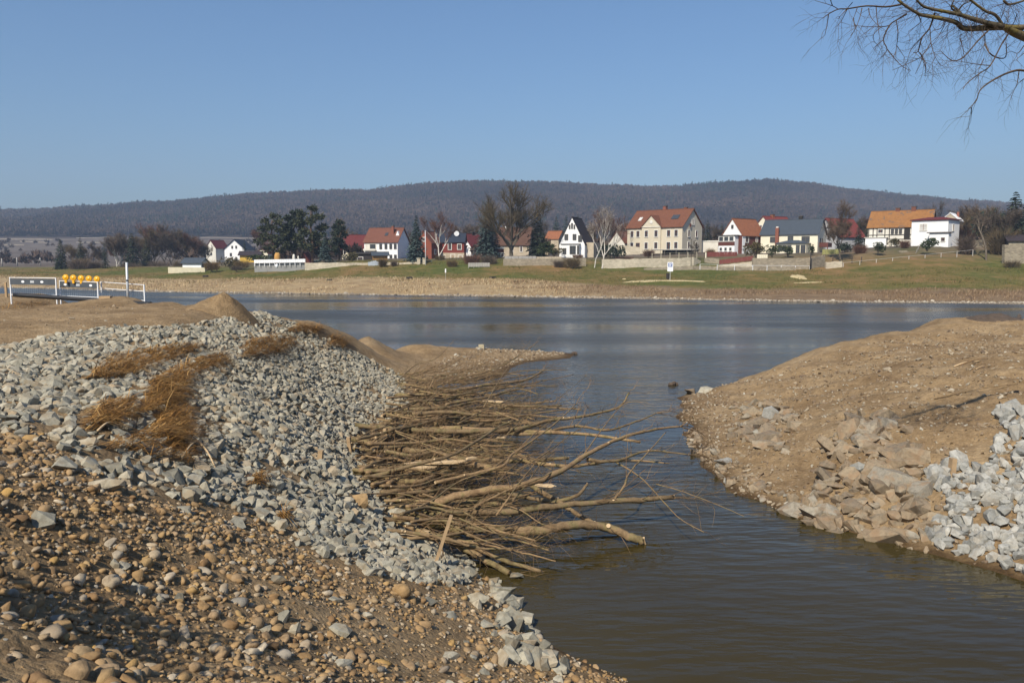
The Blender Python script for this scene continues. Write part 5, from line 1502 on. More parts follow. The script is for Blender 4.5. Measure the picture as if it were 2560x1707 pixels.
H, RF = house('garden_shed', 'white garden house with a grey roof on the low wall at the left', 489, 190, 673, 4.6, 3.4, 1.55, .95, -28, W_WHITE, R_SLATE, [('R', -.9, .3, .6, .9, 'dark'), ('R', .9, .3, .6, .9, 'dark'), ('R', 0.0, -.1, .7, 1.4, 'dark', 'door')], ov=.4, cat='shed')
house('timber_shed', 'black timber shed with a white framed window below the red roof barn', 910, 192, 654, 4.6, 3.2, 1.75, .25, 0, W_DARK, W_DARK, [('F', -.9, .3, 1.2, .7)], ov=.25, cat='shed')
house('garden_pavilion', 'small brown garden hut with a grey hipped roof by the white house', 950, 190, 654, 3.3, 3.0, 1.5, .6, 5, simple('tan_boarding', (.30, .17, .06), .9, .2, 2), R_SLATE, [], ov=.45, cat='shed')
house('brown_shed', 'dark shed with a white roof edge left of the willow trunk', 1244, 186, 644, 2.9, 2.6, 2.0, .2, 0, W_BROWN, W_OFF, [('F', .4, .2, .5, .8, 'surround'), ('F', 1.1, .2, .5, .8, 'surround')], ov=.15, cat='shed')
house('tent_roof_hut', 'red brown hut whose steep roof reaches the ground below the pines', 766, 192, 657, 3.0, 2.6, .1, 2.1, 70, W_BROWN, R_DRED, [], ov=.1, cat='shed')
H, RF = house('stone_building', 'stone building with dark roof cut off at the right edge', 2562, 150, 652, 6.5, 5.0, 3.7, .9, 12, simple('rubble_stone_wall', (.30, .26, .19), .95, .3, 2.5, .8), R_DARK, [], ov=.4, cat='building')
house('white_garage', 'flat white building between the beige house and the brown house', 1768, 196, 628, 5.0, 4.0, 2.2, .1, 0, W_OFF, W_OFF, [], ov=.1, cat='building')
# carport along the foot of the beige house
p, a = place(1692, 182, 637, -6)
H = empty('carport', p, a, 'long low dark carport in front of the beige house', 'carport')
m = MB(); m.box(-5.4, 4.6, -1.6, 1.6, 1.0, 1.12); m.build('roof', WDARK, H)
m = MB(); m.box(-5.4, 4.6, -1.62, -1.55, 1.122, 1.22); m.build('fascia', W_OFF, H)
for x in (-5.2, -2.6, 0, 2.4, 4.4):
    m = MB(); m.box(x - .07, x + .07, -1.5, -1.36, -1.2, .998); m.build('post', WDARK, H)
m = MB(); m.box(-3.4, 4.5, 1.35, 1.5, -1.2, .99); m.build('back_wall', W_DARK, H)

# ------------------------------------------------------------------ walls, fences, posts
def stone_mat(name, a, b):
    t = NT(name); p = t.obj()
    v = t.n('ShaderNodeTexVoronoi', Scale=2.3); t.l(t.scale(p, (1, 1, 1.8)), v.inputs['Vector'])
    c = t.ramp(v.outputs['Color'], [(0, a), (1, b)])
    c = t.mix(.6, c, t.ramp(t.noise(p, .5, 4), [(.3, (.65, .64, .60)), (.7, (1.1, 1.1, 1.1))]), 'MULTIPLY')
    vd = t.n('ShaderNodeTexVoronoi', Scale=2.3, feature='DISTANCE_TO_EDGE'); t.l(t.scale(p, (1, 1, 1.8)), vd.inputs['Vector'])
    t.bump(vd.outputs['Distance'], .8, .1)
    return t.done(c, .95, .15)
S_PALE = stone_mat('pale_stone_wall', (.42, .37, .28), (.60, .53, .41))
S_GREY = stone_mat('grey_stone_wall', (.21, .18, .135), (.36, .31, .23))
S_CONC = simple('grey_concrete', (.25, .25, .24), .9, .15, .7, .2)
WH_FENCE = simple('white_fence_paint', (.82, .83, .84), .6, .05, 2)
TIMB = simple('silvered_timber', (.34, .32, .29), .9, .15, 2)
def wall(name, label, pts_, th, mat, cat='wall', wobble=.06, down=1.2):
    """pts_: (picture x, picture y of the top, y of the foot, distance)"""
    top = [at_y(a, b, Y) for a, b, c, Y in pts_]
    foot = [at_y(a, c, Y) for a, b, c, Y in pts_]
    o0 = foot[0]
    m = MB(); r = random.Random(len(label))
    T, Fo = [], []
    for i in range(len(pts_) - 1):
        n = 8 if wobble else 1
        for k in range(n):
            q = k / n
            T.append(top[i] * (1 - q) + top[i + 1] * q - o0 + np.array([0, 0, r.uniform(-wobble, wobble)])); Fo.append(foot[i] * (1 - q) + foot[i + 1] * q - o0)
    T.append(top[-1] - o0); Fo.append(foot[-1] - o0)
    back = np.array([0, th, 0])
    for i in range(len(T) - 1):
        d = np.array([0, 0, down])
        a, b, c, e = Fo[i] - d, Fo[i + 1] - d, T[i + 1], T[i]
        m.quad(tuple(a), tuple(b), tuple(c), tuple(e)); m.quad(tuple(e), tuple(c), tuple(c + back), tuple(e + back)); m.quad(tuple(b + back), tuple(a + back), tuple(e + back), tuple(c + back))
    for i, s in ((0, 1), (len(T) - 1, -1)):
        d = np.array([0, 0, down]); q = [tuple(Fo[i] - d), tuple(T[i]), tuple(T[i] + back), tuple(Fo[i] + back - d)]
        m.quad(*(q if s > 0 else q[::-1]))
    o = m.build(name, mat, None, o0)
    return tag(o, label, cat)
wall('stone_wall', 'long pale garden wall below the large beige house', [(1505,648,669,157),(1600,647,668,157.5),(1700,645,666,158),(1735,643,664,158.5),(1752,652,662,160)], .5, S_PALE)
wall('stone_wall', 'grey garden wall under the white steep gable house', [(1258,647,661,160),(1380,647,662,159.5),(1465,646,663,159)], .5, S_GREY)
wall('stone_wall', 'pale low wall left of the white house gate posts', [(762,657,669,167),(925,657,668,166.5),(995,656,668,166)], .45, S_PALE)
wall('stone_wall', 'pale wall right of the blue tarpaulin ending at gate posts', [(998,657,668,165.8),(1060,654,664,165)], .45, S_PALE)
wall('concrete_wall', 'plain concrete wall under the white fence panels', [(636,659,670,172),(762,658,669,171)], .3, S_CONC, wobble=0)
wall('stone_wall', 'grey retaining wall below the cream house', [(1882,645,667,150),(1960,647,668,149),(2030,644,669,148),(2063,638,664,150)], .6, S_GREY)
wall('stone_wall', 'pale low wall under the sloping red brown planks', [(1795,664,669,152),(1880,654,670,150.5)], .5, S_PALE)
wall('stone_wall', 'low round ended wall between the beige and brown houses', [(1762,645,662,160),(1798,646,662,158)], .5, S_GREY)
wall('stone_wall', 'small block wall of white stones at the foot of the ramp', [(2066,656,667,146),(2106,653,663,146)], .7, S_PALE)
wall('stone_wall', 'crumbling stone wall at the far right edge', [(2512,612,660,142),(2600,610,662,141)], .8, S_GREY)
wall('stone_wall', 'terrace wall and steps beside the low red tile barn', [(1540,612,636,190),(1600,618,636,188)], .4, S_PALE)
wall('stone_wall', 'cream boundary wall behind shrubs right of the white cube house', [(2418,602,624,165),(2504,596,622,160)], .4, S_GREY, wobble=0)
wall('low_wall', 'cream low wall under the white garden house', [(420,668,676,186),(512,669,676,184)], .4, simple('cream_stone', (.55,.50,.36), .9, .1, 1), wobble=0)
wall('stone_kerb', 'rough kerb of pale stones at the foot of the village terrace', [(1610,670,673,154),(1750,665,668,153),(1900,668,672,148),(1990,669,673,147)], .4, S_GREY)
wall('tarpaulin', 'blue grey tarpaulin over rubble by the pale low wall', [(920,656,668,166),(938,652,668,165.8),(952,655,668,165.8)], .6, simple('faded_tarp', (.34,.38,.42), .7, .15, 1.5, .6), 'tarpaulin', .12)
def fence(name, label, pa, pb, Y, hpx, n_posts, mat, planks=0, rails=2, cat='fence', pw=.09, Yb=None, plank_mat=None):
    a = Vector(at_y(*pa, Y)); b = Vector(at_y(*pb, Yb or Y)); h = hpx * Y / FPX
    d = b - a; root = empty(name, a, 0, label, cat)
    up = Vector((0, 0, 1)); fl = Vector((d.x, d.y, 0)); Lf = fl.length; fx = fl.normalized(); ny_ = Vector((fx.y, -fx.x, 0))
    for i in range(n_posts):
        c = d * (i / max(1, n_posts - 1)); m = MB()
        m.box(c.x - pw / 2, c.x + pw / 2, c.y - pw / 2, c.y + pw / 2, c.z - .6, c.z + h); m.build('post', mat, root)
    for k in range(rails):
        z = h * (k + .6) / (rails) if rails > 1 else h * .9
        m = MB(); m.tube([Vector((0, 0, z)) + ny_ * .06, d + Vector((0, 0, z)) + ny_ * .06], [.022, .022], 4); m.build('rail', mat, root)
    if planks:
        for i in range(planks):
            t0, t1 = i / planks, (i + .94) / planks
            m = MB(); p0, p1 = d * t0 + ny_ * .12, d * t1 + ny_ * .12
            m.v = [tuple(p0 + up * .08), tuple(p1 + up * .08), tuple(p1 + up * h), tuple(p0 + up * h)] + [tuple(q - ny_ * .025) for q in (p0 + up * .08, p1 + up * .08, p1 + up * h, p0 + up * h)]
            m.f = [(0, 1, 2, 3), (7, 6, 5, 4), (0, 4, 5, 1), (1, 5, 6, 2), (2, 6, 7, 3), (3, 7, 4, 0)]
            m.build('plank', plank_mat or mat, root)
    return root
fence('white_fence', 'bright white wavy topped fence on the concrete wall below the pines', (636,659), (763,657), 171.6, 9.5, 11, WH_FENCE, 22, 1, Yb=170.6)
fence('garden_fence', 'thin pale posts with wires on the lawn below the beige house', (1630,646), (1742,643), 162, 13, 6, simple('pale_post', (.42,.38,.28)), 0, 1, pw=.12)
fence('plank_fence', 'dark red plank fence below the brown house verandah', (1768,643), (1842,643), 168, 13, 5, REDFENCE, 12, 2)
fence('plank_fence', 'sloping red brown planks between the two low walls', (1799,662), (1882,652), 153, 12, 5, REDFENCE, 12, 2, Yb=151.5)
fence('guard_rail', 'thin white guard rail on the grass below the cream house', (1750,666), (1880,669), 151, 6, 4, WH_FENCE, 0, 1, pw=.07, Yb=149)
fence('guard_rail', 'thin white guard rail in front of the grey retaining wall', (1882,670), (2024,671), 147.5, 7, 5, WH_FENCE, 0, 1, pw=.07)
fence('ramp_rail', 'long pale handrail climbing the grass slope to the right', (2108,664), (2432,632), 146, 8, 9, simple('grey_white_paint', (.50,.47,.43)), 0, 1, pw=.08, Yb=150)
fence('picket_fence', 'short white slatted fence in two pieces right of the red house shrubs', (1171,668), (1224,668), 158, 11, 5, TIMB, 9, 1)
fence('picket_fence', 'pale fence boards on the wall under the willow', (1262,648), (1340,648), 162, 7.5, 7, TIMB, 9, 1)
fence('picket_fence', 'brown slatted fence on the wall left of the white steep gable', (1342,648), (1404,648), 162, 6, 6, W_TAN, 10, 1)
fence('garden_fence', 'white post fence in front of the cream house porch', (1893,647), (1918,647), 156, 11, 4, W_CREAM, 5, 1)
fence('garden_fence', 'low yellow green fence right of the cream house', (2056,637), (2100,636), 160, 13, 5, simple('olive_paint', (.28,.27,.10)), 6, 1)
fence('bench_rail', 'dark timber bench rail beside the small white block wall', (2082,652), (2154,650), 150, 8, 4, W_DARK, 0, 2)
fence('wooden_fence', 'brown wooden palisade at the far left meadow edge', (250,678), (372,674), 232, 7, 12, simple('rust_timber', (.14,.075,.045)), 24, 1)
for i, (px, lab) in enumerate([(1047,'left stone gate post beside the blue spruce'),(1061,'right stone gate post beside the blue spruce')]):
    p = at_y(px, 661, 164.6); m = MB(); m.box(-.32, .32, -.3, .3, -.6, 1.15); m.box(-.4, .4, -.38, .38, 1.152, 1.3)
    tag(m.build('gate_post', S_PALE, None, p), lab, 'gate post')
def pole(px, pyt, pyb, Y, r, mat, label, name='pole', cat='pole'):
    p = at_y(px, pyb, Y); h = (pyb - pyt) * Y / FPX
    m = MB(); m.tube([(0, 0, -.5), (0, 0, h)], [r, r * .8], 8)
    return tag(m.build(name, mat, None, p, smooth=True), label, cat)
fp = pole(1064, 577, 660, 163, .07, simple('white_pole_paint', (.75,.76,.78)), 'slim white flagpole beside the blue spruce', 'flagpole', 'flagpole')
pole(1727.5, 598, 672, 155, .06, W_DARK, 'dark lamp pole in front of the pale garden wall', 'lamp_pole', 'lamp pole')
pole(2026, 632, 668, 147, .13, W_DARK, 'dark cloaked post before the grey retaining wall', 'post', 'post')
pole(1764, 632, 662, 160, .11, W_CREAM, 'pale concrete post beside the low round ended wall', 'post', 'post')
for i, (px, pt, pb_, lab) in enumerate([(5,646,664,'leftmost fence post on the far meadow'),(43,644,664,'second post on the far meadow'),(101,645,664,'third post on the far meadow nearest the dark conifers'),(322,0,0,'')]):
    if lab: pole(px, pt, pb_, 330, .28, TIMB, lab, 'post', 'post')
# white marker, black blocks, sign
p = at_y(1114, 697, 139)
root = empty('river_marker', p, 0, 'white topped river marker post on the grass', 'marker post')
m = MB(); m.tube([(0, 0, -.3), (0, 0, 1.05)], [.035, .035], 6); m.build('post', TIMB, root)
m = MB(); m.box(-.1, .1, -.06, .06, 1.052, 1.72); m.build('plate', WH_FENCE, root)
for i, (px, py, lab) in enumerate([(514,693,'leftmost dark block lying on the far grass'),(824,692,'dark block on the grass below the concrete wall'),(1024,691,'dark block on the grass below the pale low wall'),(1232,690,'dark block on the grass below the willow')]):
    Y = 143 if px > 600 else 166
    p = at_y(px, py, Y); p[2] = far_z(p[0], p[1]); m = MB()
    m.prism([(-.48, -.2), (.48, -.2), (.5, .25), (.38, .36), (-.42, .34), (-.5, .2)], -.3, .3)
    tag(m.build('dark_block', W_DARK, None, p, (0, 0, .2 * i)), lab, 'block', 'dark blocks along the far bank')
p = at_y(1675, 703, 134)
root = empty('information_sign', p, math.atan2(-p[0], p[1]), 'white information sign with a blue square emblem on a post', 'sign')
m = MB(); m.tube([(0, 0, -.3), (0, 0, 1.7)], [.045, .045], 8); m.build('post', GALV, root)
m = MB(); m.box(-.46, .46, -.04, 0, 1.62, 3.15); pl = m.build('plate', simple('sign_white', (.82, .83, .84), .5, .02), root)
BLUE = simple('sign_blue', (.05, .10, .30), .5, .05)
m = MB()
m.box(-.34, -.22, -.052, -.042, 2.36, 3.02); m.box(.22, .34, -.052, -.042, 2.36, 3.02); m.box(-.22, .22, -.052, -.042, 2.92, 3.02); m.box(-.22, .22, -.052, -.042, 2.36, 2.45)
m.build('emblem_frame', BLUE, pl)
m = MB(); n = 20
for k in range(n):
    a0, a1 = 2 * math.pi * k / n, 2 * math.pi * (k + 1) / n
    q = [(r * math.cos(a), -.047, 2.68 + r * math.sin(a)) for r, a in ((.15, a0), (.20, a0), (.20, a1), (.15, a1))]
    m.quad(q[0], q[1], q[2], q[3])
m.box(-.10, .02, -.050, -.043, 2.60, 2.66); m.box(-.02, .04, -.050, -.043, 2.66, 2.74); m.box(.10, .20, -.053, -.049, 2.50, 2.78)
m.build('emblem', BLUE, pl)
m = MB(); m.box(-.22, .22, -.045, -.041, 2.10, 2.14); m.box(-.18, .18, -.045, -.041, 2.0, 2.03); m.box(-.2, .2, -.045, -.041, 1.9, 1.93)
m.build('text_lines', simple('grey_print', (.5, .52, .55)), pl)
p2 = at_y(1671, 698, 133.9)
m = MB(); m.lathe([(.20, .35), (.27, .5), (.29, 1.25), (.31, 1.3)], 12); 
bn = m.build('litter_bin', W_DARK, None, at_y(1669.5, 703, 134.2)); tag(bn, 'black litter bin fixed behind the white information sign', 'litter bin')
m = MB(); m.tube([(0, 0, -.3), (0, 0, .36)], [.04, .04], 6); m.build('stand', W_DARK, bn)
# round table and odds in the garden below the pines
def garden_bit(px, pyt, pyb, Y, wpx, mat, label, name, cat):
    p = at_y(px, pyb, Y); h = (pyb - pyt) * Y / FPX; wd = wpx * Y / FPX / 2
    m = MB(); m.lathe([(wd * .8, -.2), (wd, h * .2), (wd * 1.1, h * .5), (wd * .9, h * .85), (wd * .55, h)], 10)
    return tag(m.build(name, mat, None, p, smooth=True), label, cat)
garden_bit(694, 632, 658, 173, 15, simple('ochre_wood', (.48, .26, .07)), 'ochre barrel shaped figure behind the white fence', 'wooden_barrel', 'barrel')
garden_bit(692, 660, 668, 169, 7, WH_FENCE, 'small white box on the lawn before the concrete wall', 'white_box', 'box')
garden_bit(735, 636, 655, 175, 7, W_OFF, 'pale garden statue behind the right end of the white fence', 'garden_statue', 'statue')
garden_bit(746, 640, 655, 176, 4, W_OFF, 'smaller garden statue next to the pale one', 'garden_statue', 'statue')
fence('garden_steps', 'grey steps with a handrail climbing to the white cube house', (2284,652), (2296,622), 152, 9, 4, TIMB, 0, 1, 'steps', Yb=158)
m = MB()
for k in range(9): m.box(-.8, .8, k * .62, k * .62 + .63, -.6 + k * .27, .0 + k * .27)
tag(m.build('stone_steps', S_GREY, None, at_y(2289, 655, 151.5)), 'flight of grey stone steps left of the round bush', 'steps')

# ------------------------------------------------------------------ trees
def leaf_mat(name, a, b, c, rough=.75):
    t = NT(name)
    rnd = t.n('ShaderNodeNewGeometry').outputs['Random Per Island']
    n = t.noise(t.obj(), 1.1, 3, .6)
    cc = t.ramp(t.math('ADD', t.math('MULTIPLY', rnd, .6), t.math('MULTIPLY', n, .5)), [(.25, a), (.55, b), (.9, c)])
    return t.done(cc, rough, .2)
L_SPRUCE = leaf_mat('blue_spruce_needles', (.030, .048, .044), (.052, .078, .070), (.085, .115, .105))
L_DARK = leaf_mat('dark_conifer_needles', (.016, .024, .016), (.030, .042, .026), (.052, .062, .036))
L_PINE = leaf_mat('pine_needles', (.024, .032, .016), (.046, .054, .026), (.082, .082, .040))
L_BOX = leaf_mat('evergreen_leaves', (.020, .032, .012), (.040, .056, .020), (.070, .084, .034))
L_OLIVE = leaf_mat('olive_hedge', (.055, .050, .018), (.090, .075, .028), (.13, .10, .045))
TW_GREY = bark_material('grey_twigs', (.080, .060, .048), (.115, .088, .068), (.145, .112, .085))
TW_OLIVE = bark_material('olive_twigs', (.085, .062, .036), (.125, .092, .050), (.155, .120, .066))
TW_RED = bark_material('red_brown_twigs', (.090, .045, .034), (.135, .070, .050), (.170, .095, .068))
TW_TAN = bark_material('tan_twigs', (.14, .095, .045), (.19, .13, .06), (.23, .16, .08))
BK_GREY = bark_material('grey_bark', (.085, .070, .055), (.125, .105, .082), (.165, .145, .115))
BK_PINK = bark_material('pale_dead_twigs', (.20, .16, .14), (.30, .26, .23), (.38, .34, .31))
BK_WHITE = bark_material('birch_bark', (.40, .38, .35), (.60, .58, .55), (.70, .68, .66))

def bare_tree_meshes(h, spread, seed, r0, forks=4, fork_h=.3, up=.35, levels=4, twn=7, tmat=BK_GREY, wmat=TW_GREY, twl=.11, tww=.0022, stems=1, kids=4):
    rnd = random.Random(seed)
    T, C = MB(), MB()
    def grow(p, d, L, r, lev):
        n = 3
        pts_, rs = [p.copy()], [r]
        for i in range(n):
            d = (d + Vector((rnd.gauss(0, .16), rnd.gauss(0, .16), rnd.gauss(0, .10) + up * .10))).normalized()
            p = p + d * (L / n); pts_.append(p.copy()); rs.append(r * (1 - .45 * (i + 1) / n))
        (T if lev <= 2 else C).tube(pts_, rs, 6 if lev <= 1 else (4 if lev == 2 else 3), cap=False)
        if lev >= levels - 2:
            for q in pts_[1:]:
                for _ in range(twn + 1 if lev == levels - 1 else 2):
                    e = (d * .7 + Vector((rnd.gauss(0, .6), rnd.gauss(0, .6), rnd.gauss(.25, .5)))).normalized()
                    l_ = h * twl * rnd.uniform(.5, 1.25); s = e.cross(Vector((rnd.gauss(0, 1), rnd.gauss(0, 1), rnd.gauss(0, 1)))).normalized() * h * tww * 1.25
                    m1 = q + e * l_ * .5
                    e2 = (e + Vector((rnd.gauss(0, .3), rnd.gauss(0, .3), rnd.gauss(.1, .25)))).normalized()
                    C.tri(q - s, q + s, m1 + e2 * l_ * .6)
                    C.tri(m1 - s * .5, m1 + s * .5, m1 + (e2 + e.cross(e2) * 2 + Vector((rnd.gauss(0, .3), 0, .2))).normalized() * l_ * .45)
            if lev == levels - 1: return
        k = kids if lev > 0 else forks
        for i in range(k):
            a = 2 * math.pi * (i + rnd.uniform(-.3, .3)) / k
            side = Vector((math.cos(a), math.sin(a), 0))
            e = (d * (1.0 if lev else .75) + side * spread * (2.1 if lev == 0 else 1.5) * rnd.uniform(.5, 1.1) + Vector((0, 0, up * rnd.uniform(.3, 1)))).normalized()
            t = rnd.uniform(.35, 1.0) if i < k - 1 else 1.0
            q = pts_[0].lerp(pts_[-1], t) if t < 1 else pts_[-1]
            if t < 1:
                j = min(int(t * n), n - 1); q = pts_[j].lerp(pts_[j + 1], t * n - j)
            grow(q, e, L * rnd.uniform(.62, .85) if lev else h * (1 - fork_h) * rnd.uniform(.30, .42), r * .55, lev + 1)
    for s in range(stems):
        off = Vector((rnd.uniform(-.06, .06) * h * (stems > 1), rnd.uniform(-.03, .03) * h * (stems > 1), 0))
        grow(off + Vector((0, 0, -.4)), Vector((rnd.gauss(0, .06) * stems, rnd.gauss(0, .06), 1)).normalized(), h * fork_h + .4, r0, 0)
    zmax = max(v[2] for v in C.v); k = h / zmax
    T.v = [(v[0] * k, v[1] * k, v[2] * k) for v in T.v]; C.v = [(v[0] * k, v[1] * k, v[2] * k) for v in C.v]
    return T.me('trunk', tmat, True), C.me('crown', wmat, False)

def spruce_meshes(h, wd, seed, mat, density=1.0, base=.06, droop=.22, taper=1.0, rag=.25):
    rnd = random.Random(seed)
    T, C = MB(), MB()
    T.tube([(0, 0, -.5), (0, 0, h * .5), (0, 0, h * .97)], [h * .022, h * .013, .02], 6)
    layers = int(max(26, h * 2.4) * density)
    for i in range(layers):
        t = i / (layers - 1)
        z = h * (base + (1 - base) * t * .97)
        R_ = wd / 2 * ((1 - t) ** taper) * rnd.uniform(1 - rag, 1 + rag * .6) + h * .012
        nb = max(5, int(11 * (1 - t) + 5))
        for k in range(nb):
            a = 2 * math.pi * (k + rnd.random()) / nb
            Rb = R_ * rnd.uniform(.7, 1.12)
            c, s = math.cos(a), math.sin(a)
            p0 = Vector((0, 0, z)); p1 = Vector((c * Rb, s * Rb, z - droop * Rb + rnd.gauss(0, .02) * h * .3))
            side = Vector((-s, c, 0))
            for q in range(7):
                f_ = .2 + .8 * (q + rnd.random()) / 7
                b = p0.lerp(p1, f_); b.z += .10 * Rb * math.sin(f_ * 3.1)
                L_ = (.15 * wd * (1 - t * .55) * rnd.uniform(.6, 1.2)) * (1.2 - .5 * f_)
                sg = 1 if q % 2 else -1
                d = (Vector((c, s, 0)) * .8 + side * sg * rnd.uniform(.3, 1.0) + Vector((0, 0, -rnd.uniform(.1, .6)))).normalized()
                w_ = d.cross(Vector((rnd.gauss(0, .4), rnd.gauss(0, .4), 1))).normalized() * L_ * .42
                C.tri(b - w_, b + w_ + Vector((0, 0, .03)), b + d * L_)
    return T.me('trunk', BK_GREY, True), C.me('crown', mat, False)

def pine_meshes(h, blobs, seed, mat, n_leaf=170, trunk_top=.8, leaf=.05):
    """blobs: (x, y, z, rx, rz) in units of height"""
    rnd = random.Random(seed)
    T, C = MB(), MB()
    T.tube(catmull([(0, 0, -.5), (h * .01, 0, h * .35), (-h * .015, 0, h * .6), (0, 0, h * trunk_top)], 3), [h * .024, h * .023, h * .021, h * .020, h * .018, h * .017, h * .015, h * .013, h * .010, h * .008], 7)
    for bx, by, bz, rx, rz in blobs:
        c = Vector((bx, by, bz)) * h
        zt = max(h * .12, c.z - h * .08)
        T.tube(catmull([(0, 0, zt * .92), (c.x * .5, c.y * .5, zt), tuple(c)], 3), [h * .008, h * .007, h * .007, h * .006, h * .005, h * .004, h * .003], 4)
        puffs = []
        for _ in range(9):
            v = Vector((rnd.gauss(0, 1), rnd.gauss(0, 1), rnd.gauss(0, 1))).normalized() * rnd.uniform(.35, 1)
            puffs.append(c + Vector((v.x * rx, v.y * rx, v.z * rz)) * h)
        for _ in range(n_leaf):
            q = rnd.choice(puffs)
            v = Vector((rnd.gauss(0, 1), rnd.gauss(0, 1), rnd.gauss(.1, .8))).normalized()
            b = q + v * rnd.uniform(.1, .5) * rx * h
            d = (v + Vector((rnd.gauss(0, .4), rnd.gauss(0, .4), rnd.gauss(.2, .4)))).normalized()
            L_ = h * leaf * rnd.uniform(.6, 1.3); s = d.cross(Vector((rnd.gauss(0, 1), rnd.gauss(0, 1), rnd.gauss(0, 1)))).normalized() * L_ * .33
            C.tri(b - s, b + s, b + d * L_)
    return T.me('trunk', bark_pine, True), C.me('crown', mat, False)
bark_pine = bark_material('pine_bark', (.075, .048, .034), (.11, .068, .045), (.14, .088, .055))

def bush_meshes(wd, h, seed, mat, n=900, leaf=.09, twiggy=False):
    rnd = random.Random(seed); T, C = MB(), MB()
    for _ in range(9):
        a = rnd.uniform(0, 6.28); e = Vector((math.cos(a) * wd * .3, math.sin(a) * wd * .3, h * .6))
        T.tube([(e.x * .1, e.y * .1, -.3), tuple(e * .6), tuple(e)], [.05, .035, .015], 4, cap=False)
    lob = [(Vector((rnd.gauss(0, .22) * wd, rnd.gauss(0, .2) * wd, h * rnd.uniform(.3, .72))), rnd.uniform(.22, .34)) for _ in range(9)]
    for _ in range(n):
        if twiggy:
            a = rnd.uniform(0, 6.28); rr_ = wd / 2 * math.sqrt(rnd.random())
            b = Vector((math.cos(a) * rr_ * .55, math.sin(a) * rr_ * .55, h * rnd.uniform(-.02, .45)))
            d = Vector((math.cos(a) * rr_ / wd * 1.6 + rnd.gauss(0, .28), math.sin(a) * rr_ / wd * 1.6 + rnd.gauss(0, .28), rnd.uniform(.5, 1.1))).normalized()
            L_ = h * rnd.uniform(.3, .62); s = d.cross(Vector((rnd.gauss(0, 1), rnd.gauss(0, 1), 0.1))).normalized() * max(.012, h * .007)
            C.tri(b - s, b + s, b + d * L_)
        else:
            c, r = rnd.choice(lob)
            v = Vector((rnd.gauss(0, 1), rnd.gauss(0, 1), rnd.gauss(0, 1))).normalized()
            b = c + Vector((v.x * wd, v.y * wd, v.z * h)) * r * rnd.uniform(.7, 1.05)
            b.z = max(b.z, .02)
            d = (v + Vector((rnd.gauss(0, .5), rnd.gauss(0, .5), rnd.gauss(.1, .5)))).normalized()
            L_ = leaf * (wd + h) * rnd.uniform(.6, 1.2) * .6; s = d.cross(Vector((rnd.gauss(0, 1), rnd.gauss(0, 1), rnd.gauss(0, 1)))).normalized() * L_ * .4
            C.tri(b - s, b + s, b + d * L_)
    return T.me('stem', BK_GREY, True), C.me('crown', mat, False)

def put(name, label, px, pyb, Y, meshes, cat='tree', group=None, rz=0., sc_=(1, 1, 1), trunk='trunk'):
    p = at_y(px, pyb, Y)
    root = empty(name, p, rz, label, cat, group); root.scale = sc_
    link(trunk, meshes[0], root); link('crown', meshes[1], root)
    return root
M_ = lambda px, Y: px * Y / FPX

# the big willow and the birches
put('willow_tree', 'huge bare willow with a broad upswept crown above the village', 1279, 641, 176, bare_tree_meshes(M_(190, 176), .64, 3, .55, 5, .20, .40, 5, 6, BK_GREY, TW_OLIVE, .085, .0011, 1, 4))
put('birch_tree', 'white birch with dead broken crown, taller one at the wall', 1505, 668, 157, bare_tree_meshes(M_(163, 157), .34, 8, .15, 3, .36, .5, 5, 0, BK_WHITE, BK_PINK, .07, .0014, 1, 3))
put('birch_tree', 'slimmer white birch left of the taller broken one', 1486, 667, 158, bare_tree_meshes(M_(158, 158), .30, 12, .11, 3, .40, .55, 5, 0, BK_WHITE, BK_PINK, .07, .0014, 1, 3))
put('birch_tree', 'pale stemmed birch with a dense red brown crown by the flagpole', 1098, 650, 178, bare_tree_meshes(M_(128, 178), .38, 21, .22, 4, .28, .5, 5, 4, BK_WHITE, TW_RED, .085, .0017, 1, 3))
put('copper_tree', 'red brown twigged tree behind the white birches', 1518, 640, 192, bare_tree_meshes(M_(122, 192), .40, 31, .22, 4, .22, .45, 5, 4, BK_GREY, TW_RED, .09, .0018, 1, 3))
put('bare_tree', 'tall bare tree with a rounded grey crown right of the cream house', 2101, 645, 152, bare_tree_meshes(M_(150, 152), .46, 41, .17, 5, .42, .40, 5, 4, BK_GREY, TW_GREY, .085, .0015, 1, 4))
put('bare_tree', 'thin bare tree at the right in front of dark evergreens', 2466, 650, 146, bare_tree_meshes(M_(156, 146), .26, 51, .17, 3, .5, .5, 4, 4, BK_GREY, TW_GREY, .08, .0018, 1, 3))
put('bare_tree', 'small bare tree before the gable of the beige house', 1737, 645, 162, bare_tree_meshes(M_(48, 162), .5, 61, .10, 4, .4, .4, 4, 4, BK_GREY, TW_GREY, .12, .0035, 1, 3))
put('bare_tree', 'small bare tree behind the ochre roofed house', 2310, 600, 210, bare_tree_meshes(M_(100, 210), .45, 63, .17, 4, .35, .4, 5, 3, BK_GREY, TW_GREY, .09, .0018, 1, 3))
put('bare_tree', 'grey twigged tree behind the small orange roofed cottage', 1345, 640, 240, bare_tree_meshes(M_(95, 240), .45, 64, .17, 4, .35, .4, 5, 3, BK_GREY, TW_GREY, .09, .0018, 1, 3))
put('bare_tree', 'pale tree top behind the pine group', 862, 650, 205, bare_tree_meshes(M_(110, 205), .25, 65, .15, 3, .4, .6, 4, 5, BK_WHITE, TW_TAN, .09, .0018, 1, 3))
put('bare_tree', 'olive twigged tree left of the beige house roof', 1590, 630, 225, bare_tree_meshes(M_(80, 225), .45, 66, .17, 4, .3, .4, 5, 4, BK_GREY, TW_OLIVE, .1, .0022, 1, 3))
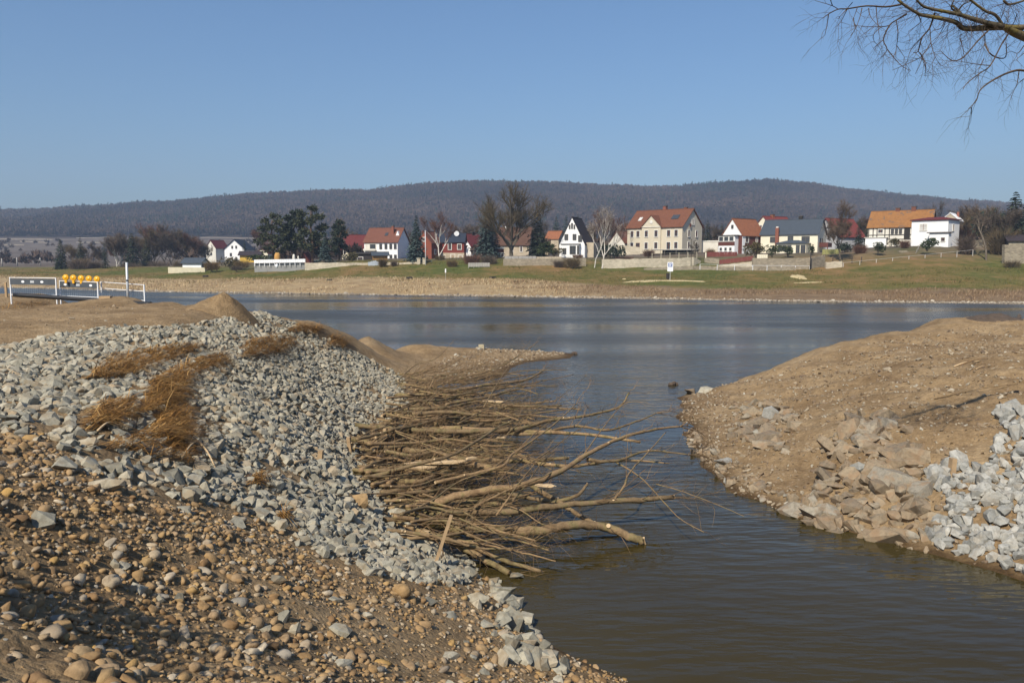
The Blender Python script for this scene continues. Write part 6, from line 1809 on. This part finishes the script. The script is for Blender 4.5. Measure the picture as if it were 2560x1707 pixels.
# left wood
for i, (px, pyb, Y, hp, sp_, tm, wm_, lab) in enumerate([
  (292, 672, 238, 97, .22, BK_WHITE, TW_GREY, 'white stemmed birch in the middle of the left wood'),
  (304, 672, 240, 92, .2, BK_WHITE, TW_GREY, 'second white stemmed birch leaning right of the first'),
  (392, 670, 262, 116, .35, BK_GREY, TW_RED, 'tallest reddish bare tree of the left wood'),
  (430, 668, 266, 118, .36, BK_GREY, TW_GREY, 'tall grey brown bare tree at the top of the left wood'),
  (462, 668, 262, 100, .40, BK_GREY, TW_OLIVE, 'olive brown bare tree behind the white garden house'),
  (497, 667, 270, 80, .42, BK_GREY, TW_GREY, 'round bare tree at the right end of the left wood'),
  (354, 670, 255, 88, .4, BK_GREY, TW_OLIVE, 'bare tree between birches and the reddish tree'),
  (235, 672, 252, 70, .4, BK_GREY, TW_GREY, 'grey bare tree behind the left conifers'),
  (322, 672, 250, 98, .4, BK_GREY, TW_GREY, 'grey bare tree behind the large dark evergreen'),
  (376, 671, 256, 104, .4, BK_GREY, TW_OLIVE, 'olive bare tree beside the tallest reddish tree'),
  (412, 670, 258, 108, .42, BK_GREY, TW_RED, 'reddish brown bare tree in the thick of the left wood'),
  (446, 669, 255, 104, .42, BK_GREY, TW_GREY, 'broad grey bare tree before the olive brown one'),
  (480, 668, 258, 92, .42, BK_GREY, TW_RED, 'red brown bare tree left of the round one'),
  (517, 667, 275, 62, .42, BK_GREY, TW_OLIVE, 'low olive bare tree left of the white villas'),
  (182, 672, 246, 66, .4, BK_GREY, TW_OLIVE, 'olive bare tree between the two leftmost conifers'),
  (2428, 640, 170, 118, .42, BK_GREY, TW_OLIVE, 'olive bare tree right of the white cube house'),
  (2500, 640, 160, 130, .42, BK_GREY, TW_GREY, 'bare tree before the dark evergreens at the right'),
  (1645, 632, 225, 60, .42, BK_GREY, TW_GREY, 'bare tree top behind the beige house roof'),
  (1160, 640, 235, 84, .42, BK_GREY, TW_GREY, 'bare tree behind the dark red roof left of the willow'),
  (640, 652, 290, 88, .3, BK_GREY, TW_RED, 'reddish slender tree behind the white villa')]):
    put('bare_tree', lab, px, pyb, Y, bare_tree_meshes(M_(hp, Y), sp_, 200 + i, .2, 4, .2, .45, 5, 6, tm, wm_, .12, .0026, 1, 3))
for i, (px, pyb, Y, hp, tm, wm_, lab) in enumerate([
  (1540, 634, 215, 96, BK_GREY, TW_RED, 'red brown tree behind the low red tile barn'), (1330, 640, 232, 80, BK_GREY, TW_OLIVE, 'olive tree behind the conifer right of the willow'),
  (1196, 642, 224, 86, BK_GREY, TW_GREY, 'grey tree behind the shaggy conifer'), (1030, 646, 226, 70, BK_GREY, TW_GREY, 'grey tree behind the tall blue spruce'),
  (885, 646, 240, 78, BK_GREY, TW_OLIVE, 'olive tree behind the dark red roofed barn'), (1785, 632, 218, 78, BK_GREY, TW_GREY, 'grey tree between beige and brown houses'),
  (2135, 622, 205, 84, BK_GREY, TW_OLIVE, 'olive tree right of the grey gable house'), (2170, 616, 210, 84, BK_GREY, TW_RED, 'brown tree left of the ochre roofed house'),
  (2400, 606, 205, 96, BK_GREY, TW_GREY, 'grey tree behind the little beige gable'), (2455, 616, 190, 108, BK_GREY, TW_OLIVE, 'olive tree behind the thin bare tree'),
  (1250, 640, 238, 92, BK_GREY, TW_RED, 'brown tree behind the willow trunk'), (700, 652, 262, 70, BK_GREY, TW_RED, 'brown tree behind the tall pine group'),
  (1480, 640, 200, 92, BK_GREY, TW_OLIVE, 'olive tree behind the slimmer white birch')]):
    put('bare_tree', lab, px, pyb, Y, bare_tree_meshes(M_(hp, Y), .42, 260 + i, .2, 4, .2, .45, 5, 6, tm, wm_, .12, .0024, 1, 3))
# evergreens
put('blue_spruce', 'tall blue spruce in front of the white house', 1042, 652, 168, spruce_meshes(M_(113, 168), M_(60, 168), 1, L_SPRUCE, 1.2, .04, .25, .85))
put('blue_spruce', 'small blue green spruce at the foot of the pines', 813, 652, 176, spruce_meshes(M_(70, 176), M_(44, 176), 2, L_SPRUCE, .8))
put('conifer', 'broad shaggy conifer left of the big willow', 1216, 642, 182, spruce_meshes(M_(122, 182), M_(66, 182), 3, L_SPRUCE, 1.0, .05, .35, .6, .4))
put('conifer', 'dark wide conifer right of the big willow', 1345, 642, 180, spruce_meshes(M_(112, 180), M_(60, 180), 4, L_DARK, 1.1, .03, .2, .5, .35))
for i, (px, pyb, Y, hp, wp, mt, lab) in enumerate([
  (1390, 632, 236, 90, 46, L_SPRUCE, 'blue green spruce left of the white steep gable'), (1415, 632, 240, 93, 44, L_SPRUCE, 'second spruce behind the white steep gable'),
  (1444, 632, 246, 95, 34, L_DARK, 'spruce tip showing above the white steep gable'),
  (1768, 632, 214, 82, 36, L_DARK, 'dark spruce between the beige and the brown house'), (1803, 632, 220, 72, 36, L_DARK, 'dark spruce left of the brown house roof'),
  (2146, 618, 190, 64, 30, L_DARK, 'slim dark conifer left of the ochre roof'), (2172, 618, 188, 72, 34, L_DARK, 'taller dark conifer touching the ochre roof'),
  (2532, 622, 168, 142, 96, L_DARK, 'very tall dark conifer at the right edge'), (2562, 622, 175, 122, 90, L_DARK, 'dark conifer cut by the right edge'),
  (2505, 624, 178, 96, 70, L_DARK, 'dark conifer left of the very tall one'), (2478, 622, 182, 78, 56, L_DARK, 'lower dark conifer behind the thin bare tree'), (1232, 642, 186, 108, 56, L_DARK, 'dark conifer partly behind the willow crown'),
  (154, 674, 232, 76, 46, L_DARK, 'dark conifer at the left of the far meadow'), (204, 674, 240, 82, 40, L_DARK, 'pointed dark conifer right of the leftmost one'),
  (264, 674, 226, 70, 26, L_DARK, 'narrow dark cypress like conifer in the left wood'), (612, 650, 282, 52, 22, L_DARK, 'small conifer behind the white villa'),
  (333, 674, 236, 92, 56, L_DARK, 'large dark evergreen in the left wood'), (368, 672, 248, 74, 44, L_PINE, 'olive dark evergreen right of the large one')]):
    put('conifer', lab, px, pyb, Y, spruce_meshes(M_(hp, Y), M_(wp, Y), 20 + i, mt, .85, .03, .22, .75, .35))
PB = [(-.16,0,.82,.10,.06),(.05,.05,.93,.10,.06),(.16,-.02,.78,.11,.06),(-.22,.05,.66,.11,.06),(.0,-.1,.70,.12,.07),(.22,.05,.60,.12,.06),(-.12,-.06,.50,.12,.06),(.12,-.08,.45,.12,.07),(-.25,0,.40,.11,.06),(.02,.1,.36,.14,.07),(.25,-.04,.32,.11,.06),(-.08,-.12,.25,.13,.06)]
put('pine_tree', 'leftmost pine of the tall group by the white fence', 683, 652, 186, pine_meshes(M_(118, 186), PB, 1, L_PINE, 200, .85))
put('pine_tree', 'dense dark pine in the middle of the tall group', 738, 652, 190, pine_meshes(M_(126, 190), [(x * .62, y, z, rx * .9, rz) for x, y, z, rx, rz in PB], 2, L_DARK, 260, .9))
put('pine_tree', 'tallest flat topped pine of the group with open branches', 781, 652, 184, pine_meshes(M_(138, 184), [(x * .9 - .02, y, z, rx * .85, rz * .7) for x, y, z, rx, rz in PB], 3, L_PINE, 190, .92))
put('pine_tree', 'pointed dark pine right of the tallest pine', 848, 652, 195, pine_meshes(M_(102, 195), [(x * .5, y, z, rx * .8, rz) for x, y, z, rx, rz in PB], 4, L_DARK, 220, .92))
put('pine_tree', 'lower bushy pine filling the gap left of the middle pine', 712, 652, 194, pine_meshes(M_(90, 194), PB, 5, L_PINE, 200, .8))
put('pine_tree', 'low dark pine behind the blue green spruce', 800, 652, 198, pine_meshes(M_(82, 198), PB, 6, L_DARK, 200, .8))
put('round_pine', 'clipped round green pine between willow and white steep gable', 1366, 641, 172, pine_meshes(M_(30, 172), [(-.35,0,.75,.3,.16),(.3,.05,.8,.3,.16),(0,-.1,.95,.28,.14),(-.5,0,.4,.3,.16),(.45,-.1,.42,.32,.16),(0,-.2,.5,.34,.16)], 7, L_BOX, 220, .8, .12))
for i, (px, pyb, Y, wp, hp, mt, tw_, lab) in enumerate([
  (2318, 624, 152, 36, 29, L_BOX, False, 'round dark green bush before the white cube house'), (2195, 630, 154, 26, 25, L_BOX, False, 'round green bush below the timbered house'),
  (1890, 640, 158, 40, 34, L_OLIVE, False, 'green bush at the corner of the brown house'), (1930, 640, 156, 26, 28, L_BOX, False, 'clipped bush left of the cream house porch'),
  (1970, 638, 160, 28, 22, L_BOX, False, 'dark evergreen in front of the sun porch'), (2030, 634, 162, 12, 24, L_BOX, False, 'small pointed shrub right of the sun porch'),
  (1622, 642, 166, 40, 24, TW_RED, True, 'red brown ball shaped shrub before the beige house'), (1525, 645, 172, 60, 34, L_DARK, False, 'dark shrub mass behind the birches'),
  (1430, 668, 157, 62, 34, TW_OLIVE, True, 'olive twiggy shrub under the white steep gable'), (1398, 668, 158, 40, 24, TW_GREY, True, 'grey twiggy shrub left of the olive one'),
  (1180, 662, 163, 60, 36, TW_RED, True, 'brown shrub before the red house'), (1222, 664, 162, 60, 34, TW_GREY, True, 'brown shrub below the dark shed'),
  (1130, 668, 160, 36, 26, TW_TAN, True, 'tawny shrub on the grass edge below the red house'), (957, 668, 164, 22, 30, TW_OLIVE, True, 'bushy shrub growing out of the pale low wall'),
  (985, 668, 164, 16, 22, TW_GREY, True, 'smaller shrub right of the bushy wall shrub'), (880, 652, 182, 34, 20, L_OLIVE, False, 'olive hedge left of the black timber shed'),
  (655, 652, 178, 50, 14, L_BOX, False, 'dark clipped hedge behind the white fence'), (605, 670, 182, 56, 26, TW_TAN, True, 'tawny shrubs left of the concrete wall'),
  (575, 668, 186, 38, 30, L_OLIVE, False, 'dark green shrub below the white villas'), (530, 676, 182, 50, 32, TW_TAN, True, 'tawny shrub right of the white garden house'),
  (592, 676, 176, 44, 16, TW_GREY, True, 'low dark brush heap below the tawny shrubs'),
  (200, 678, 222, 76, 42, TW_GREY, True, 'dark round thicket at the left of the far bank'), (205, 662, 228, 56, 22, TW_TAN, True, 'orange topped willow bush in the dark thicket'),
  (238, 678, 224, 40, 34, TW_GREY, True, 'thicket right of the dark round one'), (330, 676, 228, 70, 26, TW_GREY, True, 'dark brush under the large evergreen of the left wood'), (400, 674, 236, 80, 30, TW_GREY, True, 'dark undergrowth below the tallest reddish tree'), (455, 674, 230, 60, 30, TW_OLIVE, True, 'brush behind the white garden house'), (285, 640, 250, 30, 26, TW_RED, True, 'red twigged dogwood in the left wood'),
  (2415, 636, 152, 34, 60, TW_GREY, True, 'tall grey shrub left of the thin bare tree'), 
  (2500, 640, 152, 60, 88, TW_OLIVE, True, 'tall olive thicket before the right stone wall'), (2480, 622, 165, 70, 92, L_DARK, False, 'dark evergreen mass at the right'),
  (2400, 612, 172, 44, 66, TW_RED, True, 'rusty shrub right of the white cube house'), (2530, 670, 137, 60, 26, TW_OLIVE, True, 'brambles under the right stone wall'),
  (2262, 620, 160, 26, 26, TW_RED, True, 'brown shrub left of the stone steps'), (2150, 634, 158, 40, 30, TW_RED, True, 'brown shrub right of the cream house'),
  (2115, 632, 164, 36, 26, L_DARK, False, 'dark hedge behind the bench rail'), (2240, 616, 166, 30, 20, L_OLIVE, False, 'yellowish bush before the timbered house'),
  (2016, 664, 149, 26, 18, TW_GREY, True, 'dark bush beside the cloaked post'), (1776, 640, 172, 26, 24, TW_TAN, True, 'dry bush beside the red plank fence'),
  (1385, 640, 180, 30, 20, L_OLIVE, False, 'low hedge left of the white steep gable'), (1445, 645, 172, 44, 12, TW_RED, True, 'low brown hedge on the terrace'),
  (1560, 650, 164, 80, 12, TW_RED, True, 'brown creeper edge on top of the pale garden wall'),
  (1100, 650, 172, 40, 16, TW_OLIVE, True, 'low shrubs under the pale stemmed birch')]):
    put('shrub', lab, px, pyb, Y, bush_meshes(M_(wp, Y), M_(hp, Y), 300 + i, mt, 1100 if tw_ else 800, .10, tw_), 'shrub', trunk='stem')

# unseen low bush added outside the lower left to throw shade on the cobbles
gz = float(near_z(-3.55, 3.75))
ms = bush_meshes(1.7, 1.15, 777, L_OLIVE, 900, .05)
bo = empty('shrub', (-3.55, 3.75, gz), 0, 'low olive bush added out of view to shade the brown cobbles', 'shrub')
link('stem', ms[0], bo); link('crown', ms[1], bo)
# ------------------------------------------------------------------ wooded hill, distant scrub
def tree_proto(seed, n, conifer=False):
    r = np.random.default_rng(seed); V, Fc = [], []
    for i in range(n):
        if conifer:
            z = r.uniform(.05, .9); R0 = (1 - z) * .30 + .02; a = r.uniform(0, 6.28)
            b = np.array([math.cos(a) * R0 * .4, math.sin(a) * R0 * .4, z + .08]); e = np.array([math.cos(a) * R0, math.sin(a) * R0, z - .06]); s = np.array([-math.sin(a), math.cos(a), 0]) * .09
        else:
            v = r.normal(0, 1, 3); v /= np.linalg.norm(v); v[2] = abs(v[2]) * 1.1 - .25
            e = np.array([0, 0, .58]) + v * np.array([.42, .42, .42]) * r.uniform(.8, 1.08)
            b = np.array([0, 0, .30]) * .6 + e * .4 + r.normal(0, .04, 3); u_ = np.cross(v, r.normal(0, 1, 3)); s = u_ / (np.linalg.norm(u_) + 1e-6) * r.uniform(.05, .13)
            m = len(V); V += [b - s, b + s, e]; Fc.append([m, m + 1, m + 2]); continue
            a = r.uniform(0, 6.28); q = math.sqrt(r.random()); z0 = r.uniform(.0, .6)
            b = np.array([math.cos(a) * q * (.08 + .45 * z0), math.sin(a) * q * (.08 + .45 * z0), z0]); zt = r.uniform(max(.35, z0 + .2), 1.0)
            k = math.sqrt(max(.05, 1 - ((zt - .6) / .45) ** 2)) * .42
            e = np.array([math.cos(a) * q * k, math.sin(a) * q * k, zt]); s = np.array([-math.sin(a + r.uniform(-1, 1)), math.cos(a), 0]) * r.uniform(.03, .11)
        m = len(V); V += [b - s, b + s, e]; Fc.append([m, m + 1, m + 2])
    return np.array(V), np.array(Fc)
def wood_mat(name, stops):
    t = NT(name); p = t.pos()
    n = t.noise(p, .006, 4, .62); n2 = t.noise(p, .11, 4, .65); rnd = t.n('ShaderNodeNewGeometry').outputs['Random Per Island']
    f_ = t.math('ADD', t.math('ADD', t.math('MULTIPLY', n, .8), t.math('MULTIPLY', n2, .25)), t.math('MULTIPLY', rnd, .05))
    return t.done(t.ramp(f_, stops), .95, .05)
WOOD = wood_mat('bare_woodland', [(.36, (.028, .024, .024)), (.48, (.058, .044, .038)), (.60, (.092, .064, .050)), (.74, (.135, .096, .074))])
FIRS = wood_mat('hill_firs', [(.3, (.018, .026, .018)), (.7, (.040, .050, .034))])
rng = np.random.default_rng(5)
N = 48000
u = rng.uniform(-.78, .80, N); y = np.sqrt(rng.uniform(760 ** 2, 1430 ** 2, N)); x = u * y
px = CX + FPX * u
lim = np.interp(px, [0, 500, 900, 1400, 2600], [870, 880, 840, 800, 760])
k = (y > lim) & ((fbm(x * .01, y * .01, 71) > -.75) | (y > 1000))
x, y = x[k], y[k]; z = far_z(x, y)
S = rng.uniform(7, 12.5, len(x)); R = rand_quats(rng, len(x), .05)
con = (rng.uniform(0, 1, len(x)) < np.clip(.10 + 1.3 * (fbm(x * .006, y * .006, 91) - .28), .03, .7))
PW = [tree_proto(i, 26) for i in range(6)]; PF = [tree_proto(50 + i, 22, True) for i in range(3)]
P = np.stack([x, y, z - .5], -1)
sh = np.stack([S * rng.uniform(.9, 1.3, len(x)), S * rng.uniform(.9, 1.3, len(x)), S], -1)
o = joined('woodland', PW, P[~con], sh[~con], R[~con], rng.integers(0, 6, (~con).sum()), WOOD, False); tag(o, 'bare purplish wood covering the long hill', kind='stuff')
o = joined('hill_firs', PF, P[con], sh[con] * np.array([.9, .9, 1.1]), R[con], rng.integers(0, 3, con.sum()), FIRS, False); tag(o, 'scattered dark firs in the hillside wood', kind='stuff')
N = 2600
px = rng.uniform(-200, 2700, N); Yd = rng.uniform(320, 760, N)
p = np.stack([(px - CX) / FPX * Yd, Yd], -1)
dn = np.where((px < 130) & (Yd < 400), .9, np.where(px < 800, .22, .55))
k = rng.uniform(0, 1, N) < dn
p = p[k]; z = far_z(p[:, 0], p[:, 1]); S = rng.uniform(3, 8, len(p))
o = joined('far_scrub', PW, np.stack([p[:, 0], p[:, 1], z - .2], -1), np.stack([S * 1.1, S * 1.1, S], -1), rand_quats(rng, len(p), .05), rng.integers(0, 6, len(p)), WOOD, False)
tag(o, 'far brown hedges and scrub on the fields behind the village', kind='stuff')
N = 3200
px = rng.uniform(480, 2600, N); Yd = rng.uniform(206, 330, N); xx = (px - CX) / FPX * Yd
k = (fbm(xx * .03, Yd * .03, 33) > -.15) & ~((px > 490) & (px < 690) & (Yd < 320))
xx, Yd = xx[k], Yd[k]; S = rng.uniform(1.5, 6.5, len(xx))
o = joined('garden_scrub', PW, np.stack([xx, Yd, far_z(xx, Yd) - .3], -1), np.stack([S * 1.2, S * 1.2, S], -1), rand_quats(rng, len(xx), .05), rng.integers(0, 6, len(xx)), WOOD, False)
tag(o, 'brown winter scrub in the gardens behind the houses', kind='stuff')
# pale field walls on the left slope
TRK = simple('pale_field_wall', (.26, .225, .18), .9, .2, .2)
for i, (a, b, Y, Yb, lab) in enumerate([((0,597),(130,584),820,800,'pale vineyard wall highest at the far left'),((50,607),(120,603),760,750,'short pale vineyard wall in the left field'),((190,582),(305,584),860,860,'pale track wall at the foot of the left wood'),((500,583),(660,580),850,850,'pale track wall behind the white villas'),((0,614),(60,611),700,700,'lowest pale vineyard wall at the far left'),((190,604),(280,605),760,760,'pale field edge between conifers and birches')]):
    n = 14; pts_ = []
    A = [at_y(a[0] + (b[0] - a[0]) * k / n, a[1] + (b[1] - a[1]) * k / n + 3 * math.sin(k * .9 + i), Y + (Yb - Y) * k / n) for k in range(n + 1)]
    for q in A: q[2] = far_z(q[0], q[1])
    m = MB()
    for k in range(n):
        c0, c1 = A[k] - A[0], A[k + 1] - A[0]
        h = .8
        m.quad((c0[0], c0[1], c0[2] - 1), (c1[0], c1[1], c1[2] - 1), (c1[0], c1[1], c1[2] + h), (c0[0], c0[1], c0[2] + h))
        m.quad((c0[0], c0[1], c0[2] + h), (c1[0], c1[1], c1[2] + h), (c1[0], c1[1] + 2, c1[2] + h), (c0[0], c0[1] + 2, c0[2] + h))
    tag(m.build('field_wall', TRK, None, A[0]), lab, 'field wall')

# ------------------------------------------------------------------ dry reed fringe of the far bank, grass blades
def reeds(name, seed, n, s0, s1, hgt, mat, label, pxr=(-150, 2700), wfun=None, lean=.3):
    rng = np.random.default_rng(seed)
    px = rng.uniform(*pxr, n); u = (px - CX) / FPX
    ye = yw_of(u)
    twd = np.interp(px, [-900, 0, 300, 700, 1000, 1300, 1500, 1800, 2200, 2600], [26, 32, 34, 26, 26, 24, 18, 15, 14, 14])
    s = s0 + (s1 * twd - s0) * rng.uniform(0, 1, n) ** .8
    y = ye + s; x = u * y
    cl = fbm(x * .16, y * .25, 13) + .5 * rng.uniform(-.5, .5, n) > -.02
    x, y = x[cl], y[cl]; n = len(x); z = far_z(x, y)
    H = hgt * rng.uniform(.4, 1.2, n) * (1 + .8 * vnoise(x * .3, y * .3, 4)); a = rng.uniform(0, 6.28, n)
    W_ = H * .16
    b0 = np.stack([x - np.cos(a) * W_, y - np.sin(a) * W_, z - .03], -1); b1 = np.stack([x + np.cos(a) * W_, y + np.sin(a) * W_, z - .03], -1)
    t = np.stack([x + rng.normal(.15, lean, n) * H, y + rng.normal(0, lean, n) * H, z + H], -1)
    V = np.stack([b0, b1, t], 1).reshape(-1, 3)
    o = link(name, mesh_np(name, V, np.arange(3 * n).reshape(-1, 3), mat)); tag(o, label, kind='stuff')
def blade_mat(name, stops):
    t = NT(name); rnd = t.n('ShaderNodeNewGeometry').outputs['Random Per Island']; n = t.noise(t.pos(), .25, 3)
    return t.done(t.ramp(t.math('ADD', t.math('MULTIPLY', rnd, .5), t.math('MULTIPLY', n, .5)), stops), .9, .1)
REED = blade_mat('bleached_reed', [(.2, (.24, .145, .075)), (.5, (.42, .315, .18)), (.8, (.56, .45, .29))])
GRASS = blade_mat('winter_grass', [(.2, (.072, .082, .021)), (.5, (.124, .114, .036)), (.8, (.20, .15, .068))])
reeds('dry_reeds', 1, 26000, .8, 1.0, .34, REED, 'bleached dry reeds along the left part of the far water edge', pxr=(-150, 1420))
REEDB = blade_mat('brown_reed', [(.2, (.12, .075, .042)), (.5, (.20, .135, .078)), (.8, (.33, .24, .15))])
reeds('dry_reeds', 3, 24000, .8, 1.0, .30, REEDB, 'brown dry grass along the right part of the far water edge', pxr=(1280, 2700))
reeds('winter_grass', 2, 60000, 14, 3.0, .28, GRASS, 'short green brown grass on the far bank', lean=.5)
# shore stones along the far water line
rng = np.random.default_rng(9); n = 5200
px = rng.uniform(-100, 2700, n); u = (px - CX) / FPX; y = yw_of(u) + rng.normal(.25, .28, n); x = u * y; z = np.maximum(far_z(x, y), 0)
S = rng.lognormal(math.log(.085), .45, n)[:, None] * np.stack([rng.uniform(1, 1.6, n), rng.uniform(.7, 1.1, n), rng.uniform(.6, .9, n)], -1)
o = joined('shore_stones', ROCKS, np.stack([x, y, z + .02], -1), S, rand_quats(rng, n, .4), rng.integers(0, len(ROCKS), n), stone_materials('pale_shore_stone', [(0, (.16, .13, .10)), (.5, (.28, .235, .18)), (1, (.44, .39, .31))])[1], False)
tag(o, 'line of pale shore stones at the far waterline', kind='stuff')
# bare sand patches on the far grass
SANDP = simple('yellow_sand', (.46, .37, .20), .95, .12, 1.0, .3)
def sandpatch(px, py, rx, Y, depth, h, label, mat=SANDP):
    c = at_y(px, py, Y); c[2] = far_z(c[0], c[1]); m = MB(); R_ = M_(rx, Y)
    n, k = 28, 5; V = [(0, 0, h)]; Fc = []
    for i in range(1, k + 1):
        for j in range(n):
            a = 2 * math.pi * j / n; q = i / k * (1 + .25 * math.sin(3 * a + px) + .12 * math.sin(7 * a))
            x_, y_ = R_ * q * math.cos(a), depth * q * math.sin(a)
            V.append((x_, y_, float(far_z(c[0] + x_, c[1] + y_)) - c[2] + (h * (1 - i / k) + .05 if i < k else -.15)))
    for j in range(n): Fc.append((0, 1 + j, 1 + (j + 1) % n))
    for i in range(k - 1):
        for j in range(n):
            Fc.append((1 + i * n + j, 1 + (i + 1) * n + j, 1 + (i + 1) * n + (j + 1) % n, 1 + i * n + (j + 1) % n))
    o = link('sand_patch', mesh_np('sand_patch', V, Fc, mat, True), None, c); tag(o, label, 'sand patch')
sandpatch(1655, 707.5, 110, 133, 1.6, .12, 'long strip of yellow sand below the information sign')
sandpatch(1998, 700, 16, 136, 3.0, .35, 'sandy hump on the grass below the cream house')
sandpatch(2020, 712, 40, 128, .6, .06, 'thin sand streak below the sandy hump')
sandpatch(1560, 702, 5, 138, .5, .1, 'tiny pale stone pile left of the sand strip')

# ------------------------------------------------------------------ haze
bmz = bmesh.new(); bmesh.ops.create_cube(bmz, size=1.0)
meh = bpy.data.meshes.new('haze'); bmz.to_mesh(meh); bmz.free()
hz = link('haze', meh, None, (0, 1290, 104)); hz.scale = (4600, 2680, 372)
hz.location.z = -84 + 186
tm = bpy.data.materials.new('haze_air'); tm.use_nodes = True; tn = tm.node_tree
for n_ in list(tn.nodes): tn.nodes.remove(n_)
vo = tn.nodes.new('ShaderNodeOutputMaterial'); pv = tn.nodes.new('ShaderNodeVolumePrincipled')
pv.inputs['Color'].default_value = (*HAZE_COLOR, 1); pv.inputs['Density'].default_value = HAZE_DENSITY; pv.inputs['Anisotropy'].default_value = 0.0
tn.links.new(pv.outputs[0], vo.inputs['Volume']); meh.materials.append(tm)
tag(hz, 'thin blue haze over the valley', kind='stuff')
